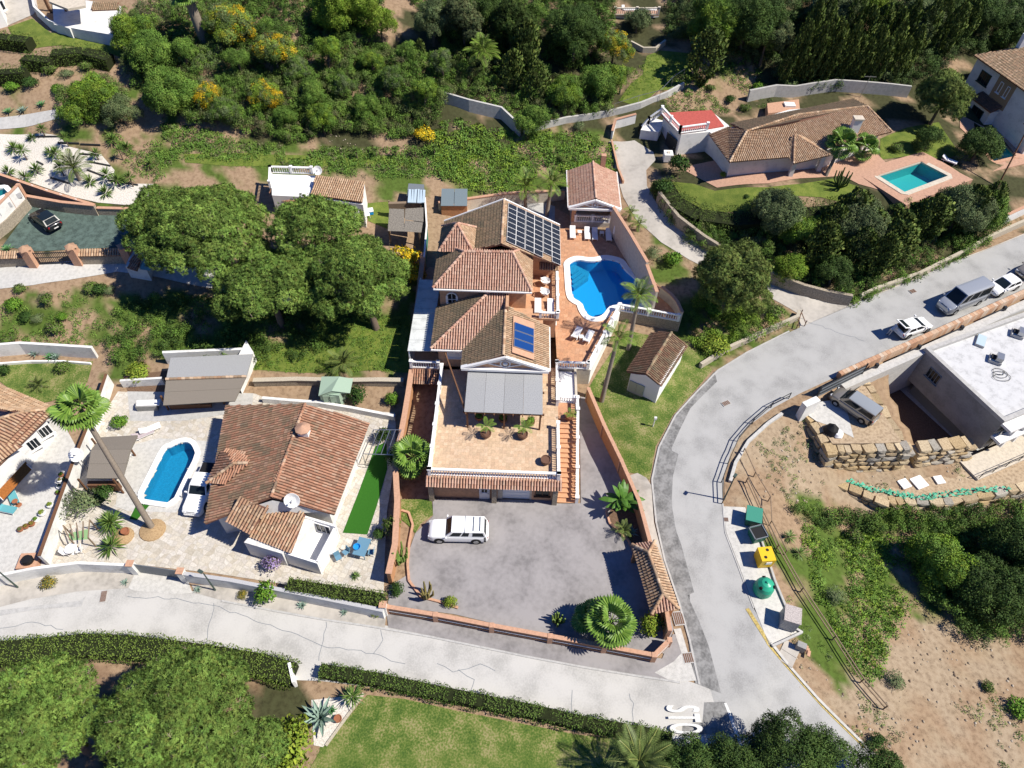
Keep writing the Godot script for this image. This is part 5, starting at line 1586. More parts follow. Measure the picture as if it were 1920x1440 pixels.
var gum_tones := [Color(0.13,0.175,0.05), Color(0.105,0.15,0.042), Color(0.155,0.195,0.06)]
var green_tones := [Color(0.092,0.155,0.03), Color(0.075,0.13,0.025), Color(0.125,0.185,0.038)]
var dark_green := [Color(0.045,0.078,0.019), Color(0.058,0.092,0.022), Color(0.036,0.062,0.016)]
var lime_tones := [Color(0.13,0.19,0.022), Color(0.10,0.16,0.018), Color(0.16,0.21,0.03)]
var olive_tones := [Color(0.095,0.12,0.06), Color(0.075,0.10,0.05), Color(0.115,0.135,0.07)]
var yellow_tones := [Color(0.48,0.30,0.012), Color(0.40,0.24,0.01), Color(0.20,0.19,0.02), Color(0.52,0.34,0.03)]
func pine(label: String, base: Vector3, top: Vector3, r: float, flat: float, group := "", size := 0.8, dens := 1.1) -> void:
	var t := thing("umbrella_pine", label, "tree", base, 0.0, group)
	var c := top - base
	trunk(t, [V3(0,-0.5,0), c * V3(0.2,0.3,0.2), c * V3(0.6,0.62,0.6), c * V3(1,0.9,1)], 0.42,0.2)
	var lobes := []
	var n := int(r * r * 1.0)
	for i in n:
		var a := i * 2.4
		var k := sqrt((i + 0.6) / n)
		var o := V3(cos(a) * r * 0.86 * k, flat * (0.55 - 0.85 * k * k) + rf(-0.6,0.5), sin(a) * r * 0.86 * k)
		var rr := rf(0.8,1.5)
		lobes.append([c + o, V3(rr, rr * 0.75, rr)])
		if i % 5 == 0: trunk(t, [c * V3(0.7,0.68,0.7), c + o * 0.5 + V3(0, -flat * 0.35,0), c + o], 0.13,0.04, "bark", "limb")
	crown(t, lobes, needle_clumps, "needle", size, dens, pine_tones, -0.3)
	var tx := []
	var tc := []
	for i in int(r * 9):
		var q: Array = lobes[rng.randi() % lobes.size()]
		var d := rdir()
		d.y = absf(d.y) + 0.3
		tx.append(Transform3D(Basis.from_euler(V3(rf(-0.9,0.9), rf(0,6), rf(-0.9,0.9))).scaled(Vector3.ONE * rf(0.5,1.1)), q[0] + d.normalized() * q[1] * 1.02))
		tc.append(Color(0.36,0.29,0.22) * rf(0.7,1.2))
	scatter("dead_twigs", twig_mesh, M.tile, tx, tc, t)
func tree(label: String, called: String, base: Vector3, h: float, r: float, tones: Array, group := "", kind := 0, size := 0.55, stretch := 1.0, dens := 0.9) -> Node3D:
	var t := thing(called, label, "tree", base, rf(0, TAU), group)
	trunk(t, [V3(0,-0.4,0),V3(rf(-0.2,0.2), h * 0.35, rf(-0.2,0.2)),V3(rf(-0.3,0.3), h * 0.75, rf(-0.3,0.3))], 0.09 + r * 0.045,0.06)
	var lobes := []
	var n := 9 + int(r * r * 1.7)
	var c := V3(0, h - r * stretch * 0.75,0)
	for i in n:
		var d := rdir()
		if d.y < -0.4: d.y = -d.y
		var rr := maxf(0.5, r * rf(0.2,0.38))
		lobes.append([c + d * V3(r, r * stretch, r) * rf(0.5,0.8),V3(rr, rr * 0.85, rr)])
	for i in 3: trunk(t, [V3(0, h * 0.4,0), lobes[i][0]], 0.08,0.03, "bark", "limb")
	crown(t, lobes, leaf_clumps if kind == 0 else needle_clumps, "leaf" if kind == 0 else "needle", size, dens, tones, -0.45)
	return t
func bush(label: String, p: Vector2, r: float, h: float, kind: int, group := "", called := "shrub", cat := "shrub") -> Node3D:
	var o := obj(called, bush_meshes[kind], M.leaf)
	o.position = at(p, -0.1)
	o.rotation.y = rf(0, TAU)
	o.scale = V3(r, h * 0.8, r) * 0.95
	return tag(o, label, cat, group)
func cypress(label: String, base: Vector3, h: float, w: float, group: String) -> void:
	var o := obj("cypress", cypress_meshes[rng.randi() % 3], M.leaf)
	o.position = base + V3(0,-0.3,0)
	o.rotation.y = rf(0, TAU)
	o.scale = V3(w, h, w)
	tag(o, label, "tree", group)
func palm(label: String, called: String, base: Vector3, top: Vector3, kind: String, n: int, s: float, group := "", r0 := 0.28, r1 := 0.17) -> Node3D:
	var t := thing(called, label, "palm tree", base, 0.0, group)
	var c := top - base
	if c.length() > 0.3: trunk(t, [V3(0,-0.3,0), c * 0.04, c * 0.35, c * 0.7, c], r0, r1, "palm_bark")
	var mesh: ArrayMesh = {"fan": fan_mesh, "feather": feather_mesh, "date": date_mesh}[kind]
	for k in n:
		var o := MeshInstance3D.new()
		o.mesh = mesh
		o.set_surface_override_material(0, M.gloss_leaf)
		o.name = "frond"
		var el := lerpf(-1.15,0.55, float(k) / n)
		o.transform = Transform3D(Basis(Vector3.UP, k * 2.39996 + rf(-0.2,0.2)) * Basis(Vector3.RIGHT, el + rf(-0.12,0.12)) * Basis().scaled(Vector3.ONE * s * rf(0.85,1.1)), c + V3(0,0.1,0))
		t.add_child(o, true)
	return t
func yucca(label: String, p: Vector2, h: float, s: float, group := "", heads := 1) -> Node3D:
	var t := thing("yucca", label, "yucca", at(p), rf(0, TAU), group)
	for i in heads:
		var off := V3(rf(-0.7,0.7), rf(-0.3,0.4), rf(-0.7,0.7)) * (0.0 if heads == 1 else s)
		if h > 0.25: trunk(t, [V3(0,-0.2,0),V3(0, h, 0) + off], 0.08,0.06)
		var o := obj("leaf_rosette", yucca_mesh, M.gloss_leaf, t)
		o.position = V3(0, h, 0) + off
		o.scale = Vector3.ONE * s
		o.rotation.y = i * 1.3
	return t
func agave(label: String, p: Vector2, s: float, group := "", tint := false) -> Node3D:
	var t := thing("agave", label, "agave", at(p), rf(0, TAU), group)
	for k in 22:
		var o := MeshInstance3D.new()
		o.mesh = agave_leaf
		o.set_surface_override_material(0, M.green_agave if tint else M.gloss_leaf)
		o.name = "leaf"
		o.transform = Transform3D(Basis(Vector3.UP, k * 2.39996) * Basis(Vector3.RIGHT, -0.15 - 0.95 * k / 22.0) * Basis().scaled(Vector3.ONE * s * (1.0 - 0.35 * k / 22.0)),V3(0,0.05,0))
		t.add_child(o, true)
	return t
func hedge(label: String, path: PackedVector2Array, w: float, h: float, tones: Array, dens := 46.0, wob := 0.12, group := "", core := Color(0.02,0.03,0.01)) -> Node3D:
	var t := thing("hedge", label, "hedge", at(path[0]), 0.0, group)
	t.position = Vector3.ZERO
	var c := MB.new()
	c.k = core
	var m := MB.new()
	var nz := FastNoiseLite.new()
	nz.seed = 17; nz.frequency = 0.35
	for i in path.size() - 1:
		var a := path[i]
		var b := path[i + 1]
		var d := (b - a).normalized()
		var s := d.orthogonal()
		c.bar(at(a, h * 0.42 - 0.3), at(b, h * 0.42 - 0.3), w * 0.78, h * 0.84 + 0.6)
		var len := a.distance_to(b)
		for f in [[Vector3.UP, w, 0], [v3(s, 0), h, 1], [v3(-s, 0), h, -1]]:
			var n := int(len * f[1] * dens)
			for k in n:
				var u := rng.randf() * (len + 0.2)
				var q := rng.randf()
				var p2 := a + d * u
				var bulge := nz.get_noise_2d(p2.x * 2.0 + f[2] * 9.0, p2.y * 2.0) * wob * 2.0
				var p: Vector3
				if f[2] == 0: p = at(p2 + s * (q - 0.5) * w, h + bulge * (1.0) - 0.12 * pow(absf(q - 0.5) * 2,4))
				else: p = at(p2 + s * f[2] * (w / 2 + bulge), q * h)
				var nn: Vector3 = (f[0] + rdir() * 0.35 + V3(0,0.15,0)).normalized()
				m.k = tones[rng.randi() % tones.size()] * rf(0.75,1.2)
				leaf(m, p - nn * 0.06, (nn * 0.6 + rdir()).normalized(), nn, rf(0.1,0.19), rf(0.06,0.1))
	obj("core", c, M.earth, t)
	obj("foliage", m, M.leaf, t)
	return t
func cover(called: String, polys: Array, per: float, mesh: ArrayMesh, mat: String, s0: float, s1: float, tones: Array, clump := 0.0, holes: Array = []) -> void:
	var xf := []
	var tint := []
	var nz := FastNoiseLite.new()
	nz.seed = 23; nz.frequency = 0.11
	for poly in polys:
		var lo: Vector2 = poly[0]
		var hi: Vector2 = poly[0]
		for p in poly:
			lo = lo.min(p); hi = hi.max(p)
		var n := int((hi.x - lo.x) * (hi.y - lo.y) * per)
		for i in n:
			var p := V2(rf(lo.x, hi.x), rf(lo.y, hi.y))
			if not Geometry2D.is_point_in_polygon(p, poly) or inside(holes, p): continue
			var u := nz.get_noise_2d(p.x, p.y)
			if u < clump - 0.35: continue
			var s := rf(s0, s1)
			xf.append(Transform3D(Basis(Vector3.UP, rf(0, TAU)).scaled_local(V3(s, s * rf(0.7,1.2), s)), at(p, -0.02)))
			tint.append(tones[rng.randi() % tones.size()] * rf(0.75,1.2))
	scatter(called, mesh, M[mat], xf, tint)
func thicket(called: String, poly: PackedVector2Array, per: float, h0: float, h1: float, tones: Array, holes: Array = []) -> void:
	var parts := [[], [], []]
	var cols := [[], [], []]
	var nz := FastNoiseLite.new()
	nz.seed = 31; nz.frequency = 0.13
	var lo := poly[0]
	var hi := poly[0]
	for p in poly:
		lo = lo.min(p); hi = hi.max(p)
	for i in int((hi.x - lo.x) * (hi.y - lo.y) * per):
		var p := V2(rf(lo.x, hi.x), rf(lo.y, hi.y))
		if not Geometry2D.is_point_in_polygon(p, poly) or inside(holes, p): continue
		var u := clampf(nz.get_noise_2d(p.x, p.y) * 1.1 + 0.5,0,1)
		var y := lerpf(h0, h1, u) * rf(0.35,1.0)
		var k := rng.randi() % 3
		var s := rf(0.35,0.7)
		parts[k].append(Transform3D(Basis(Vector3.UP, rf(0, TAU)).rotated(Vector3.RIGHT, rf(-0.4,0.4)).scaled_local(V3(s, s * rf(0.9,1.5), s)), at(p, y)))
		var v := clampf(nz.get_noise_2d(p.x * 2.3 + 40, p.y * 2.3) + 0.5,0,0.999)
		cols[k].append(tones[int(v * tones.size())].lerp(tones[rng.randi() % tones.size()], 0.35) * rf(0.78,1.2))
	for k in 3: scatter(called, leaf_clumps[k], M.leaf, parts[k], cols[k])
func poly_block(parent: Node, called: String, poly: PackedVector2Array, y0: float, y1: float, mat: String) -> MeshInstance3D:
	var m := MB.new()
	m.prism(poly, y0, y1)
	return obj(called, m, M[mat], parent)
func chair(label: String, p: Vector3, turn: float, mat: String, group: String) -> void:
	var t := thing("garden_chair", label, "chair", p, turn, group)
	var m := MB.new()
	m.box(V3(0,0.44,0),V3(0.5,0.05,0.5))
	obj("seat", m, M[mat], t)
	m = MB.new()
	m.box(V3(0,0.72,-0.26),V3(0.5,0.5,0.05), Basis(Vector3.RIGHT, -0.2))
	obj("backrest", m, M[mat], t)
	for q in [[-1,-1], [1,-1], [1,1], [-1,1]]:
		m = MB.new()
		m.cyl(V3(q[0] * 0.22,0, q[1] * 0.22),V3(q[0] * 0.2,0.43, q[1] * 0.2), 0.022,0.022,5)
		obj("leg", m, M.clean_white, t)
func round_table(label: String, p: Vector3, r: float, mat: String) -> void:
	var t := thing("garden_table", label, "table", p)
	var m := MB.new()
	m.lathe(V3(0,0.7,0), [[0.0,0.0], [r, 0.0], [r, 0.04], [0.0,0.05]], 14)
	obj("table_top", m, M[mat], t)
	m = MB.new()
	m.lathe(Vector3.ZERO, [[0.0,0.0], [0.28,0.02], [0.05,0.1], [0.05,0.7]], 8)
	obj("pedestal", m, M[mat], t)
func dish(label: String, foot: Vector3, h: float, r: float, look: Vector3) -> void:
	var t := thing("satellite_dish", label, "satellite dish", foot, 0.0, "satellite dishes")
	var m := MB.new()
	m.cyl(Vector3.ZERO, V3(0, h, 0), 0.05,0.05,6)
	obj("mast", m, M.metal, t)
	m = MB.new()
	m.lathe(Vector3.ZERO, [[0.0,0.0], [r * 0.5, r * 0.06], [r, r * 0.26], [r * 0.98, r * 0.3], [r * 0.5, r * 0.1], [0.0, r * 0.04]], 16)
	var o := obj("reflector", m, M.clean_white, t)
	var d := look.normalized()
	var x := d.cross(Vector3.BACK).normalized()
	o.transform = Transform3D(Basis(x, d, x.cross(d)),V3(0, h, 0))
	m = MB.new()
	m.bar(V3(0, h, 0),V3(0, h, 0) + d * r * 0.9,0.03,0.03)
	m.box(V3(0, h, 0) + d * r * 0.9, V3(0.12,0.12,0.12))
	obj("feed_arm", m, M.metal, t)
func pots_row(spots: Array, group: String) -> void:
	for q in spots:
		var pt := thing("flower_pot", q[1], "potted plant", at(q[0], 0.06), rf(0,6), group)
		pot(pt, Vector3.ZERO, q[2], q[2] * 1.1, q[3])
		var fo := obj("foliage", bush_meshes[q[4]], M.leaf, pt)
		fo.position = V3(0, q[2] * 0.8,0)
		fo.scale = Vector3.ONE * q[2] * 0.85
func thatch_roof(t: Node, a: Vector3, b: Vector3, ra: Vector3, rb: Vector3, mat: String) -> void:
	var n := (b - a).cross(ra - a).normalized()
	if n.y < 0: n = -n
	for k in 2:
		var m := MB.new()
		var p := [a.lerp(ra, k * 0.5), b.lerp(rb, k * 0.5), b.lerp(rb, 0.55 + k * 0.45), a.lerp(ra, 0.55 + k * 0.45)]
		var top := p.map(func(q): return q + n * (0.02 + 0.03 * k))
		var bot := p.map(func(q): return q - n * 0.14)
		m.face(top, n); m.face(bot, -n)
		for i in 4: m.face([top[i], top[(i + 1) % 4], bot[(i + 1) % 4], bot[i]], top[i] + top[(i + 1) % 4] - top[(i + 2) % 4] - top[(i + 3) % 4])
		obj("roof_course", m, M[mat], t)
func left_yards() -> void:
	var t := thing("bungalow", "white bungalow with red-brown barrel-tile gable roof beside the small pool", "house")
	var y := 3.1
	poly_block(t, "wall", PV([-24.6,-29.5,-26.1,-40.4,-19.7,-41,-13.9,-39.6,-15.4,-30.6,-20.3,-31]), -0.4,3.0, "white_wall")
	var r0 := V3(-19.12,4.9,-40.52)
	var r1 := V3(-19.83,4.9,-30.5)
	roof_slope(t, [V3(-13.27,3.1,-39.9),V3(-14.73,3.1,-30.07), r1, r0], red_tones, 0.27,0.38, "roof_bed", 0.1)
	roof_slope(t, [V3(-25.44,3,-28.83),V3(-27.26,3,-41.46), r0, r1], red_tones + moss_tones, 0.27,0.38, "roof_bed", 0.3)
	ridge(t, r1, r0, red_tones)
	var gm := MB.new()
	gm.face([V3(-24.83,2.9,-29.41),V3(-15.35,2.9,-30.47),V3(-19.7,4.7,-30.32)], V3(0,0,1))
	gm.face([V3(-26.63,2.9,-41.31),V3(-13.78,2.9,-40.1),V3(-19.13,4.75,-40.45)], V3(0,0,-1))
	obj("gable_wall", gm, M.white_wall, t)
	var p0 := V3(-26.43,3.1,-32.77)
	var p1 := V3(-25.93,3.3,-36.29)
	var pa := V3(-24.14,4.25,-34.11)
	var pb := V3(-22.84,4.3,-34.19)
	roof_slope(t, [p1, p0, pa], red_tones, 0.27,0.38)
	roof_slope(t, [p0, V3(-24.67,3.6,-32.37), pb, pa], red_tones, 0.27,0.38)
	roof_slope(t, [V3(-23.69,3.9,-35.56), p1, pa, pb], red_tones, 0.27,0.38)
	ridge(t, pa, pb, buff_tones)
	ridge(t, p0, pa, buff_tones)
	block(t, "porch_post", V3(-26.6,0,-33.4),V3(-26.35,2.85,-33.15), "white_wall")
	var ch := V3(-18.53,3.9,-37.31)
	var cm := block(t, "chimney", ch + V3(-0.45,-0.5,-0.4), ch + V3(0.45,1.5,0.4), "clean_white")
	var hat := MB.new()
	hat.k = Color(0.5,0.3,0.2)
	hat.lathe(ch + V3(0,1.5,0), [[0.72,0.0], [0.72,0.08], [0.0,0.5]], 8)
	obj("chimney_cap", hat, M.tile, cm)
	poly_block(t, "annex_wall", PV([-22,-27.6,-18.6,-26.7,-16.5,-29.9,-20.4,-30.5]), -0.4,2.3, "white_wall")
	roof_slope(t, [V3(-21.67,2.4,-28.1),V3(-17.85,2.4,-26.73),V3(-17.19,3.2,-29.96),V3(-20.72,3.2,-30.44)], buff_tones + red_tones, 0.27,0.38)
	roof_slope(t, [V3(-23.46,3.5,-28.83),V3(-21.37,3.2,-27.93),V3(-20.01,4.3,-29.78),V3(-22.7,4.5,-30.63)], buff_tones + red_tones, 0.27,0.38)
	window(t, V3(-20.49,1.3,-27.53),V3(-0.3,0,1), 1.3,0.9, "clean_white", 4)
	var bx := Basis(Vector3.UP, -0.27)
	var bo := V3(-16.53,2.1,-28.16)
	bo.y = 0
	for q in [[V3(0,1.05,1.7),V3(3.0,2.1,0.2)], [V3(-1.4,1.05,0),V3(0.2,2.1,3.4)], [V3(1.4,1.05,0),V3(0.2,2.1,3.4)], [V3(0,1.2,-1.7),V3(3.0,2.4,0.2)], [V3(0,0.55,0),V3(2.8,0.1,3.2)]]:
		var m := MB.new()
		m.box(bo + bx * q[0], q[1], bx)
		obj("patio_wall", m, M.clean_white, t)
	window(t, bo + bx * V3(0,0.7,-1.58), bx * V3(0,0,1), 1.8,1.4, "clean_white", 3)
	window(t, bo + bx * V3(-1.28,0.7,-0.3), bx * V3(1,0,0), 1.0,1.1, "clean_white", 2)
	dish("large round satellite dish above the front gable of the bungalow", V3(-18.03,4.8,-30.38) - V3(0,2.6,0), 2.6,0.68, V3(0.1,0.62,0.9))
	dish("white satellite dish on the yard wall beside the thatched cabana", V3(-39.32,0.1,-35.58), 2.4,0.65, V3(0.2,0.7,0.6))
	var loop: PackedVector2Array = pit.yard
	var pl := pool("narrow blue pool with a rounded end in the flagged yard", loop, 0.12,0.42,1.4, "pool_blue")
	var lad := MB.new()
	lad.tube([V3(-34.04,0.1,-33.03),V3(-33.75,0.7,-33.01),V3(-32.65,0.7,-31.95),V3(-32.93,0,-32.13)], [0.03,0.03,0.03,0.03], 6)
	obj("handrail", lad, M.clean_white, pl)
	var cb := thing("cabana", "small thatched cabana under the leaning palm beside the pool", "cabana")
	thatch_roof(cb, V3(-37.55,2.3,-33.25),V3(-34.37,2.3,-33.39),V3(-37.84,3,-35.86),V3(-34.37,3,-36.02), "thatch")
	thatch_roof(cb, V3(-34.74,2.35,-38.08),V3(-37.97,2.35,-37.69),V3(-34.37,3,-36.02),V3(-37.84,3,-35.86), "thatch")
	for q in [V2(-38.19,-33.09),V2(-35.12,-33.21),V2(-35.56,-37.31),V2(-38.77,-37.48)]: block(cb, "post", V3(q.x - 0.07,-0.2, q.y - 0.07),V3(q.x + 0.07,2.4, q.y + 0.07), "wood")
	poly_block(cb, "counter", PV([-38.1,-33.3,-35.4,-33.4,-35.5,-33.9,-38.2,-33.8]), -0.2,1.0, "wood")
	var br := thing("thatched_bar", "long thatched bar shed with a grey upper roof north of the bungalow", "shed")
	thatch_roof(br, V3(-33.5,2.5,-41.57),V3(-26.84,2.5,-42.4),V3(-33.8,3.3,-44.18),V3(-26.16,3.3,-44.89), "thatch")
	thatch_roof(br, V3(-26.41,3.1,-48.05),V3(-34.45,3.1,-47.15),V3(-26.16,3.3,-44.89),V3(-33.8,3.3,-44.18), "reed")
	ridge(br, V3(-33.77,3.35,-44.14),V3(-26.13,3.35,-44.85), buff_tones)
	poly_block(br, "side_wall", PV([-28.1,-46.2,-27.7,-50.1,-26.5,-48.5,-27.2,-44.7]), -0.5,2.9, "white_wall")
	poly_block(br, "rear_wall", PV([-35.7,-48,-27.5,-48.9,-27.6,-49.2,-35.8,-48.3]), -0.5,2.8, "white_wall")
	for q in [V2(-34.13,-42.7),V2(-30.9,-42.98),V2(-28.69,-43.49)]: block(br, "post", V3(q.x - 0.08,-0.2, q.y - 0.08),V3(q.x + 0.08,2.5, q.y + 0.08), "wood")
	poly_block(br, "bar_counter", PV([-33.9,-42.7,-29.8,-43,-30,-43.6,-34.1,-43.2]), -0.2,1.05, "wood")
	var sb := thing("side_board", "white built-in counter beside the thatched bar", "counter")
	poly_block(sb, "worktop", PV([-37,-42.5,-34.8,-42.7,-34.9,-43.4,-37.2,-43.2]), 0.95,1.05, "clean_white")
	poly_block(sb, "base", PV([-37.1,-42.4,-35.1,-42.6,-35.3,-43.2,-37.3,-43]), -0.1,0.95, "grey_wall")
	for q in [[V2(-35.49,-39.64), 2.2, "mauve sun lounger by the small pool, nearer the cabana"], [V2(-35.04,-40.29), 2.2, "white sun lounger by the small pool, farther from the cabana"]]:
		lounger(q[2], at(q[0], 0.07), q[1], "loungers in the flagged yard", "cloth_white" if q[2].begins_with("white") else "mauve_cloth")
	chair("pale chair under the cabana's pool-side eave", at(V2(-36.02,-37.01), 0.07), 1.2, "clean_white", "chairs of the flagged yard")
	round_table("white garden table with two chairs near the street wall gate", at(V2(-37.08,-27.24), 0.07), 0.5, "clean_white")
	chair("white chair left of the white garden table", at(V2(-37.54,-27.02), 0.07), 1.6, "clean_white", "chairs of the flagged yard")
	chair("white chair right of the white garden table", at(V2(-36.5,-27.26), 0.07), -1.3, "clean_white", "chairs of the flagged yard")
	var bt := thing("garden_table", "blue-grey rectangular table beside the green strip lawn", "table", at(V2(-12.43,-28.35), 0.07), -0.2)
	var m := MB.new()
	m.box(V3(0,0.72,0),V3(1.1,0.05,1.7))
	obj("table_top", m, mk("blue_grey", Color(0.12,0.24,0.33), 0.5), bt)
	for q in [[-1,-1], [1,-1], [1,1], [-1,1]]: block(bt, "leg", V3(q[0] * 0.45 - 0.03,0, q[1] * 0.75 - 0.03),V3(q[0] * 0.45 + 0.03,0.7, q[1] * 0.75 + 0.03), "blue_grey")
	mk("bright_blue", Color(0.02,0.26,0.62), 0.4)
	var tub := thing("washing_tub", "bright blue plastic tub on the blue-grey table", "tub", at(V2(-12.82,-28.24), 0.82))
	m = MB.new()
	m.lathe(Vector3.ZERO, [[0.0,0.0], [0.24,0.0], [0.32,0.22], [0.29,0.22], [0.22,0.04], [0.0,0.04]], 14)
	obj("bowl", m, M.bright_blue, tub)
	for q in [[V2(-14.35,-27.43), 0.6], [V2(-13.79,-27.95), -0.7], [V2(-11.63,-28.03), -1.6], [V2(-14.94,-27.91), 1.9]]:
		chair(["blue folding chair nearest the white patio box", "dark folding chair between the patio box and the blue table", "blue-grey chair on the wall side of the blue table", "pale folding chair against the white patio box"][[0.6,-0.7,-1.6,1.9].find(q[1])], at(q[0], 0.07), q[1], "blue_grey" if q[1] != 1.9 else "clean_white", "folding chairs by the blue table")
	var sp := thing("steel_pergola", "bare white steel pergola frame over the end of the strip lawn", "pergola")
	var f0 := V3(-12.96,2.4,-39.62)
	var f1 := V3(-10.35,2.4,-39.74)
	var f2 := V3(-10.72,2.4,-36.86)
	var f3 := V3(-13.52,2.4,-36.86)
	for e in [[f0, f1], [f1, f2], [f2, f3], [f3, f0]]:
		m = MB.new()
		m.bar(e[0], e[1], 0.06,0.06)
		obj("frame_bar", m, M.metal, sp)
	for k in 4:
		m = MB.new()
		m.bar(f0.lerp(f1, (k + 1) / 5.0), f3.lerp(f2, (k + 1) / 5.0), 0.05,0.05)
		obj("cross_bar", m, M.metal, sp)
	for p in [f0, f1, f2, f3]:
		m = MB.new()
		m.bar(V3(p.x, 0, p.z), p, 0.06,0.06)
		obj("post", m, M.metal, sp)
	var gs := thing("garden_shed", "pale green garden shed with ridged roof by the terraced bed", "shed")
	mk("shed_green", Color(0.30,0.40,0.31), 0.6)
	poly_block(gs, "wall", PV([-19,-43.9,-17,-43.7,-16.6,-45.1,-18.9,-45.4]), 0.2,2.3, "shed_green")
	for q in [[V3(-18.99,2.3,-43.59),V3(-19.1,2.5,-45.91),V3(-17.27,2.75,-45.78),V3(-17.66,2.75,-43.9)], [V3(-15.97,2.3,-44.07),V3(-15.95,2.4,-45.86),V3(-17.27,2.75,-45.78),V3(-17.66,2.75,-43.9)]]:
		m = MB.new()
		m.face(q, Vector3.UP)
		var low: Array = q.map(func(p): return p - V3(0,0.06,0))
		m.face(low, Vector3.DOWN)
		for i in 4: m.face([q[i], q[(i + 1) % 4], low[(i + 1) % 4], low[i]], q[i] + q[(i + 1) % 4] - q[(i + 2) % 4] - q[(i + 3) % 4])
		obj("roof_sheet", m, M.shed_green, gs)
	m = MB.new()
	m.face([V3(-18.97,2.2,-43.68),V3(-16.06,2.2,-44.15),V3(-17.67,2.7,-43.94)], V3(0,0,1))
	obj("gable", m, M.shed_green, gs)
	for k in 2: door(gs, V3(-18.33,0.6,-43.83) + V3(0.7 * k, 0,0.06),V3(0.1,0,1), 0.62,1.55, "shed_green")
	wall("yard_wall", "long white wall between the flagged yard and the far-left patio", "wall", [V2(-38.73,-25.99),V2(-39.2,-29.78),V2(-39.84,-34.92),V2(-40.09,-37.44),V2(-40.33,-41.18),V2(-40.7,-45.52)], 1.7,0.25, "white_wall", "wood", -99.0,0.5, "", 0.02)
	wall("street_wall", "curved white street wall of the far-left house", "wall", [V2(-43.02,-23.55),V2(-41.21,-24.36),V2(-38.83,-25.02),V2(-35.5,-25.63),V2(-31.15,-25.6)], 1.5,0.24, "white_wall")
	wall("street_wall", "straight white street wall of the bungalow with a lattice top", "wall", [V2(-26.46,-25.02),V2(-22.57,-24.6),V2(-17.03,-23.74),V2(-9.69,-22.52)], 1.45,0.3, "white_wall", "lattice", -99.0,0.5, "", 0.02)
	for q in [[V2(-31.06,-25.6), "white gatepost with a terracotta cap left of the sliding gate"], [V2(-26.75,-25.1), "white gatepost with a terracotta cap right of the sliding gate"], [V2(-9.74,-22.88), "tall white corner post between the hedge and the villa's street wall"]]:
		var gp := thing("gatepost", q[1], "post", at(q[0]))
		block(gp, "post", V3(-0.25,-0.4,-0.25),V3(0.25,1.75,0.25), "white_wall")
		block(gp, "cap", V3(-0.29,1.753,-0.29),V3(0.29,1.83,0.29), "coping_pink")
	var gt := thing("sliding_gate", "dark grey sliding metal gate in the white street wall", "gate")
	var ga := at(V2(-30.8,-25.62))
	var gb := at(V2(-26.96,-25.19))
	for k in 12:
		m = MB.new()
		m.bar(ga.lerp(gb, k / 12.0) + V3(0,0.85,0), ga.lerp(gb, (k + 0.93) / 12.0) + V3(0,0.85,0), 0.05,1.5)
		obj("board", m, M.steel_grey, gt)
	wall("terrace_wall", "white low wall with steps holding the planted bed behind the bungalow", "wall", [V2(-24.86,-43.93),V2(-19.21,-43.75),V2(-15.92,-43.27),V2(-11.42,-42.38)], 0.75,0.3, "white_wall")
	wall("stone_wall", "long rough stone wall below the pine slope lawn", "wall", [V2(-26.16,-45.8),V2(-21.82,-46.23),V2(-16.32,-46.17),V2(-11,-46.36)], 0.75,0.4, "stone_wall", "stone_cap")
	wall("yard_wall", "white wall west of the thatched bar", "wall", [V2(-39.53,-45.33),V2(-35.33,-45.69)], 1.0,0.25, "white_wall")
	wall("retaining_wall", "curved white retaining wall above the left lawn, with a buttress", "wall", [V2(-54.22,-48.12),V2(-50.92,-49.01),V2(-47.07,-49.02),V2(-43.45,-48.9)], 1.6,0.3, "white_wall")
	wall("garden_edge", "low white curved edging along the left lawn", "edging", [V2(-53.81,-47.03),V2(-50.03,-47.97),V2(-46.79,-48.15),V2(-43.82,-47.99)], 0.3,0.18, "clean_white")
	var fl := thing("corner_house", "white house with buff barrel-tile hip roof at the left edge", "house")
	poly_block(fl, "wall", PV([-43.9,-39.4,-46.1,-30.6,-56.5,-33.7,-55,-43.9]), -0.3,2.95, "white_wall")
	var E := V3(-42.96,3,-40.36)
	var hp := V3(-44.53,4.5,-38.74)
	var hl := V3(-48.63,4.6,-36.78)
	roof_slope(fl, [V3(-45.75,3,-32.19), E, hp, hl], buff_tones + red_tones, 0.27,0.38, "roof_bed", 0.1)
	roof_slope(fl, [E, V3(-52.24,3,-43.99),V3(-50.35,4.6,-39.14), hp], buff_tones, 0.27,0.38)
	ridge(fl, E, hp, buff_tones)
	ridge(fl, hp, hl, buff_tones)
	roof_slope(fl, [V3(-45.13,3.4,-33.73),V3(-43.78,3.5,-35.67),V3(-44.98,4.1,-35.43),V3(-46.61,4.2,-34.25)], buff_tones, 0.27,0.38)
	for q in [V3(-44.4,1.1,-36.96),V3(-43.97,1.1,-38.46)]: window(fl, q, V3(0.78,0,0.62), 1.3,1.3, "clean_white", 3)
	var aw := thing("awning", "rust-orange awning on the wall of the far-left house", "awning")
	m = MB.new()
	m.face([V3(-43.85,2.1,-34.94),V3(-43.21,1.7,-34.37),V3(-44.22,1.7,-31.1),V3(-44.88,2.1,-31.53)], Vector3.UP)
	m.face([V3(-43.89,2.06,-34.96),V3(-43.24,1.66,-34.39),V3(-44.26,1.66,-31.12),V3(-44.91,2.06,-31.56)], Vector3.DOWN)
	obj("cloth", m, mk("rust_cloth", Color(0.36,0.13,0.03), 0.9, texs["stain"], 2.0), aw)
	for q in [[V3(-43.21,1.7,-34.37),V3(-43.47,2.3,-34.53)], [V3(-44.22,1.7,-31.1),V3(-44.46,2.3,-31.27)]]:
		m = MB.new()
		m.bar(q[0], q[1], 0.05,0.05)
		obj("arm", m, M.clean_white, aw)
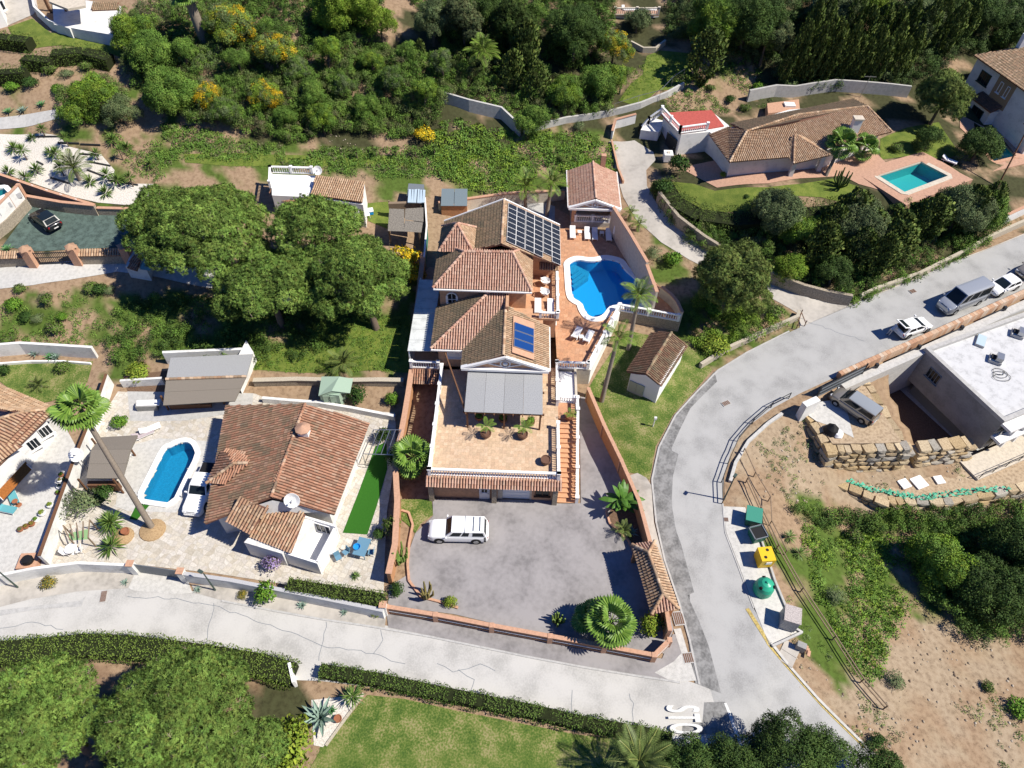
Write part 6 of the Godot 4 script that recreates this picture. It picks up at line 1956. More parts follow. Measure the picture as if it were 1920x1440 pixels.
	mk("teal_cloth", Color(0.10,0.32,0.36), 0.9)
	lounger("teal striped lounger on the far-left patio, nearer the awning", at(V2(-44.62,-32.26), 0.07), 0.7, "teal loungers of the far-left patio", "teal_cloth")
	lounger("teal lounger on the far-left patio, at the picture's left edge", at(V2(-44.64,-31), 0.07), 1.4, "teal loungers of the far-left patio", "teal_cloth")
	round_table("small round table with a red cloth between the teal loungers", at(V2(-43.91,-31.58), 0.07), 0.25, "terracotta")
	var ps := "pots along the far-left patio wall"
	pots_row([[V2(-41.43,-34.8), "terracotta pot with a green plant, topmost along the dark-capped wall", 0.24, "terracotta", 1], [V2(-41.28,-34.22), "white pot with purple rim, second along the dark-capped wall", 0.24, "clean_white", 7], [V2(-40.82,-34.3), "brown pot close against the dark-capped wall", 0.26, "brown_pot", 0], [V2(-40.72,-35.01), "small pot touching the dark-capped wall, highest up", 0.2, "brown_pot", 2], [V2(-41.03,-33.55), "pale pot with spiky plant in the middle of the wall row", 0.26, "clean_white", 3], [V2(-40.91,-32.93), "small round terracotta pot, lowest of the wall row", 0.22, "terracotta", 1], [V2(-40.99,-31.59), "white pot with a yellow-green plant standing off from the row", 0.3, "clean_white", 5]], ps)
	pots_row([[V2(-42.52,-29.12), "terracotta bowl with white flowers, lowest of the diagonal row", 0.26, "terracotta", 3], [V2(-42.18,-29.4), "pot with pink flowers, second of the diagonal row", 0.26, "terracotta", 7], [V2(-41.79,-29.68), "pot with red flowers, third of the diagonal row", 0.28, "terracotta", 7], [V2(-41.61,-30.11), "pot with green leaves, fourth of the diagonal row", 0.26, "clean_white", 1], [V2(-41.34,-30.76), "stone bowl with a golden plant at the top of the diagonal row", 0.32, "clean_white", 5]], "diagonal row of pots on the far-left patio")
	var bq := thing("brick_planter", "brick planter box with a dark barrel near the street corner", "planter", at(V2(-40.33,-26.13), 0.0), 0.1)
	block(bq, "box", V3(-0.8,-0.1,-0.7),V3(0.8,0.5,0.7), "coping_pink")
	m = MB.new()
	m.lathe(V3(0.1,0.5,0.1), [[0.0,0.0], [0.4,0.0], [0.46,0.3], [0.38,0.5], [0.0,0.52]], 12)
	obj("barrel", m, M.black, bq)
	var gb2 := thing("slatted_arbour", "grey slatted timber arbour over a green mat by the yard wall", "arbour")
	for k in 5:
		m = MB.new()
		m.bar(V3(-37.88,1.9,-28.78).lerp(V3(-35.85,1.9,-29.38), k / 4.0),V3(-36.95,1.7,-27.67).lerp(V3(-35.44,1.7,-27.83), k / 4.0), 0.08,0.08)
		obj("slat", m, M.rail_wood, gb2)
	for q in [V3(-37.88,1.9,-28.78),V3(-35.85,1.9,-29.38),V3(-36.95,1.7,-27.67),V3(-35.44,1.7,-27.83)]:
		m = MB.new()
		m.bar(V3(q.x, 0, q.z), q, 0.09,0.09)
		obj("post", m, M.rail_wood, gb2)
	structure("green_mat", drape(PV([-38.3,-29,-36.7,-29.5,-36.4,-28.5,-38,-28.3]), 0.075), mk("pale_green", Color(0.22,0.36,0.17), 0.9))
	structure("green_mat", drape(PV([-33.5,-32.2,-32.3,-32.1,-32.9,-30.5,-33.6,-30.6]), 0.09), M.artificial)
	for q in [[V2(-31.16,-29.58), 2.1, "raised round stone planter at the foot of the leaning palm"], [V2(-33.47,-28.86), 1.7, "raised oval stone planter with the twin yuccas"]]:
		var pp := thing("tree_ring", q[2], "planter ring", at(q[0]))
		m = MB.new()
		m.k = Color(0.42,0.30,0.17)
		m.lathe(Vector3.ZERO, [[q[1] * 0.55,-0.1], [q[1] * 0.52,0.2], [q[1] * 0.1,0.42], [0.0,0.44]], 16)
		obj("mound", m, M.stone, pp)
	var tp := thing("plant_pot", "terracotta urn lying beside the twin yuccas", "plant pot", at(V2(-33.18,-29.08), 0.3))
	pot(tp, Vector3.ZERO, 0.35,0.5, "terracotta")
	for q in [[V2(-40.37,-23.93), "slim grey street lamp before the far-left street wall"], [V2(-24.09,-24.3), "slim grey street lamp before the bungalow's street wall"]]:
		street_lamp(q[1], at(q[0]), 3.2, V3(-0.6,0,-0.3))
	var sh := thing("cottage", "small white cottage with a roof terrace behind the big pine", "house")
	poly_block(sh, "wall", PV([-28.5,-68.8,-29.6,-73,-24.4,-73,-18.3,-71.8,-17.8,-67.6,-23.9,-68.7]), 3.5,7.5, "clean_white")
	poly_block(sh, "terrace_floor", PV([-28.4,-69,-29.4,-72.8,-24.9,-72.9,-24.3,-69.3]), 7.45,7.56, "clean_white")
	roof_slope(sh, [V3(-23.93,7.8,-68.77),V3(-17.85,7.8,-67.69),V3(-17.99,8.5,-70.63),V3(-23.82,8.5,-71.56)], buff_tones, 0.25,0.36)
	roof_slope(sh, [V3(-29.16,6.8,-69.56),V3(-22.31,6.8,-66.49),V3(-22.21,7.4,-68.71),V3(-29.04,7.4,-70.4)], red_tones, 0.25,0.36)
	for k in 2: poly_block(sh, "sheet_roof", [PV([-22.3,-66.8,-21.3,-66.6,-21.4,-69.5,-22.5,-69.6]), PV([-21.3,-66.8,-18.2,-66.5,-18.3,-69,-21.3,-69.4])][k], 6.45,6.55, ["grey_wall", "pale_concrete"][k])
	balustrade("white balustrade round the roof terrace of the small cottage", [V3(-28.98,7.5,-70.26),V3(-29.65,7.5,-73.26),V3(-24.75,7.5,-73.34)], 0.9, "coping_white", 0.24, "")
	dish("white satellite dish on the cottage's terrace corner", V3(-23.91,7.4,-72.88), 0.9,0.55, V3(0.1,0.5,0.9))
	var hs := thing("timber_shed", "weathered flat-roofed timber shelter beside the green screen", "shed")
	for k in 3:
		m = MB.new()
		m.face([[V3(-14.62,6.4,-64.43),V3(-12.76,6.4,-64.44),V3(-13.2,6.7,-68.17),V3(-14.93,6.7,-68.17)], [V3(-12.94,6.5,-66.45),V3(-10.77,6.5,-66.18),V3(-11,6.8,-68.47),V3(-13.06,6.8,-68.14)], [V3(-12.76,6.4,-64.44),V3(-10.82,6.4,-64.36),V3(-10.82,6.5,-66.07),V3(-12.93,6.5,-66.35)]][k], Vector3.UP)
		obj("roof_panel", m, mk("weathered", Color(0.26,0.235,0.20), 1.0, texs["stain"], 2.5), hs)
	for q in [V2(-14.69,-65.39),V2(-11.21,-65.29),V2(-11.64,-70.31),V2(-15.28,-70.1)]: block(hs, "post", V3(q.x - 0.08,3.5, q.y - 0.08),V3(q.x + 0.08,6.4, q.y + 0.08), "rail_wood")
	poly_block(hs, "back_wall", PV([-15.3,-69.6,-11.6,-70,-11.7,-70.4,-15.3,-70]), 3.6,6.3, "rail_wood")
	var tk := thing("steel_shed", "dark shed with a ribbed pale-blue roof behind the timber shelter", "shed")
	poly_block(tk, "wall", PV([-13.3,-71.2,-11.3,-71.2,-11.5,-73.6,-13.4,-73.7]), 3.8,6.4, "steel_grey")
	for k in 6: poly_block(tk, "roof_rib", [PV([-13,-69.7,-12.6,-69.7,-12.9,-72.3,-13.2,-72.3]), PV([-12.6,-69.7,-12.3,-69.7,-12.6,-72.3,-12.8,-72.3]), PV([-12.3,-69.7,-12,-69.7,-12.2,-72.4,-12.5,-72.3]), PV([-11.9,-69.7,-11.6,-69.7,-11.9,-72.4,-12.1,-72.4]), PV([-11.6,-69.7,-11.3,-69.8,-11.6,-72.3,-11.8,-72.3]), PV([-11.3,-69.8,-11,-69.8,-11.2,-72.3,-11.5,-72.3])][k], 6.45,6.55, "roof_blue")
	wall("green_screen", "dark green mesh screen on a white kerb between cottage yard and villa", "fence", [V2(-11.17,-71.35),V2(-10.49,-66.59),V2(-10.25,-61.28)], 2.0,0.06, "screen_green", "clean_white", -99.0,0.2)
	chair("white chair with a red cushion on the cottage lawn", V3(-17.89,4.4,-69.37), 0.4, "clean_white", "cottage garden chairs")
	var ib := thing("paddling_box", "blue and white cool box on the cottage lawn", "box", V3(-17.86,4.5,-70.07), 0.3)
	block(ib, "body", V3(-0.5,0,-0.35),V3(0.5,0.4,0.35), "bright_blue")
	block(ib, "lid", V3(-0.54,0.403,-0.38),V3(0.54,0.5,0.38), "clean_white")
	wall("court_wall", "rough stone base wall between the corner pool and the green court", "wall", [V2(-59.21,-61.6),V2(-57.93,-64.29),V2(-56.91,-67.65)], 1.3,0.35, "stone_wall")
	var cw := wall("court_wall", "white upper wall with pink piers between the corner pool and the green court", "wall", [V2(-59.28,-61.75),V2(-58,-64.45),V2(-56.97,-67.81)], 3.0,0.25, "white_wall", "coping_pink", -99.0,0.5)
	for k in 4:
		var kp := at(V2(-59.28,-61.75).lerp(V2(-56.97,-67.81), 0.25 + 0.25 * k), 2.2)
		block(cw, "pier", kp + V3(-0.2,-0.9,-0.2), kp + V3(0.2,0.9,0.2), "coping_pink")
		var ck := MB.new()
		ck.box(at(V2(-59.28,-61.75).lerp(V2(-56.97,-67.81), 0.13 + 0.25 * k), 2.2) + V3(0.16,0,0.1),V3(0.9,0.6,0.08), Basis(Vector3.UP, 0.85))
		obj("relief_panel", ck, M.lattice, cw)
	wall("court_wall", "stone wall with white panels and a terracotta ramp above the black car", "wall", [V2(-57.03,-67.97),V2(-52.69,-67.35),V2(-48.87,-67.16)], 1.4,0.3, "stone_wall", "coping_pink", -99.0,0.5)
	wall("court_wall", "low stone wall with a pot-topped end behind the green court", "wall", [V2(-48.8,-67.32),V2(-44.25,-67.46)], 0.9,0.3, "stone_wall", "coping_pink")
	for k in 6:
		var pw := MB.new()
		var pp := at(V2(-60.06,-70.69).lerp(V2(-48.92,-67.31), (k + 0.5) / 6.0), 1.0)
		pw.box(pp, V3(1.3,0.7,0.08), Basis(Vector3.UP, -0.42))
		tag(obj("wall_panel", pw, M.clean_white), "white relief panel number %s from the left on the gravel garden wall" % ["one", "two", "three", "four", "five", "six"][k], "wall panel", "relief panels of the garden wall")
	wall("garden_wall", "brown wall between the gravel garden and the green court", "wall", [V2(-63.24,-71.68),V2(-60.06,-70.69),V2(-54.79,-68.98),V2(-48.92,-67.31)], 1.3,0.25, "coping_pink", "coping_pink")
	for q in [[V2(-59.17,-58.67),V2(-53.14,-59.05)], [V2(-48.23,-59.65),V2(-43.15,-60.3)]]:
		var lw := wall("lane_wall", ["stone lane wall with a tiled top left of the black gate", "stone lane wall with a tiled top right of the black gate"][0 if q[0].x < -60 else 1], "wall", [q[0], q[1]], 1.3,0.4, "stone_wall")
		roof_slope(lw, [at(q[0], 1.25) + V3(0,0,0.3), at(q[1], 1.25) + V3(0,0,0.3), at(q[1], 1.55) - V3(0,0,0.3), at(q[0], 1.55) - V3(0,0,0.3)], buff_tones, 0.27,0.4)
	for q in [[V2(-52.99,-58.97), "brick-coloured pier with pyramid cap left of the black gate"], [V2(-48.34,-59.64), "brick-coloured pier with pyramid cap right of the black gate"], [V2(-42.98,-60.31), "brick-coloured pier at the end of the lane wall under the pine"]]:
		var gp := thing("gate_pier", q[1], "pier", at(q[0]))
		block(gp, "shaft", V3(-0.45,-0.4,-0.45),V3(0.45,2.3,0.45), "coping_pink")
		m = MB.new()
		m.k = Color(0.42,0.26,0.17)
		m.lathe(V3(0,2.3,0), [[0.75,0.0], [0.72,0.06], [0.0,0.5]], 4)
		obj("cap", m, M.tile, gp)
	var bg := thing("iron_gate", "black iron double gate to the green court", "gate")
	var g0 := at(V2(-52.67,-59.07))
	var g1 := at(V2(-48.57,-59.61))
	for k in 22:
		m = MB.new()
		m.bar(g0.lerp(g1, k / 21.0) + V3(0,0.1,0), g0.lerp(g1, k / 21.0) + V3(0,1.75,0), 0.05,0.05)
		obj("bar", m, M.iron, bg)
	for h in [0.15,1.0,1.6]:
		m = MB.new()
		m.bar(g0 + V3(0, h, 0), g1 + V3(0, h, 0), 0.06,0.08)
		obj("rail", m, M.iron, bg)
	var gl := thing("lean_to", "small terracotta and glass lean-to at the lane end under the pine", "outbuilding")
	poly_block(gl, "wall", PV([-42.4,-58.3,-40.1,-58.1,-40.5,-60.2,-42.6,-60.8]), 3.3,5.2, "white_wall")
	roof_slope(gl, [V3(-42.05,5.3,-57.94),V3(-40.84,5.3,-57.48),V3(-40.81,5.8,-59.18),V3(-41.74,5.8,-59.48)], red_tones)
	m = MB.new()
	m.face([V3(-40.52,5.4,-57.64),V3(-39.3,5.4,-57.45),V3(-39.78,5.5,-59.24),V3(-40.71,5.5,-59.54)], Vector3.UP)
	obj("glass_roof", m, mk("pale_glass", Color(0.25,0.38,0.33), 0.1), gl)
	pool("turquoise pool corner at the left edge above the panelled wall", PV([-61.1,-64,-58.2,-67.4,-59.3,-68.4,-62.9,-67.4]), 7.5,0.5,1.2, "pool_green")
	var th := thing("terrace_house", "white terrace house with brown posts at the top left", "house")
	poly_block(th, "wall", PV([-62.3,-95.3,-58.4,-94.1,-52.7,-92.7,-56.1,-102.5,-60.1,-103.9,-63.2,-102.2,-66.6,-104.4]), 9,14.2, "white_wall")
	poly_block(th, "roof_slab", PV([-62.2,-96.3,-58.9,-94.3,-57.1,-95.4,-59,-99.6,-63.1,-99.6]), 16.4,16.7, "cream_wall")
	for q in [V3(-65.38,13,-100.5),V3(-62.39,13,-99.39),V3(-61.09,13,-100.85)]: block(th, "post", q + V3(-0.15,0,-0.15), q + V3(0.15,3.4,0.15), "wood")
	window(th, V3(-64.53,12.6,-99.82),V3(-0.4,0,1), 1.2,1.5, "wood", 1)
	window(th, V3(-61.6,11.2,-99.63),V3(0.1,0,1), 3.0,1.7, "clean_white", 4)
	roof_slope(th, [V3(-58.98,14.3,-99.58),V3(-55.59,14.3,-100.2),V3(-56.09,14.6,-101.84),V3(-59.51,14.6,-101.55)], moss_tones)
	pool("turquoise pool strip behind the brown-posted house", PV([-61.8,-98.4,-58.3,-100,-61,-107.3,-64.6,-107]), 14.0,0.4,1.2, "pool_green")
	wall("curved_wall", "curved white garden wall beside the top-left lawn", "wall", [V2(-68.57,-103.26),V2(-66.55,-99.34),V2(-63.24,-96.12),V2(-59.75,-94.39)], 1.3,0.25, "white_wall")
	var wl := thing("white_building", "corner of a white building at the top-left edge", "building")
	poly_block(wl, "wall", PV([-74.1,-94.8,-69.9,-97.1,-76.7,-110.5,-82,-110]), 11,16.0, "clean_white")
	window(wl, V3(-71.06,14,-99.3),V3(0.9,0,0.3), 1.0,1.2)
func street_lamp(label: String, foot: Vector3, h: float, arm: Vector3) -> void:
	var t := thing("street_lamp", label, "street lamp", foot, 0.0, "street lamps")
	var m := MB.new()
	m.tube([V3(0,-0.2,0),V3(0,0.5,0),V3(0, h, 0)], [0.09,0.07,0.05], 8)
	obj("pole", m, M.lamp_green, t)
	m = MB.new()
	m.bar(V3(0, h, 0),V3(0, h + 0.06,0) + arm * 0.5,0.05,0.05)
	obj("bracket", m, M.lamp_green, t)
	m = MB.new()
	m.box(V3(0, h + 0.05,0) + arm * 0.5, V3(0.42,0.12,0.26), Basis(Vector3.UP, atan2(-arm.z, arm.x)))
	obj("lamp_head", m, M.lamp_green, t)
func section(x: float, w: float, y0: float, y1: float) -> Array:
	var b := minf(0.16, (y1 - y0) * 0.3)
	return [V3(x, y0, w * 0.9),V3(x, y0 + b, w),V3(x, y1 - b * 1.1, w * 0.985),V3(x, y1, w * 0.86),V3(x, y1 + 0.02,0),V3(x, y1, -w * 0.86),V3(x, y1 - b * 1.1, -w * 0.985),V3(x, y0 + b, -w),V3(x, y0, -w * 0.9)]
func loft(m: MB, secs: Array) -> void:
	var s: int = secs[0].size()
	var nn := []
	for i in secs.size():
		var row := []
		for j in s:
			var du: Vector3 = secs[mini(i + 1, secs.size() - 1)][j] - secs[maxi(i - 1,0)][j]
			var dv: Vector3 = secs[i][mini(j + 1, s - 1)] - secs[i][maxi(j - 1,0)]
			row.append(du.cross(dv).normalized())
		nn.append(row)
	for i in secs.size() - 1:
		for j in s - 1:
			var a: Vector3 = secs[i][j]
			var b: Vector3 = secs[i][j + 1]
			var c: Vector3 = secs[i + 1][j + 1]
			var d: Vector3 = secs[i + 1][j]
			m.tris(a, d, c, nn[i][j], nn[i + 1][j], nn[i + 1][j + 1])
			m.tris(a, c, b, nn[i][j], nn[i + 1][j + 1], nn[i][j + 1])
	for e in [[secs[0], V3(-1,0,0)], [secs[secs.size() - 1], V3(1,0,0)]]: m.face(e[0], e[1])
func car(label: String, called: String, cat: String, o: Vector3, yaw: float, s: Dictionary, mat: String, group := "parked cars and vans") -> Node3D:
	var t := thing(called, label, cat, o, yaw, group)
	var L: float = s.l / 2.0
	var W: float = s.w / 2.0
	var y0 := 0.24
	var bel: float = s.belt
	var hood: float = s.hood
	var tail: float = s.get("tail", bel)
	var b := MB.new()
	loft(b, [section(-L, W * 0.80, y0 + 0.16, tail - 0.16), section(-L + 0.08, W * 0.93, y0 + 0.06, tail - 0.03), section(-L * 0.86, W, y0, tail), section(s.rb * L, W, y0, bel), section(s.ws * L, W, y0, bel), section(s.ws * L + 0.12, W * 0.995, y0, lerpf(bel, hood, 0.25)), section(L * 0.82, W * 0.97, y0, hood), section(L * 0.94, W * 0.9, y0 + 0.02, hood - 0.12), section(L, W * 0.74, y0 + 0.1, hood - 0.3)])
	obj("body", b, M[mat], t)
	var c := MB.new()
	var rw: float = W * s.get("rw", 0.80)
	var q := [V3(s.rb * L, bel - 0.02, W * 0.93),V3(s.ws * L, bel - 0.02, W * 0.93),V3(s.ws * L, bel - 0.02, -W * 0.93),V3(s.rb * L, bel - 0.02, -W * 0.93),V3(s.rr * L, s.h - 0.05, rw),V3(s.rf * L, s.h - 0.05, rw),V3(s.rf * L, s.h - 0.05, -rw),V3(s.rr * L, s.h - 0.05, -rw)]
	c.hexa(q)
	var cab := obj("cabin", c, M[mat], t)
	var r := MB.new()
	var rs := []
	for k in 5:
		var x: float = lerpf(s.rr * L - 0.02, s.rf * L + 0.02, k / 4.0)
		var e := 0.02 if k % 4 == 0 else 0.0
		rs.append([V3(x, s.h - 0.1, rw + 0.02),V3(x, s.h - 0.03 - e, rw * 0.94),V3(x, s.h - e, rw * 0.6),V3(x, s.h + 0.015 - e, 0),V3(x, s.h - e, -rw * 0.6),V3(x, s.h - 0.03 - e, -rw * 0.94),V3(x, s.h - 0.1, -rw - 0.02)])
	loft(r, rs)
	obj("roof", r, M[s.get("roof", mat)], cab)
	var pane := func(called_: String, a: Vector3, bb: Vector3, cc: Vector3, d: Vector3, out: Vector3, i0: float, i1: float, j0: float, j1: float) -> void:
		var g := MB.new()
		var lp := func(u: float, v: float) -> Vector3: return a.lerp(bb, u).lerp(d.lerp(cc, u), v) + out * 0.012
		g.face([lp.call(i0, j0), lp.call(i1, j0), lp.call(i1, j1), lp.call(i0, j1)], out)
		obj(called_, g, M.car_glass, t)
	pane.call("windscreen", q[1], q[2], q[6], q[5], V3(0.8,0.6,0), 0.06,0.94,0.06,0.94)
	if not s.has("open"): pane.call("rear_window", q[3], q[0], q[4], q[7], V3(-0.9,0.4,0), 0.08,0.92,0.3 if s.has("van") else 0.12,0.9)
	for k in s.get("panes", [[0.1,0.48], [0.54,0.93]]):
		pane.call("side_window", q[0], q[1], q[5], q[4], V3(0,0.1,1), k[0], k[1], 0.16,0.86)
		pane.call("side_window", q[3], q[2], q[6], q[7], V3(0,0.1,-1), k[0], k[1], 0.16,0.86)
	var wr: float = s.get("wheel", 0.33)
	for x in [L * 0.62, -L * 0.6]:
		for z in [1,-1]:
			var w := MB.new()
			var zz: float = z * (W - 0.1)
			w.cyl(V3(x, wr, zz - 0.12),V3(x, wr, zz + 0.12), wr, wr, 16)
			var wo := obj("wheel", w, M.rubber, t)
			var rm := MB.new()
			rm.cyl(V3(x, wr, zz + z * 0.119),V3(x, wr, zz + z * 0.135), wr * 0.66, wr * 0.6,12)
			obj("rim", rm, M.metal, wo)
			var am := MB.new()
			am.cyl(V3(x, wr + 0.04, z * (W - 0.22)),V3(x, wr + 0.04, z * (W + 0.004)), wr + 0.09, wr + 0.07,16)
			obj("wheel_arch", am, M.black, t)
	for z in [1,-1]:
		var m := MB.new()
		m.box(V3(L * 0.93, hood - 0.24, z * W * 0.66),V3(0.24,0.15,0.34), Basis(Vector3.UP, z * 0.35))
		obj("headlight", m, M.lens, t)
		m = MB.new()
		m.box(V3(-L + 0.07, tail - 0.22, z * W * 0.76),V3(0.12,0.22,0.2))
		obj("tail_light", m, M.red_lens, t)
		m = MB.new()
		m.box(V3(s.ws * L - 0.12, bel + 0.1, z * (W + 0.1)),V3(0.12,0.15,0.2))
		obj("mirror", m, M[mat], t)
	for e in [1,-1]:
		var m := MB.new()
		m.box(V3(e * (L - 0.02), y0 + 0.2,0),V3(0.1,0.2, W * 1.5))
		obj("bumper", m, M[s.get("bumper", mat)], t)
		m = MB.new()
		m.box(V3(e * (L + 0.03), y0 + 0.24,0),V3(0.03,0.11,0.5))
		obj("number_plate", m, M.clean_white, t)
	var gm := MB.new()
	gm.box(V3(L * 0.965, hood - 0.27,0),V3(0.1,0.16, W * 0.8))
	obj("grille", gm, M.black, t)
	for k in s.get("bars", 0):
		var m := MB.new()
		m.box(V3(lerpf(s.rr, s.rf, 0.12 + 0.2 * k) * L, s.h + 0.05,0),V3(0.07,0.04, rw * 1.7))
		obj("roof_bar", m, M.steel_grey, t)
	return t
func vehicles() -> void:
	paint("paint_silver", Color(0.42,0.44,0.46)).metallic = 0.4
	paint("paint_beige", Color(0.27,0.245,0.21)).metallic = 0.4
	paint("paint_black", Color(0.012,0.013,0.016))
	paint("roof_grey", Color(0.26,0.28,0.30))
	mk("lens", Color(0.55,0.57,0.6), 0.1)
	mk("red_lens", Color(0.35,0.02,0.02), 0.15)
	var hatch := {"l": 4.2, "w": 1.78, "h": 1.45, "belt": 0.95, "hood": 0.86, "ws": 0.5, "rf": 0.03, "rr": -0.66, "rb": -0.90}
	var pick := {"l": 5.25, "w": 1.94, "h": 1.86, "belt": 1.16, "hood": 1.1, "ws": 0.42, "rf": 0.2, "rr": -0.86, "rb": -0.94, "wheel": 0.39, "rw": 0.82, "panes": [[0.04,0.34], [0.44,0.62], [0.66,0.92]], "bars": 2}
	var p := car("white double-cab pickup with a canopy and roof bars on the parking court", "pickup_truck", "pickup", at(V2(-4.25,-30.27), 0.07), PI + 0.02, pick, "paint_white")
	var sm := MB.new()
	sm.box(V3(-0.62,1.5,0),V3(0.03,0.76,1.66))
	obj("canopy_seam", sm, M.steel_grey, p)
	var suv := {"l": 5.2, "w": 1.9, "h": 1.76, "belt": 1.1, "hood": 1.04, "ws": 0.34, "rf": 0.1, "rr": -0.42, "rb": -0.50, "wheel": 0.38, "tail": 1.08, "panes": [[0.08,0.46], [0.54,0.92]]}
	var s2 := car("white pickup half under the bungalow's tiled porch beside the pool", "pickup_truck", "pickup", at(V2(-27.81,-33.53), 0.09), PI * 1.5 - 0.08, suv, "paint_white")
	var bd := MB.new()
	bd.box(V3(-1.95,1.12,0),V3(1.2,0.04,1.5))
	obj("bed_cover", bd, M.black, s2)
	var dark := hatch.duplicate()
	dark.l = 4.35; dark.h = 1.5; dark.roof = "car_glass"
	car("glossy black hatchback on the green court behind the iron gate", "parked_car", "car", at(V2(-54.16,-65.44), 0.08), 2.52, dark, "paint_black")
	var road := func(px: Vector2, dy: float) -> Vector3: return at(px, dy)
	var open := hatch.duplicate()
	open.open = 1
	var oc := car("white hatchback with its tailgate raised, parked on the upper road", "parked_car", "car", road.call(V2(43.16,-55.42), 0.06), 0.42, open, "paint_white")
	var b := MB.new()
	b.box(V3(-1.72,1.0,0),V3(0.5,0.6,1.2), Basis(Vector3.BACK, 0.35))
	obj("boot_opening", b, M.black, oc)
	b = MB.new()
	b.box(V3(-1.95,1.78,0),V3(1.0,0.07,1.4), Basis(Vector3.BACK, -0.3))
	var tg := obj("tailgate", b, M.paint_white, oc)
	b = MB.new()
	b.box(V3(-1.9,1.84,0),V3(0.6,0.012,1.15), Basis(Vector3.BACK, -0.3))
	obj("tailgate_window", b, M.car_glass, tg)
	var van := {"l": 5.9, "w": 2.0, "h": 2.62, "belt": 1.35, "hood": 1.25, "ws": 0.72, "rf": 0.42, "rr": -0.985, "rb": -0.99, "wheel": 0.36, "rw": 0.84, "van": 1, "panes": [[0.05,0.4], [0.44,0.7], [0.76,0.93]], "bumper": "steel_grey"}
	car("silver high-roof minibus parked on the upper road between two white cars", "minibus", "van", road.call(V2(49.65,-59.37), 0.06), PI + 0.47, van, "paint_silver")
	car("white saloon parked behind the silver minibus on the upper road", "parked_car", "car", road.call(V2(55.23,-61.86), 0.06), PI + 0.48, hatch, "paint_white")
	car("dark grey car cut by the right edge of the upper road", "parked_car", "car", road.call(V2(59.69,-64.61), 0.06), PI + 0.48, hatch, "paint_beige")
	var mpv := {"l": 4.75, "w": 1.9, "h": 1.86, "belt": 1.08, "hood": 1.02, "ws": 0.62, "rf": 0.28, "rr": -0.93, "rb": -0.97, "rw": 0.83, "van": 1, "panes": [[0.05,0.46], [0.52,0.9]], "roof": "roof_grey", "bumper": "steel_grey", "bars": 0}
	car("beige people carrier parked on the boulder-walled platform", "people_carrier", "van", V3(34.3,1.36,-45.0), 2.32, mpv, "paint_beige")
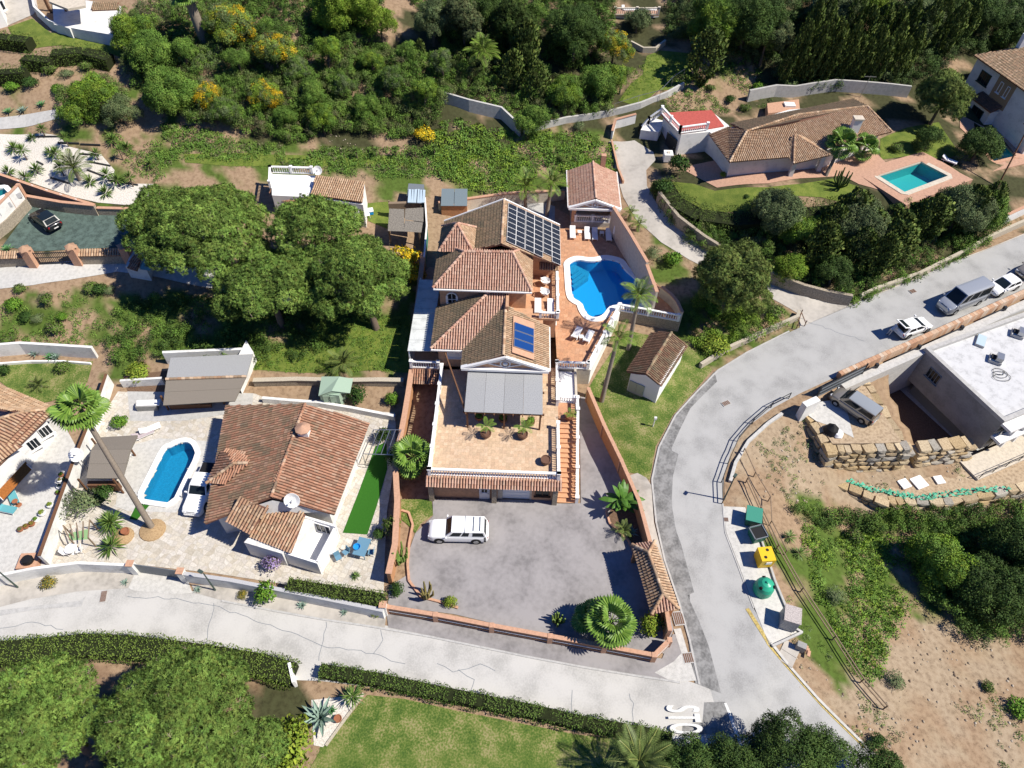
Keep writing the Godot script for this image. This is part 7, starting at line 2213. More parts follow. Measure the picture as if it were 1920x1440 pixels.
func person(label: String, o: Vector3, yaw: float) -> void:
	var bones := [
		[V3(-0.05,0.92,0.09),V3(-0.08,0.5,0.10), 0.085,0.06,1], [V3(-0.08,0.5,0.10),V3(-0.12,0.09,0.11), 0.06,0.042,1],
		[V3(-0.05,0.92,-0.09),V3(-0.06,0.5,-0.13), 0.085,0.06,1], [V3(-0.06,0.5,-0.13),V3(-0.2,0.1,-0.15), 0.06,0.042,1],
		[V3(-0.12,0.05,0.11),V3(0.04,0.04,0.13), 0.045,0.035,3], [V3(-0.2,0.05,-0.15),V3(-0.04,0.04,-0.16), 0.045,0.035,3],
		[V3(-0.04,0.95,0),V3(0.12,1.12,0), 0.14,0.13,0], [V3(0.12,1.12,0),V3(0.3,1.32,0), 0.13,0.135,0],
		[V3(0.3,1.34,0.15),V3(0.3,1.34,-0.15), 0.075,0.075,0], [V3(0.34,1.4,0),V3(0.42,1.47,0), 0.055,0.05,2], [V3(0.44,1.5,0),V3(0.5,1.55,0), 0.095,0.085,2],
		[V3(0.31,1.33,0.19),V3(0.44,1.1,0.23), 0.052,0.042,0], [V3(0.44,1.1,0.23),V3(0.66,1.0,0.16), 0.04,0.032,2],
		[V3(0.31,1.33,-0.19),V3(0.45,1.1,-0.22), 0.052,0.042,0], [V3(0.45,1.1,-0.22),V3(0.66,1.02,-0.14), 0.04,0.032,2]]
	for z in [0.16,-0.14]:
		var w := V3(0.66,1.0 if z > 0 else 1.02, z)
		bones.append([w, w + V3(0.07,-0.02,0), 0.032,0.03,2])
		for k in 4: bones.append([w + V3(0.08,-0.02, (k - 1.5) * 0.02), w + V3(0.08 + [0.06,0.075,0.07,0.055][k], -0.05, (k - 1.5) * 0.024), 0.011,0.009,2])
		bones.append([w + V3(0.03,-0.01, -signf(z) * 0.03), w + V3(0.08,-0.03, -signf(z) * 0.06), 0.012,0.01,2])
	var cols := [Color(0.46,0.52,0.60), Color(0.50,0.47,0.44), Color(0.46,0.27,0.19), Color(0.08,0.07,0.07)]
	var c := 0.022
	var lo := V3(-0.32,-0.02,-0.34)
	var n := Vector3i(56,78,31)
	var f := PackedFloat32Array()
	var tone := PackedByteArray()
	f.resize(n.x * n.y * n.z); f.fill(1.0)
	tone.resize(f.size())
	for b in bones:
		var a: Vector3 = b[0]
		var d: Vector3 = b[1] - a
		var pad := maxf(b[2], b[3]) + 0.07
		var g0 := Vector3i(((a.min(b[1]) - Vector3.ONE * pad - lo) / c).max(Vector3.ZERO))
		var g1 := Vector3i(((a.max(b[1]) + Vector3.ONE * pad - lo) / c).ceil())
		for x in range(g0.x, mini(g1.x, n.x)):
			for y in range(g0.y, mini(g1.y, n.y)):
				for z in range(g0.z, mini(g1.z, n.z)):
					var p := lo + V3(x, y, z) * c
					var t := clampf((p - a).dot(d) / d.length_squared(), 0,1)
					var v: float = (p - a - d * t).length() - lerpf(b[2], b[3], t)
					var i := (x * n.y + y) * n.z + z
					if v < f[i]: tone[i] = b[4]
					var h := clampf(0.5 + 0.5 * (f[i] - v) / 0.03,0,1)
					f[i] = lerpf(f[i], v, h) - 0.03 * h * (1 - h)
	var vid := {}
	var pts := PackedVector3Array()
	var pc := PackedColorArray()
	for x in n.x - 1:
		for y in n.y - 1:
			for z in n.z - 1:
				var s := Vector3.ZERO
				var cnt := 0
				var i0 := (x * n.y + y) * n.z + z
				for e in [[0,0,0,1,0,0], [0,0,0,0,1,0], [0,0,0,0,0,1], [1,1,1,0,1,1], [1,1,1,1,0,1], [1,1,1,1,1,0], [1,0,0,1,1,0], [1,0,0,1,0,1], [0,1,0,1,1,0], [0,1,0,0,1,1], [0,0,1,1,0,1], [0,0,1,0,1,1]]:
					var va := f[i0 + (e[0] * n.y + e[1]) * n.z + e[2]]
					var vb := f[i0 + (e[3] * n.y + e[4]) * n.z + e[5]]
					if (va < 0) != (vb < 0):
						s += V3(e[0], e[1], e[2]).lerp(V3(e[3], e[4], e[5]), va / (va - vb))
						cnt += 1
				if cnt:
					vid[i0] = pts.size()
					pts.append(lo + (V3(x, y, z) + s / cnt) * c)
					pc.append(cols[tone[i0]])
	var m := MB.new()
	var nrm := func(p: Vector3) -> Vector3:
		var g := Vector3i(((p - lo) / c).clamp(Vector3.ONE, V3(n.x - 2, n.y - 2, n.z - 2)))
		var i := (g.x * n.y + g.y) * n.z + g.z
		return V3(f[i + n.y * n.z] - f[i - n.y * n.z], f[i + n.z] - f[i - n.z], f[i + 1] - f[i - 1]).normalized()
	for x in range(1, n.x - 1):
		for y in range(1, n.y - 1):
			for z in range(1, n.z - 1):
				var i := (x * n.y + y) * n.z + z
				for ax in [[n.y * n.z, n.z, 1], [n.z, 1, n.y * n.z], [1, n.y * n.z, n.z]]:
					if (f[i] < 0) == (f[i + ax[0]] < 0): continue
					var ids := [i, i - ax[1], i - ax[1] - ax[2], i - ax[2]]
					if not ids.all(func(k): return vid.has(k)): continue
					var q := ids.map(func(k): return pts[vid[k]])
					var qn := q.map(func(k): return nrm.call(k))
					m.k = pc[vid[i]]
					if f[i] > 0:
						q.reverse(); qn.reverse()
					m.tris(q[0], q[1], q[2], qn[0], qn[1], qn[2]); m.tris(q[0], q[2], q[3], qn[0], qn[2], qn[3])
	var t := thing("person", label, "person", o, yaw)
	obj("figure", m, mk("skin_cloth", Color(1,1,1), 0.85), t)
	var h := MB.new()
	h.k = Color(0.05,0.03,0.02)
	h.ball(V3(0.45,1.565,0),V3(0.1,0.075,0.095), 10,6)
	obj("hair", h, M.skin_cloth, t)
	h = MB.new()
	for z in [0.035,-0.035]: h.ball(V3(0.575,1.545, z),V3(0.012,0.01,0.014), 6,4)
	obj("eyes", h, M.black, t)
	h = MB.new()
	h.k = Color(0.44,0.25,0.18)
	h.ball(V3(0.59,1.52,0),V3(0.02,0.025,0.014), 6,4)
	for z in [0.09,-0.09]: h.ball(V3(0.48,1.53, z),V3(0.016,0.03,0.012), 6,4)
	obj("nose_and_ears", h, M.skin_cloth, t)
	h = MB.new()
	h.box(V3(0.565,1.485,0),V3(0.012,0.01,0.045))
	obj("mouth", h, M.terracotta, t)
func boulders(t: Node, a: Vector3, b: Vector3, h: float, rows: int, w: float, deep := 0.9) -> void:
	var d := V3(b.x - a.x, 0, b.z - a.z)
	var len := d.length()
	var u := d / len
	var out := V3(-u.z, 0, u.x)
	if out.z < 0 and absf(out.z) > 0.3 and deep != 0.8: out = -out
	for r in rows:
		var x := -rf(0, w * 0.5)
		var rh := h / rows
		while x < len:
			var bw := w * rf(0.6,1.5)
			var y := lerpf(a.y, b.y, clampf(x / len, 0,1)) + rh * (r + 0.5)
			var m := MB.new()
			m.k = [Color(0.50,0.40,0.26), Color(0.44,0.35,0.23), Color(0.54,0.45,0.31), Color(0.38,0.36,0.32), Color(0.47,0.36,0.21)][rng.randi() % 5] * rf(0.85,1.1)
			var bs := Basis(u, Vector3.UP, out) * Basis.from_euler(V3(rf(-0.12,0.12), rf(-0.15,0.15), rf(-0.08,0.08)))
			var o := V3(a.x, y, a.z) + u * (x + bw / 2) - out * (deep * 0.5 + (r - rows) * rh * 0.14 - rf(0,0.16))
			var p := []
			for yy in [-0.5,0.5]:
				for q in [[-0.5,0.5], [0.5,0.5], [0.5,-0.5], [-0.5,-0.5]]:
					p.append(o + bs * V3(q[0] * (bw - 0.05) * rf(0.82,1.0), yy * (rh - 0.03) * rf(0.8,1.02), q[1] * deep * rf(0.8,1.05)))
			var fm: Vector3 = (p[0] + p[1] + p[4] + p[5]) / 4 + bs.z * 0.1
			m.quad(p[4], p[5], p[6], p[7]); m.quad(p[3], p[2], p[1], p[0])
			for i in range(1,4): m.quad(p[i], p[(i + 1) % 4], p[(i + 1) % 4 + 4], p[i + 4])
			for e in [[0,1], [1,5], [5,4], [4,0]]: m.tri(p[e[0]], p[e[1]], fm)
			obj("boulder", m, M.stone, t)
			x += bw
func rail_fence(label: String, pts: Array, h: float, rails: Array, mat: String, r: float, step: float, group: String) -> void:
	var t := thing("rail_fence", label, "fence", Vector3.ZERO, 0.0, group)
	for i in pts.size() - 1:
		var n := maxi(1, int(pts[i].distance_to(pts[i + 1]) / step))
		for k in n + (1 if i == pts.size() - 2 else 0):
			var p := at(pts[i].lerp(pts[i + 1], float(k) / n))
			var m := MB.new()
			m.cyl(p - V3(0,0.3,0), p + V3(0, h, 0), r, r, 6)
			obj("post", m, M[mat], t)
		for k in n:
			for y in rails:
				var m := MB.new()
				m.bar(at(pts[i].lerp(pts[i + 1], float(k) / n), y), at(pts[i].lerp(pts[i + 1], float(k + 1) / n), y), r * 1.2, r * 1.6)
				obj("rail", m, M[mat], t)
func bin_body(t: Node, lo: Vector2, hi: Vector2, h: float, mat: String) -> void:
	var m := MB.new()
	m.hexa([V3(-lo.x, 0.12, lo.y),V3(lo.x, 0.12, lo.y),V3(lo.x, 0.12, -lo.y),V3(-lo.x, 0.12, -lo.y),V3(-hi.x, h, hi.y),V3(hi.x, h, hi.y),V3(hi.x, h, -hi.y),V3(-hi.x, h, -hi.y)])
	obj("body", m, M[mat], t)
	for q in [[-1,-1], [1,-1], [1,1], [-1,1]]:
		m = MB.new()
		m.cyl(V3(q[0] * lo.x * 0.8,0.09, q[1] * lo.y * 0.85 - 0.04),V3(q[0] * lo.x * 0.8,0.09, q[1] * lo.y * 0.85 + 0.04), 0.09,0.09,8)
		obj("castor", m, M.rubber, t)
func right_side() -> void:
	var m: MB
	mk("bin_green", Color(0.02,0.13,0.085), 0.45)
	mk("bin_lid", Color(0.05,0.24,0.17), 0.4)
	mk("bin_yellow", Color(0.72,0.46,0.02), 0.45)
	mk("bell_green", Color(0.03,0.33,0.20), 0.35)
	var g := "wheeled and bell bins of the recycling bay"
	var b := thing("wheeled_bin", "green wheeled bin with its lid shut, topmost in the recycling bay", "bin", at(V2(21.99,-32.44), 0.08), -0.25, g)
	bin_body(b, V2(0.55,0.6),V2(0.66,0.72), 1.15, "bin_green")
	m = MB.new()
	m.box(V3(0,1.22,0),V3(1.4,0.1,1.52), Basis(Vector3.RIGHT, 0.06))
	obj("lid", m, M.bin_lid, b)
	b = thing("wheeled_bin", "dark wheeled bin standing open, between the green and the yellow bins", "bin", at(V2(22.08,-30.78), 0.08), 0.3, g)
	bin_body(b, V2(0.5,0.5),V2(0.62,0.6), 1.1, "bin_green")
	m = MB.new()
	m.box(V3(0,1.11,0),V3(1.1,0.02,1.06))
	obj("opening", m, M.black, b)
	for q in [[V3(0,1.14,0.6),V3(1.3,0.1,0.08)], [V3(0,1.14,-0.6),V3(1.3,0.1,0.08)], [V3(0.62,1.14,0),V3(0.08,0.1,1.28)], [V3(-0.62,1.14,0),V3(0.08,0.1,1.28)]]:
		m = MB.new()
		m.box(q[0], q[1])
		obj("rim", m, M.steel_grey, b)
	b = thing("recycling_bin", "bright yellow recycling container with two round holes", "bin", at(V2(22.29,-28.59), 0.08), 0.12, g)
	bin_body(b, V2(0.6,0.6),V2(0.62,0.66), 1.5, "bin_yellow")
	for q in [[-0.2,0.3], [0.15,-0.35]]:
		m = MB.new()
		m.cyl(V3(q[0], 1.5, q[1]),V3(q[0], 1.515, q[1]), 0.14,0.14,12)
		obj("throw_hole", m, M.black, b)
	m = MB.new()
	m.box(V3(0.1,1.0,0.66),V3(0.5,0.35,0.03))
	obj("sticker", m, M.clean_white, b)
	b = thing("bottle_bank", "round green bell-shaped bottle bank", "bin", at(V2(21.79,-25.97), 0.08), 0.2, g)
	m = MB.new()
	m.lathe(Vector3.ZERO, [[0.0,0.05], [0.78,0.05], [0.82,0.2], [0.8,0.9], [0.68,1.25], [0.4,1.5], [0.12,1.6], [0.1,1.7], [0.0,1.72]], 18)
	obj("bell", m, M.bell_green, b)
	for a in [0.6,2.7,4.8]:
		m = MB.new()
		m.cyl(V3(cos(a) * 0.55,1.25, sin(a) * 0.55),V3(cos(a) * 0.72,1.33, sin(a) * 0.72), 0.14,0.14,10)
		obj("bottle_hole", m, M.black, b)
	b = thing("clothes_bank", "grey-white metal clothes bank with a stained top, lowest in the bay", "container", at(V2(23.44,-23.42), 0.08), -0.28)
	m = MB.new()
	m.box(V3(0,0.85,0),V3(1.25,1.7,1.35))
	obj("body", m, mk("bank_white", Color(0.50,0.50,0.48), 0.6, texs["stain"], 2.2), b)
	m = MB.new()
	m.box(V3(0,1.73,0),V3(1.34,0.06,1.44))
	obj("top", m, mk("bank_top", Color(0.55,0.49,0.46), 0.7, texs["stain"], 1.5), b)
	m = MB.new()
	m.box(V3(-0.63,1.25,0),V3(0.04,0.35,0.9))
	obj("hatch", m, M.steel_grey, b)
	b = thing("meter_box", "small grey utility box with red bricks beside it at the end of the bay", "utility box", at(V2(24.07,-21.37), 0.05), -0.4)
	m = MB.new()
	m.box(V3(0,0.45,0),V3(0.7,0.9,0.5))
	obj("cabinet", m, M.grey_wall, b)
	for k in 3:
		m = MB.new()
		m.box(V3(0.55 + 0.1 * k, 0.1 + 0.1 * k, -0.25 + 0.22 * k),V3(0.24,0.11,0.5))
		obj("brick", m, M.coping_pink, b)
	b = thing("concrete_slab", "pair of flat concrete inspection slabs by the kerb below the bay", "slab", at(V2(23.1,-20.91), 0.1), -0.6)
	for k in 2:
		m = MB.new()
		m.box(V3(0,0, k * 0.95 - 0.45),V3(1.3,0.16,0.92))
		obj("slab", m, M.driveway, b)
	kerb("bay_edge", PV([22.5,-31.4,23.1,-26.9,24,-23,24.6,-22.7,21.7,-21.3]), 0.18,0.3, "concrete")
	rail_fence("timber post-and-rail fence running down the slope beside the bins", [V2(22.19,-36.37),V2(23.01,-33.61),V2(23.87,-29.94),V2(25.31,-26.25),V2(27.33,-22.47),V2(28.8,-19.18),V2(30.1,-17.23)], 1.0, [0.45,0.92], "rail_wood", 0.06,2.6, "slope fences")
	rail_fence("second timber rail fence on the terrace edge next to the lamp", [V2(22.35,-39.44),V2(23.11,-37.16),V2(24.19,-34.87),V2(23.77,-32.34),V2(24.51,-29.49)], 0.9, [0.85], "rail_wood", 0.05,2.4, "slope fences")
	rail_fence("dark handrail along the inner bend of the main road", [V2(19.61,-34.07),V2(19.86,-36.25),V2(20.76,-38.27),V2(22.05,-40.77),V2(23.85,-42.84),V2(26.06,-44.84),V2(28.04,-45.98)], 1.0, [0.5,0.96], "iron", 0.045,2.2, "slope fences")
	street_lamp("tall dark green street lamp in the inner bend above the bins", at(V2(19.87,-34.52)), 4.2, V3(-0.15,0,0.2))
	wall("bay_wall", "low concrete wall along the dirt strip behind the handrail", "wall", [V2(20.66,-36.28),V2(21.47,-38.29),V2(23.07,-40.67),V2(25.42,-42.87),V2(26.95,-43.99)], 0.35,0.3, "pale_concrete")
	var pf := PV([28.2,-45.8,30.1,-46.6,32.6,-46.3,36.1,-49.1,37.2,-48.7,38.7,-41.8,38.8,-40.6,36.2,-40.3,30.7,-40,29.4,-44.3])
	var t := thing("boulder_platform", "earth platform held by a tall dry wall of yellow boulders", "retaining wall")
	m = MB.new()
	m.prism(Geometry2D.offset_polygon(pf, -0.7)[0], -5.0,1.32)
	obj("earth_fill", m, M.driveway_earth, t)
	boulders(t, V3(30.73,1.3,-39.83) - V3(0,3.6,0),V3(38.66,1.3,-40.55) - V3(0,3.6,0), 3.6,6,1.0)
	boulders(t, V3(29.4,1.3,-44.56) - V3(0,3.6,0),V3(30.73,1.3,-39.83) - V3(0,3.6,0), 3.6,6,1.1)
	boulders(t, V3(40.35,-2,-40.84),V3(45.49,-2.2,-41.84), 2.6,5,1.0,1.3)
	boulders(t, V3(38.55,1.3,-40.54) - V3(0,4.7,0),V3(37.23,1.3,-48.57) - V3(0,4.7,0), 4.75,7,1.2,0.8)
	m = MB.new()
	m.flat(PV([28.6,-45.3,32.6,-46.2,33.8,-45.5,33.5,-41.5,31.7,-42.8,30.3,-43.4]), 1.34)
	structure("spilled_lime", m, M.pale_concrete)
	var lower := thing("boulder_wall", "lower curved boulder wall below the netting, above the weeds", "retaining wall")
	m = MB.new()
	m.prism(PV([31.8,-39.3,33.1,-37.5,35.5,-36.8,38.5,-36.5,42.3,-36.8,46.8,-37.9,53.4,-39.7,54.6,-42.3,45.3,-40.7,39.6,-39.6,34.2,-39.5]), -5.0,-2.12)
	obj("earth_fill", m, M.driveway_earth, lower)
	boulders(lower, V3(32.15,-3.3,-38),V3(35.96,-3.5,-36.28), 1.6,3,1.0)
	boulders(lower, V3(35.96,-3.5,-36.28),V3(42.35,-3.6,-36.48), 1.6,3,1.15)
	boulders(lower, V3(42.08,-3.6,-36.47),V3(52.93,-3.6,-39.04), 1.6,2,1.6)
	var nt := thing("safety_net", "crumpled green plastic netting along the lower boulder wall", "netting")
	mk("net_green", Color(0.08,0.42,0.26), 0.6)
	var path := [V3(31.81,-2,-39.34),V3(32.89,-2,-38.64),V3(34.73,-2,-37.74),V3(37.18,-2,-37.24),V3(39.65,-2,-36.86),V3(42.4,-2,-37.33),V3(45.76,-2,-37.95),V3(49,-2,-38.21)]
	m = MB.new()
	for i in path.size() - 1:
		for k in 34:
			var p: Vector3 = path[i].lerp(path[i + 1], rng.randf()) + V3(0, rf(0.02,0.25), rf(-0.35,0.2))
			var d := V3(rf(0.2,0.55), rf(-0.08,0.08), rf(-0.12,0.12))
			m.k = grey(rf(0.7,1.25))
			m.up(p, p + d, p + d * 0.5 + V3(0, rf(-0.1,0.12), rf(-0.3,-0.1)))
	obj("mesh_strip", m, M.net_green, nt).set_meta("kind", "stuff")
	for q in [[V2(38.93,-38.55), 1.0, "white plastic slab lying left on the lower terrace"], [V2(40.49,-38.81), 1.3, "largest white slab, in the middle of the lower terrace"], [V2(42.61,-39.19), 0.9, "small white slab lying right on the lower terrace"], [V2(51.05,-42.31), 1.0, "white slab alone near the right edge by the balcony walk"]]:
		var sl := obj("white_slab", box_mesh(V3(q[1], 0.12, q[1])), M.clean_white)
		sl.position = V3(q[0].x, maxf(gy(q[0].x, q[0].y), -2.1) + 0.1, q[0].y)
		sl.rotation.y = rf(0.1,0.5)
		tag(sl, q[2], "slab", "white slabs on the lower terrace")
	var hp := thing("rubble_sack", "black and white torn sack heap beside the beige people carrier", "rubbish", V3(31.42,1.4,-42.2))
	m = MB.new()
	m.lathe(Vector3.ZERO, [[0.0,0.0], [0.8,0.0], [0.6,0.5], [0.15,0.95], [0.0,1.0]], 7)
	obj("black_sheet", m, M.black, hp)
	m = MB.new()
	m.lathe(V3(0.55,0,0.35), [[0.0,0.0], [0.6,0.0], [0.45,0.3], [0.0,0.5]], 6)
	obj("white_sack", m, M.clean_white, hp)
	rail_fence("leaning iron stakes with slack wire along the platform edge", [V2(30.42,-40.07),V2(34.26,-40.49),V2(37.67,-40.82),V2(40.42,-41.34)], 0.9, [0.6], "iron", 0.025,3.2, "slope fences")
	var rwall := [V3(33.61,2.15,-48.69),V3(37.84,2.5,-50.8),V3(43,2.9,-53.36),V3(48.39,3.3,-56.11),V3(54.01,3.7,-59),V3(61.44,4.15,-62.85)]
	var rt := thing("road_retaining_wall", "wide pale concrete retaining wall carrying the upper road", "wall")
	for i in rwall.size() - 1:
		m = MB.new()
		m.bar(rwall[i] + V3(0.42,-3.2,0.95), rwall[i + 1] + V3(0.42,-3.2,0.95), 0.9,6.0)
		obj("wall_bay", m, M.pale_concrete, rt)
	var par := thing("brick_parapet", "orange brick parapet with cream courses along the upper road", "parapet")
	for i in rwall.size() - 1:
		var n := int(rwall[i].distance_to(rwall[i + 1]) / 0.42)
		for k in n:
			m = MB.new()
			m.k = [Color(0.56,0.34,0.21), Color(0.60,0.42,0.29), Color(0.50,0.29,0.18), Color(0.64,0.5,0.38)][rng.randi() % 4]
			m.bar(rwall[i].lerp(rwall[i + 1], float(k) / n), rwall[i].lerp(rwall[i + 1], (k + 0.95) / n), 0.5,1.1)
			obj("brick", m, M.brick, par)
	for i in 5:
		m = MB.new()
		var p: Vector3 = rwall[i].lerp(rwall[i + 1], 0.9) + V3(0.35,0.15,0.6)
		m.box(p, V3(0.3,0.5,0.3))
		m.bar(p, rwall[i].lerp(rwall[i + 1], 0.4) + V3(0.35,0.15,0.6), 0.12,0.1)
		obj("rail_post", m, M.iron, par)
	var gate := thing("sliding_gate", "black slatted sliding gate below the road bend, beside the white pillar", "gate")
	var g0 := V3(30.95,1.45,-46.3)
	var g1 := V3(36.16,1.9,-49.17)
	for k in 6:
		m = MB.new()
		m.bar(g0 + V3(0,0.2 + k * 0.28,0), g1 + V3(0,0.2 + k * 0.28,0), 0.05,0.2)
		obj("slat", m, M.iron if k % 2 else M.steel_grey, gate)
	for p in [g0, g1]:
		m = MB.new()
		m.bar(p, p + V3(0,1.85,0), 0.12,0.12)
		obj("post", m, M.iron, gate)
	var pil := thing("gate_pillar", "tall white rendered pillar at the end of the black sliding gate", "pillar", V3(29.56,1.3,-44.37), 0.5)
	block(pil, "shaft", V3(-1.1,-1.0,-0.35),V3(0.7,2.0,0.3), "white_wall")
	var ch := thing("concrete_house", "modern unfinished concrete house with a white gravel roof at the right edge", "house")
	var c0 := V3(43.32,3.2,-52.24)
	var c1 := V3(47.71,3.2,-42.74)
	var ux := V3(c1.x - c0.x, 0, c1.z - c0.z)
	var vx := V3(-ux.z, 0, ux.x).normalized() * -16.0
	if vx.x < 0: vx = -vx
	var q4 := PackedVector2Array([V2(c0.x, c0.z),V2(c1.x, c1.z),V2(c1.x + vx.x, c1.z + vx.z),V2(c0.x + vx.x, c0.z + vx.z)])
	poly_block(ch, "wall", q4,-1.5,2.75, "grey_wall")
	poly_block(ch, "basement", Geometry2D.offset_polygon(q4,-0.9)[0], -4.4,-1.503, "steel_grey")
	var inner := Geometry2D.offset_polygon(q4,-0.45)[0]
	m = MB.new()
	for i in 4:
		var j := (i + 1) % 4
		m.hexa([v3(q4[i], 2.753), v3(q4[j], 2.753), v3(near(inner, q4[j]), 2.753), v3(near(inner, q4[i]), 2.753), v3(q4[i], 3.2), v3(q4[j], 3.2), v3(near(inner, q4[j]), 3.2), v3(near(inner, q4[i]), 3.2)])
	obj("parapet", m, M.concrete, ch)
	m = MB.new()
	m.flat(inner, 2.78)
	obj("gravel_roof", m, mk("white_gravel", Color(0.56,0.56,0.56), 1.0, texs["limewash"], 7.0), ch)
	var un := ux.normalized()
	var vn := vx.normalized()
	var wn := window(ch, c0 + un * 2.4 + V3(0,-2.6,0), -vn, 1.5,1.3, "steel_grey", 3)
	for lev in 2:
		for k in 6:
			var fr := MB.new()
			var o := c1 + vn * (0.9 + k * 1.7) + un * 0.02 + V3(0,-1.45 - lev * 1.9,0)
			fr.box(o + un * 0.3, V3(1.2,1.25,0.05), Basis(vn, Vector3.UP, vn.cross(Vector3.UP)))
			obj("window_opening", fr, M.glass, ch)
			fr = MB.new()
			fr.box(o + un * 0.4 + vn * 0.85, V3(0.3,1.7,0.8), Basis(vn, Vector3.UP, vn.cross(Vector3.UP)))
			obj("fin", fr, M.clean_white, ch)
		var sl := MB.new()
		sl.bar(c1 + un * 0.5 + V3(0,-0.55 - lev * 1.9,0), c1 + un * 0.5 + vn * 15.0 + V3(0,-0.55 - lev * 1.9,0), 1.1,0.3)
		obj("floor_band", sl, M.clean_white, ch)
	var bw := MB.new()
	bw.bar(c1 + un * 1.4 - vn * 2.6 + V3(0,-5.2,0), c1 + un * 1.4 + vn * 15 + V3(0,-5.2,0), 2.4,0.25)
	obj("balcony_walk", bw, M.cream_wall, ch)
	for k in 9:
		var pm := MB.new()
		var p := c1 + un * 2.5 + vn * (k * 1.8 - 2.4) + V3(0,-5.1,0)
		pm.bar(p, p + V3(0,1.0,0), 0.05,0.05)
		if k < 8:
			for y in [0.5,0.98]: pm.bar(p + V3(0, y, 0), p + vn * 1.8 + V3(0, y, 0), 0.04,0.04)
		obj("railing", pm, M.iron, ch)
	var ra := "things on the white gravel roof"
	var sk := thing("skylight", "pale blue flat skylight on the gravel roof", "skylight", V3(49.93,2.8,-53.79), -0.55, ra)
	block(sk, "kerb", V3(-0.45,0,-0.9),V3(0.45,0.25,0.9), "concrete")
	block(sk, "pane", V3(-0.42,0.253,-0.87),V3(0.42,0.28,0.87), "roof_blue")
	for q in [[V3(50.38,2.8,-51.13), "open metal duct box with coiled cables on the gravel roof"], [V3(54.36,2.8,-55.04), "second metal duct box at the far edge of the gravel roof"]]:
		var ac := thing("roof_duct", q[1], "duct box", q[0], -0.5, ra)
		block(ac, "base", V3(-0.6,0,-0.6),V3(0.6,0.35,0.6), "concrete")
		block(ac, "hood", V3(-0.1,0.353,-0.5),V3(0.55,0.85,0.5), "metal")
		block(ac, "opening", V3(-0.5,0.353,-0.3),V3(-0.103,0.5,0.3), "black")
	m = MB.new()
	var cp := []
	var cr := []
	for k in 40:
		cp.append(V3(50.17,2.85,-49.74) + V3(cos(k * 0.45) * (0.55 + k * 0.012), 0.02 * (k % 3), sin(k * 0.45) * 0.55 + k * 0.03))
		cr.append(0.03)
	m.tube(cp, cr, 4)
	tag(obj("cable_coil", m, M.iron), "loose coil of dark cable lying on the gravel roof", "cable", ra)
	m = MB.new()
	m.flat(court, -3.6)
	structure("house_court", m, M.bed_soil)
	m = MB.new()
	m.flat(PV([43,-53.3,46.1,-55,51.4,-43,48.8,-42.5]), -3.59)
	structure("court_path", m, M.concrete)
	var v := thing("hillside_villa", "white single-storey villa with long buff tile roofs and red roof terrace", "house")
	poly_block(v, "wall", PV([20.1,-81.9,23.8,-82.8,24.5,-81.4,25.7,-77.2,32.7,-78.3,38.1,-79.6,45.7,-84.1,44.2,-90.9,35.2,-89,26.7,-84.1,25.1,-87.3,18.4,-86.4]), 5.5,9.35, "white_wall")
	roof_slope(v, [V3(25.1,9.5,-75.86),V3(32.96,9.5,-77.5),V3(34.78,11,-84.74),V3(27.57,11,-80.37)], buff_tones)
	roof_slope(v, [V3(26.2,9.6,-83.68),V3(23.59,9.5,-81.92),V3(25.1,9.5,-75.86),V3(27.57,11,-80.37)], buff_tones)
	roof_slope(v, [V3(32.58,9.5,-77.24),V3(47.15,9.5,-84.11),V3(44.42,11,-87.51),V3(34.78,11,-84.74)], buff_tones)
	roof_slope(v, [V3(47.15,9.5,-84.11),V3(44.51,9.5,-92.09),V3(44.42,11,-87.51)], buff_tones)
	roof_slope(v, [V3(44.51,9.5,-92.09),V3(26.73,9.5,-84.66),V3(27.57,11,-80.37),V3(44.42,11,-87.51)], moss_tones)
	for q in [[V3(25.08,9.55,-75.78),V3(27.54,11.05,-80.28)], [V3(27.54,11.05,-80.28),V3(34.74,11.05,-84.65)], [V3(34.74,11.05,-84.65),V3(44.37,11.05,-87.42)], [V3(47.1,9.55,-84.02),V3(44.37,11.05,-87.42)]]: ridge(v, q[0], q[1], buff_tones)
	var po := V3(33.59,10.7,-80.55)
	roof_slope(v, [V3(32.14,9.5,-79.09),V3(32.88,9.4,-76.16), po], buff_tones)
	roof_slope(v, [V3(32.88,9.4,-76.16),V3(37.8,9.4,-78.32), po], buff_tones)
	roof_slope(v, [V3(37.8,9.4,-78.32),V3(36.46,9.6,-81.37), po], buff_tones)
	ridge(v, V3(32.84,9.45,-76.08), po, buff_tones)
	ridge(v, V3(37.76,9.45,-78.23), po, buff_tones)
	for q in [V2(33.57,-77.54),V2(37.38,-78.93),V2(46.46,-86.39),V2(40.47,-82.48)]: block(v, "column", V3(q.x - 0.25,5.8, q.y - 0.25),V3(q.x + 0.25,9.3, q.y + 0.25), "white_wall")
	var ck := V3(41.8,10,-83.15)
	var cko := block(v, "chimney", ck + V3(-0.5,-0.5,-0.4), ck + V3(0.5,1.6,0.4), "clean_white")
	block(cko, "chimney_cap", ck + V3(-0.6,1.6,-0.5), ck + V3(0.6,1.8,0.5), "cream_wall")
	window(v, V3(28.7,7,-78.34),V3(0.12,0,1), 2.2,1.1, "clean_white", 3)
	window(v, V3(32.16,7,-79.26),V3(0.12,0,1), 1.4,1.1, "clean_white", 2)
	m = MB.new()
	m.prism(PV([17.9,-86.7,24.8,-87.9,25.8,-84.1,19.9,-81.9]), 9.36,9.5)
	obj("red_terrace_floor", m, mk("red_floor", Color(0.46,0.10,0.08), 0.8, texs["fine"], 4.0), v)
	door(v, V3(19.36,6.2,-83.23),V3(-0.9,0,0.45), 2.2,2.1, "iron", "garage_door")
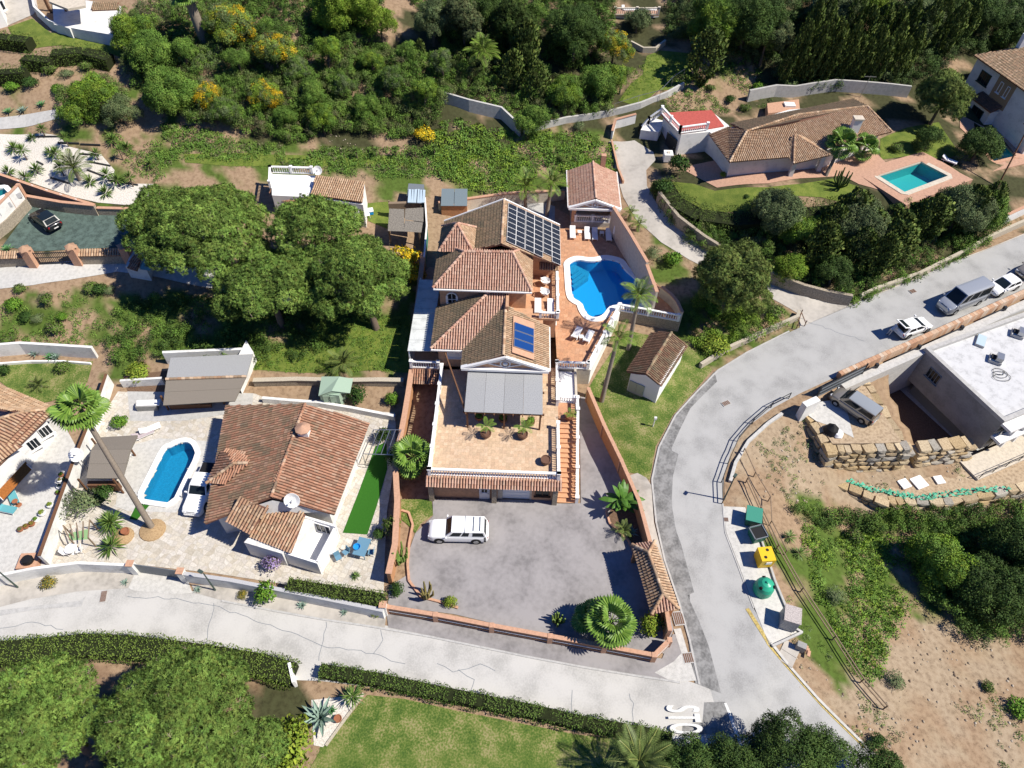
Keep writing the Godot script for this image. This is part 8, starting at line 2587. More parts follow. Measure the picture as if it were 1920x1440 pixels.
	balustrade("white balustrade round the red roof terrace of the hillside villa", [V3(18.09,9.5,-86.68),V3(19.85,9.5,-81.92),V3(23.42,9.5,-83.03)], 0.9, "coping_white", 0.28, "")
	balustrade("white balustrade climbing the curved stair beside the hillside villa's garage", [V3(17.68,6.4,-85.47),V3(15.65,7,-85.88),V3(16.54,8.2,-86.24),V3(18.1,9.4,-86.6)], 0.9, "coping_white", 0.28, "")
	poly_block(v, "outside_stair", PV([15.5,-85,17.8,-84.6,19,-87.3,16.9,-88.5]), 5.8,8.0, "white_wall")
	var wb := thing("white_tank", "white plastic tank on the driveway by the hillside villa garage", "tank", at(V2(18.84,-81.09), 0.05))
	block(wb, "tank", V3(-0.55,0,-0.6),V3(0.55,1.0,0.6), "clean_white")
	block(wb, "lid", V3(-0.2,1.003,-0.2),V3(0.2,1.1,0.2), "cream_wall")
	var fr := thing("flat_annex", "pink flat-roofed annex with a roof light behind the hillside villa", "outbuilding")
	poly_block(fr, "wall", PV([32.6,-88.9,37.1,-90.1,37.6,-92.9,33,-91.5]), 5.5,8.8, "coping_pink")
	block(fr, "roof_light", V3(35.9,8.8,-91.1) - V3(0.7,0,0.5),V3(35.9,8.8,-91.1) + V3(0.7,0.25,0.5), "clean_white")
	pool("turquoise rectangular pool of the hillside villa", pit.hill, 6.82,0.6,1.5, "pool_green", "cream_wall", "pink_tile")
	pool("narrow L-shaped turquoise pool beside the tall white house", pit.tall, 5.93,0.4,1.4, "pool_green", "coping_pink", "pink_tile")
	lounger("white lounger at the far corner of the turquoise rectangular pool", at(V2(54.93,-81.91), 0.1), 0.9, "")
	var wh := thing("tall_white_house", "tall white house with ochre bands and dark windows at the right edge", "house")
	var a0 := V3(62.15,12.6,-99.09)
	var a1 := V3(65.18,12.6,-88.54)
	var hu := V3(a1.x - a0.x, 0, a1.z - a0.z).normalized()
	var hv := V3(hu.z, 0, -hu.x)
	var f2 := func(p: Vector3) -> Vector2: return V2(p.x, p.z)
	var foot := PackedVector2Array([f2.call(a0 + hv * 0.5), f2.call(a1 + hu * 3 + hv * 0.5), f2.call(a1 + hu * 3 + hv * 11), f2.call(a0 + hv * 11)])
	poly_block(wh, "wall", foot, 4.5,12.5, "white_wall")
	roof_slope(wh, [a0 - hu * 0.4, a1 + hu * 3, a1 + hu * 3 + hv * 7 + V3(0,2.2,0), a0 + hv * 7 + hu * 2.5 + V3(0,2.2,0)], buff_tones + moss_tones, 0.27,0.38)
	roof_slope(wh, [a0 - hu * 0.4 + hv * 13, a0 - hu * 0.4, a0 + hv * 7 + hu * 2.5 + V3(0,2.2,0)], buff_tones, 0.27,0.38)
	block(wh, "chimney", a0 + hv * 5 + hu * 1.5 + V3(-0.4,0.5,-0.4), a0 + hv * 5 + hu * 1.5 + V3(0.4,3.2,0.4), "clean_white")
	var wf := a0 + hv * 0.5
	m = MB.new()
	m.box(wf + hu * 6.3 - hv * 0.02 + V3(0,-2.0,0),V3(3.2,3.6,0.12), Basis(hu, Vector3.UP, hu.cross(Vector3.UP)))
	obj("ochre_band", m, mk("ochre", Color(0.32,0.23,0.14), 0.9), wh)
	window(wh, wf + hu * 2.6 + V3(0,-2.6,0), -hv, 1.9,1.5, "shutter_green", 2)
	window(wh, wf + hu * 5.7 - hv * 0.06 + V3(0,-2.3,0), -hv, 0.5,1.4, "clean_white", 0)
	window(wh, wf + hu * 7.0 - hv * 0.06 + V3(0,-2.3,0), -hv, 0.5,1.4, "clean_white", 0)
	window(wh, wf + hu * 1.8 + V3(0,-5.8,0), -hv, 1.6,1.4, "shutter_green", 1)
	window(wh, wf + hu * 5.4 - hv * 1.32 + V3(0,-6.2,0), -hv, 2.0,1.6, "shutter_green", 1)
	poly_block(wh, "bay", PackedVector2Array([f2.call(wf + hu * 3.6 - hv * 1.3), f2.call(wf + hu * 7.4 - hv * 1.3), f2.call(wf + hu * 7.4), f2.call(wf + hu * 3.6)]), 4.5,8.5, "white_wall")
	roof_slope(wh, [wf + hu * 3.4 - hv * 1.6 + V3(0,-3.95,0), wf + hu * 7.6 - hv * 1.6 + V3(0,-3.95,0), wf + hu * 7.6 + V3(0,-3.3,0), wf + hu * 3.4 + V3(0,-3.3,0)], dark_tones)
	var sh := thing("lawn_shed", "white shed with a dark mossy barrel-tile roof on the triangular lawn", "shed")
	poly_block(sh, "wall", PackedVector2Array([V2(11.75,-46.55),V2(14.5,-45.05),V2(17.6,-50.4),V2(14.6,-52.0)]), 0.5,4.1, "clean_white")
	var s0 := V3(11.35,3.95,-46.75)
	var s1 := V3(14.6,3.95,-45.0)
	gable(sh, V3(14.4,3.95,-52.35), s0, V3(16.2,4.75,-51.6),V3(13.05,4.75,-45.8), s1, V3(17.95,3.95,-50.6), dark_tones, dark_tones + moss_tones, 0.25,0.36,0.25)
	m = MB.new()
	m.face([V3(11.75,3.9,-46.5),V3(14.5,3.9,-45.0),V3(13.05,4.65,-45.75)], V3(-0.5,0,1))
	obj("gable_wall", m, M.clean_white, sh)
	for k in 2: door(sh, V3(12.15 + k * 0.72,1.25,-46.27 + k * 0.39),V3(-0.48,0,0.88), 0.8,1.75, "shed_door", "door")
	var sg := thing("lawn_sign", "small white bent-arm garden light standing on the shed lawn", "garden light", at(V2(14.04,-42.32)))
	m = MB.new()
	m.cyl(Vector3.ZERO, V3(0,1.3,0), 0.06,0.05,8)
	obj("post", m, M.clean_white, sg)
	m = MB.new()
	m.box(V3(0.03,1.35,0),V3(0.25,0.3,0.2))
	obj("head", m, M.clean_white, sg)
	wall("stone_wall", "curved grey stone wall holding the hedge above the driveway", "wall", [V2(17.02,-73.86),V2(19,-69.83),V2(21.72,-67.03),V2(24.33,-65.03),V2(28.05,-62.59),V2(32.3,-60.58),V2(37.54,-59.43)], 1.5,0.4, "stone_wall", "", -99.0,0.8)
	wall("stone_wall", "low pale stone wall along the verge of the shed lawn bend", "wall", [V2(19.67,-49.94),V2(22.71,-52.24),V2(26.5,-54.43),V2(31.22,-57.07),V2(31.64,-57.9)], 0.7,0.35, "stone_cap")
	wall("stone_wall", "low pale stone wall holding the creepers along the upper road", "wall", [V2(38.96,-60.28),V2(41.07,-61.48),V2(46.62,-63.92),V2(52.76,-67.59),V2(56.89,-70.3),V2(64.31,-74.39)], 0.8,0.35, "stone_cap")
	wall("garden_wall", "white wall with a red coping above the upper road at the right", "wall", [V2(59.4,-72.88),V2(65.38,-76.33)], 1.4,0.25, "white_wall", "coping_pink")
	wall("path_wall", "pale concrete wall stepping down the hillside path", "wall", [V2(0.36,-84.56),V2(5.79,-86.72),V2(12.17,-88.44),V2(15.7,-89.39),V2(19.31,-91.14),V2(21.66,-93.22)], 0.8,0.3, "pale_concrete")
	wall("path_wall", "grey-blue concrete wall slanting down the scrub hillside", "wall", [V2(-10.66,-87.24),V2(-6.81,-86.44),V2(-2.63,-86.23),V2(-0.11,-84.13)], 1.6,0.3, "concrete")
	wall("garden_wall", "white garden wall with a red top at the head of the driveway", "wall", [V2(11.85,-84.79),V2(12.29,-86.55),V2(14.97,-87.35)], 1.2,0.22, "white_wall", "coping_pink")
	wall("garden_wall", "low red-topped kerb wall along the driveway above the pool house", "wall", [V2(11.84,-84.29),V2(12.52,-79.73),V2(13.09,-77.41)], 0.5,0.22, "coping_pink")
	wall("rear_wall", "tall grey wall under the cypress row behind the hillside villa", "wall", [V2(30.62,-92.79),V2(34.59,-94.42),V2(43.01,-96.03),V2(53.44,-95.68)], 1.6,0.3, "concrete")
	wall("terrace_wall", "curved low stone terrace wall with steps on the upper lawn", "wall", [V2(14.86,-100.58),V2(16.5,-99.31),V2(18.2,-99.38),V2(19.65,-101)], 0.7,0.3, "stone_cap")
	var pt := thing("pool_terrace", "pale pool terrace on a high white wall at the top of the picture", "terrace")
	poly_block(pt, "retaining_wall", PV([12.6,-106.2,19.2,-106.7,20.7,-117.5,13.3,-116.9]), 9.0,13.3, "white_wall")
	poly_block(pt, "paving", PV([12.6,-106.2,19.2,-106.7,20.7,-117.5,13.3,-116.9]), 13.303,13.6, "pink_tile")
	pool("turquoise pool on the high terrace at the top of the picture", PV([14.2,-107.6,18.7,-108,19.8,-116.9,14.9,-116.5]), 13.68,0.35,1.0, "pool_green")
	balustrade("pale balustrade with a central arch before the top pool", [V3(12.71,13.6,-105.86),V3(19,13.6,-106.38)], 1.0, "cream_wall", 0.26, "")
	rail_fence("chain-link fence posts on the upper lawn slope", [V2(12.17,-88.44),V2(15.35,-89.54),V2(18.19,-90.31),V2(19.99,-92.79),V2(21.74,-94.56)], 1.6, [0.05,1.55], "metal", 0.03,3.0, "")
	for q in [[V2(60.52,-78.61),V3(0.9,7.5,-2.4), "dark timber utility pole leaning at the right edge"], [V2(35.5,-99.88),V3(0.2,3.6,0), "thin grey pole among the trees above the driveway"], [V2(46.7,-95.05),V3(0.3,3.0,0), "white aerial mast behind the hillside villa roof"]]:
		var p := thing("utility_pole", q[2], "pole", at(q[0]))
		m = MB.new()
		m.cyl(V3(0,-0.3,0), q[1], 0.11 if q[1].y > 5 else 0.05,0.08 if q[1].y > 5 else 0.04,8)
		obj("shaft", m, M.wood if q[1].y > 5 else M.metal, p)
		m = MB.new()
		m.bar(q[1] - V3(0.8,0.1,0), q[1] + V3(0.8,-0.1,0), 0.08,0.08)
		obj("cross_arm", m, M.wood if q[1].y > 5 else M.metal, p)
	rail_fence("short rusty stakes and rail where the driveway meets the road", [V2(30.9,-55.61),V2(31.84,-57.74),V2(31.93,-56.11)], 0.9, [0.5], "rust", 0.05,1.6, "")
func box_mesh(s: Vector3) -> ArrayMesh:
	var m := MB.new()
	m.box(Vector3.ZERO, s)
	return m.mesh()
func cactus(label: String, p: Vector2, h: float, n: int, tone: Color) -> void:
	var t := thing("candelabra_cactus", label, "cactus", at(p), 0.0, "candelabra cacti")
	for k in n:
		var a := TAU * k / n + rf(-0.3,0.3)
		var r := rf(0.3,0.9) * h * 0.4
		var m := MB.new()
		m.k = tone * rf(0.85,1.15)
		var hh := h * rf(0.6,1.0)
		m.tube([V3(0,-0.1,0),V3(cos(a) * r * 0.6, hh * 0.25, sin(a) * r * 0.6),V3(cos(a) * r, hh * 0.5, sin(a) * r),V3(cos(a) * r * 1.1, hh, sin(a) * r * 1.1)], [0.09,0.1,0.11,0.06], 6)
		obj("arm", m, M.leaf, t)
func planting() -> void:
	var pg := "umbrella pines of the street"
	pine("broad umbrella pine whose crown fills the upper left of the central group", at(V2(-31.77,-57.78)),V3(-32.25,10.5,-58.84), 6.8,4.4, pg, 0.62,1.2)
	pine("umbrella pine in front of the group, its crown hanging over the dark hollow", at(V2(-24.58,-52.55)),V3(-24.9,8.5,-52.87), 4.9,3.4, pg, 0.62,1.2)
	pine("small-crowned pine at the left end of the central group above the lane", at(V2(-37.7,-60.54)),V3(-38.1,9.5,-61.18), 4.2,3.2, pg, 0.62,1.2)
	pine("round-topped pine right of the group, nearest the villa and the yellow mimosa", at(V2(-14.53,-52.65)),V3(-16.49,8.6,-54.41), 5.3,5.0, pg, 0.6,1.3)
	pine("pine crown between the cottage roof and the round-topped pine", at(V2(-21.21,-59.68)),V3(-20.98,10.5,-59.04), 4.6,2.8, pg)
	pine("large pine crown in the bottom left corner", at(V2(-29.68,-12.04)),V3(-29.84,7.5,-11.65), 4.1,2.4, pg, 0.55,1.15)
	pine("widest pine crown at the bottom left, beside the clipped cypress hedge", at(V2(-21.25,-12.97)),V3(-21.26,7.5,-12.48), 4.5,2.5, pg, 0.55,1.15)
	pine("lower pine crown at the bottom edge next to the hedge end", at(V2(-17.7,-10.58)),V3(-17.49,6,-10.43), 2.5,1.6, pg, 0.5,1.15)
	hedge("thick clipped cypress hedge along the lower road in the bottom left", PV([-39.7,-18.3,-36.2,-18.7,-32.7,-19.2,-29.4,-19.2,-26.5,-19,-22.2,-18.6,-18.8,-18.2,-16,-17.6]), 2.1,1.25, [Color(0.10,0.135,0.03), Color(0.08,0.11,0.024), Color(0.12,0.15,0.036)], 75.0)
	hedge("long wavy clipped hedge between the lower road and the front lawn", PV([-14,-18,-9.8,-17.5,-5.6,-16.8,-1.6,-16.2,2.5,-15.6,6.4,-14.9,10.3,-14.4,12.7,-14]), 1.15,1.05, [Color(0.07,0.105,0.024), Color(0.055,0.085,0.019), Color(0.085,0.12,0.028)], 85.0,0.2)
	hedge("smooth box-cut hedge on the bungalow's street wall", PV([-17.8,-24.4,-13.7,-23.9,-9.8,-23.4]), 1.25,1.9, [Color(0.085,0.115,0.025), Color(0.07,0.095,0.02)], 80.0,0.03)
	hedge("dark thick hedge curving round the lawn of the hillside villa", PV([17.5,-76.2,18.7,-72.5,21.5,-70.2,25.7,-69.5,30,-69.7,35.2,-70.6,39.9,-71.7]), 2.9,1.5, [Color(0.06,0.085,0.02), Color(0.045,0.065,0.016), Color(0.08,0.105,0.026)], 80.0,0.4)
	for q in [[PV([-60.4,-89.3,-57,-90.2,-53.2,-89.3]), 2.2, "long rounded hedge in the middle of the upper-left garden"], [PV([-63.8,-88.4,-60.1,-88.1]), 2.0, "low hedge left of the long rounded one in the upper-left garden"], [PV([-70.1,-93.1,-64.2,-91.7]), 2.0, "hedge by the driveway at the left edge of the upper-left garden"], [PV([-67.1,-86.1,-62.7,-86.1]), 1.8, "dark hedge lowest at the left edge of the upper-left garden"]]:
		hedge(q[2], q[0], q[1], 1.6, [Color(0.085,0.115,0.026), Color(0.06,0.085,0.02), Color(0.07,0.10,0.022)], 55.0,0.25)
	var sp := [[V2(19.57,-77.73), 1.6,3.0,2, "tall domed topiary bush by the hillside villa's garage"], [V2(17.53,-74.32), 1.6,2.4,2, "lower domed topiary bush at the end of the dark hedge"], [V2(-14.72,-12.58), 1.9,3.6,5, "tall bright conical conifer beside the agave bed"], [V2(-15.02,-10.98), 1.8,3.0,5, "bright conifer cut by the bottom edge below the conical one"], [V2(-15.3,-44.65), 1.2,1.9,2, "round clipped dark tree beside the green shed"], [V2(-19.54,-23.8), 1.1,2.0,1, "feathery green shrub on the pavement before the bungalow wall"], [V2(-37.78,-31.28), 1.8,2.2,3, "spreading dark olive-like tree over the slatted arbour"], [V2(-36.25,-32.56), 1.2,1.6,2, "darker bush joined to the spreading tree by the yard wall"], [V2(11.95,-22.46), 1.15,1.7,5, "round yellow-green shrub in the street corner bed"], [V2(-8.86,-24.83), 0.8,1.0,2, "dark green shrub at the foot of the garden wall's south end"], [V2(-4.44,-23.88), 0.65,0.9,5, "small lime shrub against the street wall below the pickup"], [V2(-10.43,-22.76), 0.5,0.8,5, "small lime plant on the pavement by the white corner post"], [V2(-37.82,-24.26), 0.75,1.0,7, "round golden bush on the pavement before the curved wall"], [V2(-21.71,-23.88), 0.5,0.7,7, "small reddish shrub on the pavement beside the feathery one"], [V2(-19.79,-26.24), 1.1,1.7,6, "purple-flowering jacaranda bush before the bungalow annex"], [V2(-12.1,-40), 0.9,1.8,2, "dark shrub under the white steel pergola"], [V2(-10.87,-37.65), 1.0,1.9,2, "dark shrub between the steel pergola and the fan palm"], [V2(-10.14,-30.28), 0.9,2.2,0, "feathery shrub against the garden wall beside the strip lawn"], [V2(-11.27,-29.67), 0.7,1.1,2, "dark low shrub by the white edge of the strip lawn"], [V2(-38.17,-40.72), 0.9,1.3,1, "green shrub in a wooden tub by the yard wall"], [V2(-38.18,-46.56), 1.5,1.3,5, "yellow-green spreading shrub west of the thatched bar"], [V2(-11.96,-44.44), 0.8,1.2,1, "leafy pot plant at the end of the white low wall"], [V2(-12.27,-61.14), 1.9,3.4,4, "bright yellow flowering mimosa beside the round-topped pine"], [V2(-11.24,-59.55), 1.4,2.4,4, "lower yellow mimosa branch above the green screen"], [V2(-12.38,-82.24), 1.6,1.7,4, "yellow flowering broom alone on the scrub hillside"], [V2(21.48,-52.29), 1.7,1.6,5, "yellow-flowering rounded bush at the end of the low stone wall"], [V2(15.9,-64.86), 1.2,1.4,3, "rounded grey-green bush outside the pool wall"], [V2(17.93,-64.08), 1.2,1.6,1, "loose green bush beside the rounded grey one outside the pool wall"], [V2(21.92,-57.56), 1.4,1.5,1, "green bush below the pepper tree's shade"], [V2(28.79,-57.61), 1.2,1.3,0, "dark green bush by the mouth of the driveway"], [V2(48.7,-83.83), 1.0,1.1,0, "round bush on the lawn by the turquoise rectangular pool"], [V2(25.24,-77.34), 0.5,0.7,5, "small round pot bush at the hillside villa corner"], [V2(30.13,-78.57), 0.5,0.7,0, "small round bush under the hillside villa windows"], [V2(27.55,-73.24), 0.45,0.4,2, "single dark cushion plant on the villa lawn"]]
	for q in sp: bush(q[4], q[0], q[1], q[2], q[3])
	var grp := "low shrubs dotted over the open slopes"
	var dots := PV([-52.8,-50.1,-64.5,-84.7,-62.3,-85.3,-60.4,-87.3,-58.4,-87.1,-56.2,-88.7,-58.8,-84.8,-51.9,-46.3,-46.4,-47.3,-50.3,-54.8,-53.3,-55.7,-53.3,-53.7,-51.7,-52.7,-49.9,-54.3,-50.8,-52.6,-48.6,-51.5,-48.1,-52.8,-45,-56,-46.1,-56.3,-44.2,-56.3,25.5,-93.7,32.3,-94.8,28.4,-92.5,30.1,-91.1,7.6,-85.7,5.2,-80.8,9.3,-88.3,19.5,-86.8,23,-89.4,31.7,-19.5,40.2,-19.7,42,-18.1,28.5,-14.8,32.8,-33,28.4,-26.3])
	for i in dots.size(): bush("small rounded green shrub growing on a bare slope", dots[i], rf(0.6,1.15), rf(0.7,1.3), [0,1,2,0,3][i % 5], grp)
	palm("very tall leaning fan palm over the cabana in the flagged yard", "fan_palm", at(V2(-31.21,-29.73), 0.3),V3(-32.95,13.2,-32.61), "fan", 17,1.12, "", 0.3,0.19)
	palm("slender queen palm on the shed lawn, nearer the stairs", "queen_palm", at(V2(9.13,-45.27)),V3(9.74,9,-46.43), "feather", 16,0.8, "queen palms by the shed")
	palm("slender queen palm on the shed lawn, nearer the pool", "queen_palm", at(V2(12.25,-51.93)),V3(12.19,9,-52.24), "feather", 18,0.9, "queen palms by the shed")
	palm("queen palm behind the solar roof, closer to the ridge", "queen_palm", V3(0.88,3.4,-73.52),V3(0.76,7,-72.79), "feather", 18,1.0, "queen palms behind the solar roof")
	palm("queen palm behind the solar roof, closer to the pool house", "queen_palm", V3(3.53,3.4,-72.27),V3(3.86,7.5,-73.01), "feather", 18,0.95, "queen palms behind the solar roof")
	palm("fan palm squeezed between garden wall and roof terrace", "fan_palm", at(V2(-9.29,-37.64)),V3(-8.99,2.3,-36.71), "fan", 14,1.05)
	palm("big fan palm leaning over the street wall beside the tiled shelter", "fan_palm", at(V2(8.8,-22.29)),V3(8.43,2.6,-21.83), "fan", 17,1.1)
	palm("smaller dark fan palm behind the big one in the street corner bed", "fan_palm", at(V2(7.03,-22.61)), at(V2(7.03,-22.61), 1.4), "fan", 11,0.85)
	palm("fan palm by the hillside villa porch, with a thick trunk", "fan_palm", at(V2(38.16,-77.97)),V3(39.31,10,-79.69), "fan", 14,1.1, "fan palms of the hillside villa")
	palm("bushy fan palm right of the trunked one at the hillside villa", "fan_palm", at(V2(43.34,-81.49)), at(V2(43.34,-81.49), 1.6), "fan", 14,1.0, "fan palms of the hillside villa")
	palm("large date palm in the foreground shade at the bottom edge", "date_palm", at(V2(10.11,-11.69)),V3(9.75,1.8,-11.88), "date", 30,1.15)
	palm("small date palm on the pine slope lawn", "date_palm", at(V2(-17.32,-47.97)), at(V2(-17.32,-47.97), 0.6), "date", 20,0.75)
	palm("feathery palm in the middle of the white gravel garden", "date_palm", at(V2(-52.74,-72.27)), at(V2(-52.74,-72.27), 1.6), "date", 26,0.95)
	palm("pale green palm among the dark trees at the top centre", "queen_palm", at(V2(-5.45,-93.67)),V3(-5.26,14.5,-90.79), "feather", 22,1.1)
	palm("old palm with a shaggy trunk at the top left of the picture", "old_palm", at(V2(-41.9,-93.39)),V3(-42.43,19,-93.53), "fan", 16,1.2, "", 0.75,0.6)
	palm("cycad-like palm on the left lawn", "sago_palm", at(V2(-48.05,-45.11)), at(V2(-48.05,-45.11), 0.3), "date", 22,0.42)
	palm("cycad at the garden wall below the banana plant", "sago_palm", at(V2(10.36,-30.89)), at(V2(10.36,-30.89), 0.4), "date", 18,0.45)
	palm("young palm outside the pool wall, upper one", "sago_palm", at(V2(13.51,-71.13)), at(V2(13.51,-71.13), 0.8), "feather", 14,0.5, "young palms outside the pool wall")
	palm("young palm outside the pool wall, lower one", "sago_palm", at(V2(14.35,-69.29)), at(V2(14.35,-69.29), 0.8), "feather", 14,0.5, "young palms outside the pool wall")
	var bn := thing("banana_plant", "large glossy banana-like plant in the round bed by the terracotta wall", "plant", at(V2(10.28,-33.27)))
	for k in 22:
		var o := MeshInstance3D.new()
		o.mesh = banana_leaf
		o.set_surface_override_material(0, M.gloss_leaf)
		o.name = "leaf"
		o.transform = Transform3D(Basis(Vector3.UP, k * 2.4) * Basis(Vector3.RIGHT, -0.75 + 0.3 * (k % 4)) * Basis().scaled(Vector3.ONE * rf(0.7,1.0)),V3(rf(-0.3,0.3), 0.7 + 0.05 * k, rf(-0.3,0.3)))
		bn.add_child(o, true)
	kerb("bed_edge", PV([11,-33.8,9.5,-33.8,9,-32.9,9.2,-31.8,10,-30.9,10.8,-30.1,11.2,-28.9]), 0.18,0.28, "coping_pink")
	kerb("bed_edge", PV([-9.6,-32.4,-8.9,-32.2,-8.4,-31,-8.5,-29.2,-8.4,-27.2,-8.1,-25.7,-6.9,-24.3,-5.1,-23.9,-3.8,-23.5]), 0.2,0.25, "coping_pink")
	sheet("planted_bed", PV([10.9,-33.6,9.6,-33.6,9.2,-32.7,9.4,-31.8,10.9,-30.2,11.5,-28.6,12.4,-28.9,11.7,-33]), "bed_soil", 0.09)
	cactus("tall green candelabra cactus by the south end of the garden wall", V2(-9.02,-27.53), 2.2,11, Color(0.12,0.17,0.05))
	cactus("brownish candelabra cactus against the street wall", V2(-6.47,-24.26), 2.0,9, Color(0.17,0.13,0.06))
	cactus("clump of slender green cactus by the street wall, beside the fan palm", V2(4.45,-22.6), 1.4,16, Color(0.13,0.17,0.05))
	cactus("dark candelabra cactus on the hillside villa's lawn", V2(39.32,-75.95), 2.6,11, Color(0.06,0.08,0.03))
	var yg := "yuccas of the white gravel garden"
	var ys := PV([-60.3,-78.1,-58.9,-78.6,-61.8,-76.2,-59.9,-74.9,-57.4,-75.9,-56.2,-75.2,-57.9,-72.9,-55.5,-77.1,-51.3,-71.8,-49.2,-72.3,-50.1,-77.8,-48.5,-75.6,-48.3,-77.2,-51.4,-75.4,-44.8,-74.7,-46.2,-71.7,-59.5,-70.7,-58.4,-71.2,-61,-72.3,-54.8,-72.8,-49,-70.3,-47.8,-71.6])
	for i in ys.size(): yucca("spiky yucca on the white gravel slope", ys[i], [0.2,0.9,0.5,1.3][i % 4], rf(0.95,1.35), yg)
	yucca("yucca with twin dense heads in the oval stone planter", V2(-34.34,-28.67), 0.9,1.5, "", 3)
	yucca("big variegated yucca at the corner of the front lawn", V2(-11.17,-16.13), 0.8,1.25)
	yucca("dark yucca in the weeds beside the timber fence, upper one", V2(25.39,-31.27), 0.3,0.9, "yuccas by the timber fence")
	yucca("dark yucca in the weeds beside the timber fence, lower one", V2(25.94,-29.76), 0.3,0.9, "yuccas by the timber fence")
	yucca("small spiky plant in front of the blue table", V2(-12.62,-25.93), 0.2,0.6)
	for i in 5: yucca("slim yucca standing in the row along the grassy hill path", V2(-20.5,-78.87).lerp(V2(-10.87,-80.13), i / 4.0), 1.1,0.7, "yuccas along the hill path")
	agave("large blue-grey agave in the pebble bed beside the front lawn", V2(-13.42,-14.71), 1.5)
	agave("small green agave above the blue one in the pebble bed", V2(-12.72,-15.25), 0.5, "", true)
	agave("agave on the pavement before the bungalow's street wall", V2(-16.61,-23.21), 0.5)
	agave("small agave farther right on the bungalow's pavement", V2(-13.05,-22.76), 0.4)
	agave("tiny agave on the pavement right of the bungalow gate", V2(-25.5,-24.25), 0.4)
	agave("tiny agave on the pavement left of the sliding gate", V2(-31.69,-24.63), 0.4)
	var ag := PV([-64.2,-81.6,-62.5,-81.9,-60.3,-82.7,-49.9,-48.9,-48.2,-48.6,-47.6,-48.6,-56.9,-61.1,11,-30.9])
	for i in ag.size(): agave("rosette of pale agave beside a white wall or path", ag[i], 0.75, "small agaves by walls and paths", i % 2 == 0)
	sheet("pebble_bed", PV([-14.4,-16,-12.2,-16.3,-10.7,-16.4,-11.8,-14.3,-12.9,-12.8,-13.6,-12.9]), "gravel", 0.06)
	kerb("bed_edge", PV([-10.5,-16.6,-11.2,-15.4,-11.8,-14.4,-12.7,-12.9]), 0.2,0.15, "stone_cap")
	var ur := thing("plant_pot", "rust-red urn in the pebble bed", "plant pot", at(V2(-12.09,-14.68), 0.06))
	pot(ur, Vector3.ZERO, 0.3,0.4, "terracotta")
	wall("wall_stub", "short white wall stub dividing the two hedges at the lower road", "wall", [V2(-16.37,-18.32),V2(-15.74,-16.92)], 1.2,0.22, "clean_white")
	var lg := PV([-59.8,-78.4,-57,-78.4,-56.9,-77.5,-54.3,-77.5,-54.1,-77.4,-51.7,-77.4,-53.9,-76.1,-51.5,-76,-58.6,-74.6,-57.7,-74.2,-52.3,-73.8,-49.7,-72.8,-52.3,-75,-49.7,-74.5,-49.2,-72.3,-45.7,-71.9,-56.2,-72.3,-53.8,-71.6])
	for i in range(0, lg.size(), 2):
		var lm := MB.new()
		lm.bar(at(lg[i], 0.12), at(lg[i + 1], 0.12), 0.16,0.2)
		tag(obj("log_edging", lm, M.iron), "dark timber log lying across the white gravel slope", "log", "timber logs of the gravel garden")
	var row := PV([35.7,-95.8,37,-96.3,38.2,-96.6,39.2,-96.3,40.3,-96.9,41.5,-96.6,42.6,-97.1,43.7,-96.8,45,-97.3,46.2,-97.1,47.4,-97.6,48.6,-97.3,50,-97.8,51.4,-97.6,53,-98.8,38.9,-100,40.7,-100.8,42.6,-100.4,44.7,-101.3,46.6,-101,48.9,-101.8,50.9,-101.6,53,-102.5,55.6,-102.4,58.1,-104.1,60.1,-103.6,62.6,-105.5,41.4,-103.8,45.3,-104.8,49.3,-104.9,54.3,-106.6,59.3,-108.5,64.2,-108.9])
	for i in row.size():
		cypress("dark slender cypress in the dense stand behind the hillside villa", at(row[i]), rf(6.5,9.8), rf(1.5,2.2), "cypresses behind the hillside villa")
	var cf := PV([35.9,-67.4,38.7,-69.3,46.8,-70.1,51,-71.7,44.3,-68.2,55.3,-71.6,34.3,-64.2,41,-63.4,38.7,-64.5])
	for i in cf.size(): cypress("pointed dark conifer in the belt between the villa lawn and the upper road", at(cf[i]), rf(4.6,7.0), rf(2.4,3.3), "conifers above the upper road")
	cypress("single thick columnar cypress beside the upper lawn fence", at(V2(24.12,-94.22)), 7.8,4.0, "")
	cypress("dark pointed cypress on the scrub hill near the white steps", at(V2(-13.51,-92.26)), 4.2,1.2, "")
	for q in [[V2(0.33,-92.52), 8.0,2.8, "tall dark cypress left of the broad magnolia"], [V2(-1.38,-90.18), 6.0,2.4, "shorter cypress next to the tall one left of the magnolia"], [V2(1.84,-89.47), 5.6,2.6, "cypress in front of the tall one left of the magnolia"], [V2(53.03,-70.83), 7.0,3.0, "dark conifer above the creepers on the upper road, right"], [V2(42.82,-65.17), 6.5,3.6, "big dark conifer above the creepers on the upper road"], [V2(40.44,-67.34), 6.0,3.2, "conifer behind the big dark one above the upper road"], [V2(47.96,-69.15), 6.8,3.2, "conifer between the olive crowns above the upper road"]]: cypress(q[3], at(q[0]), q[1], q[2], "")
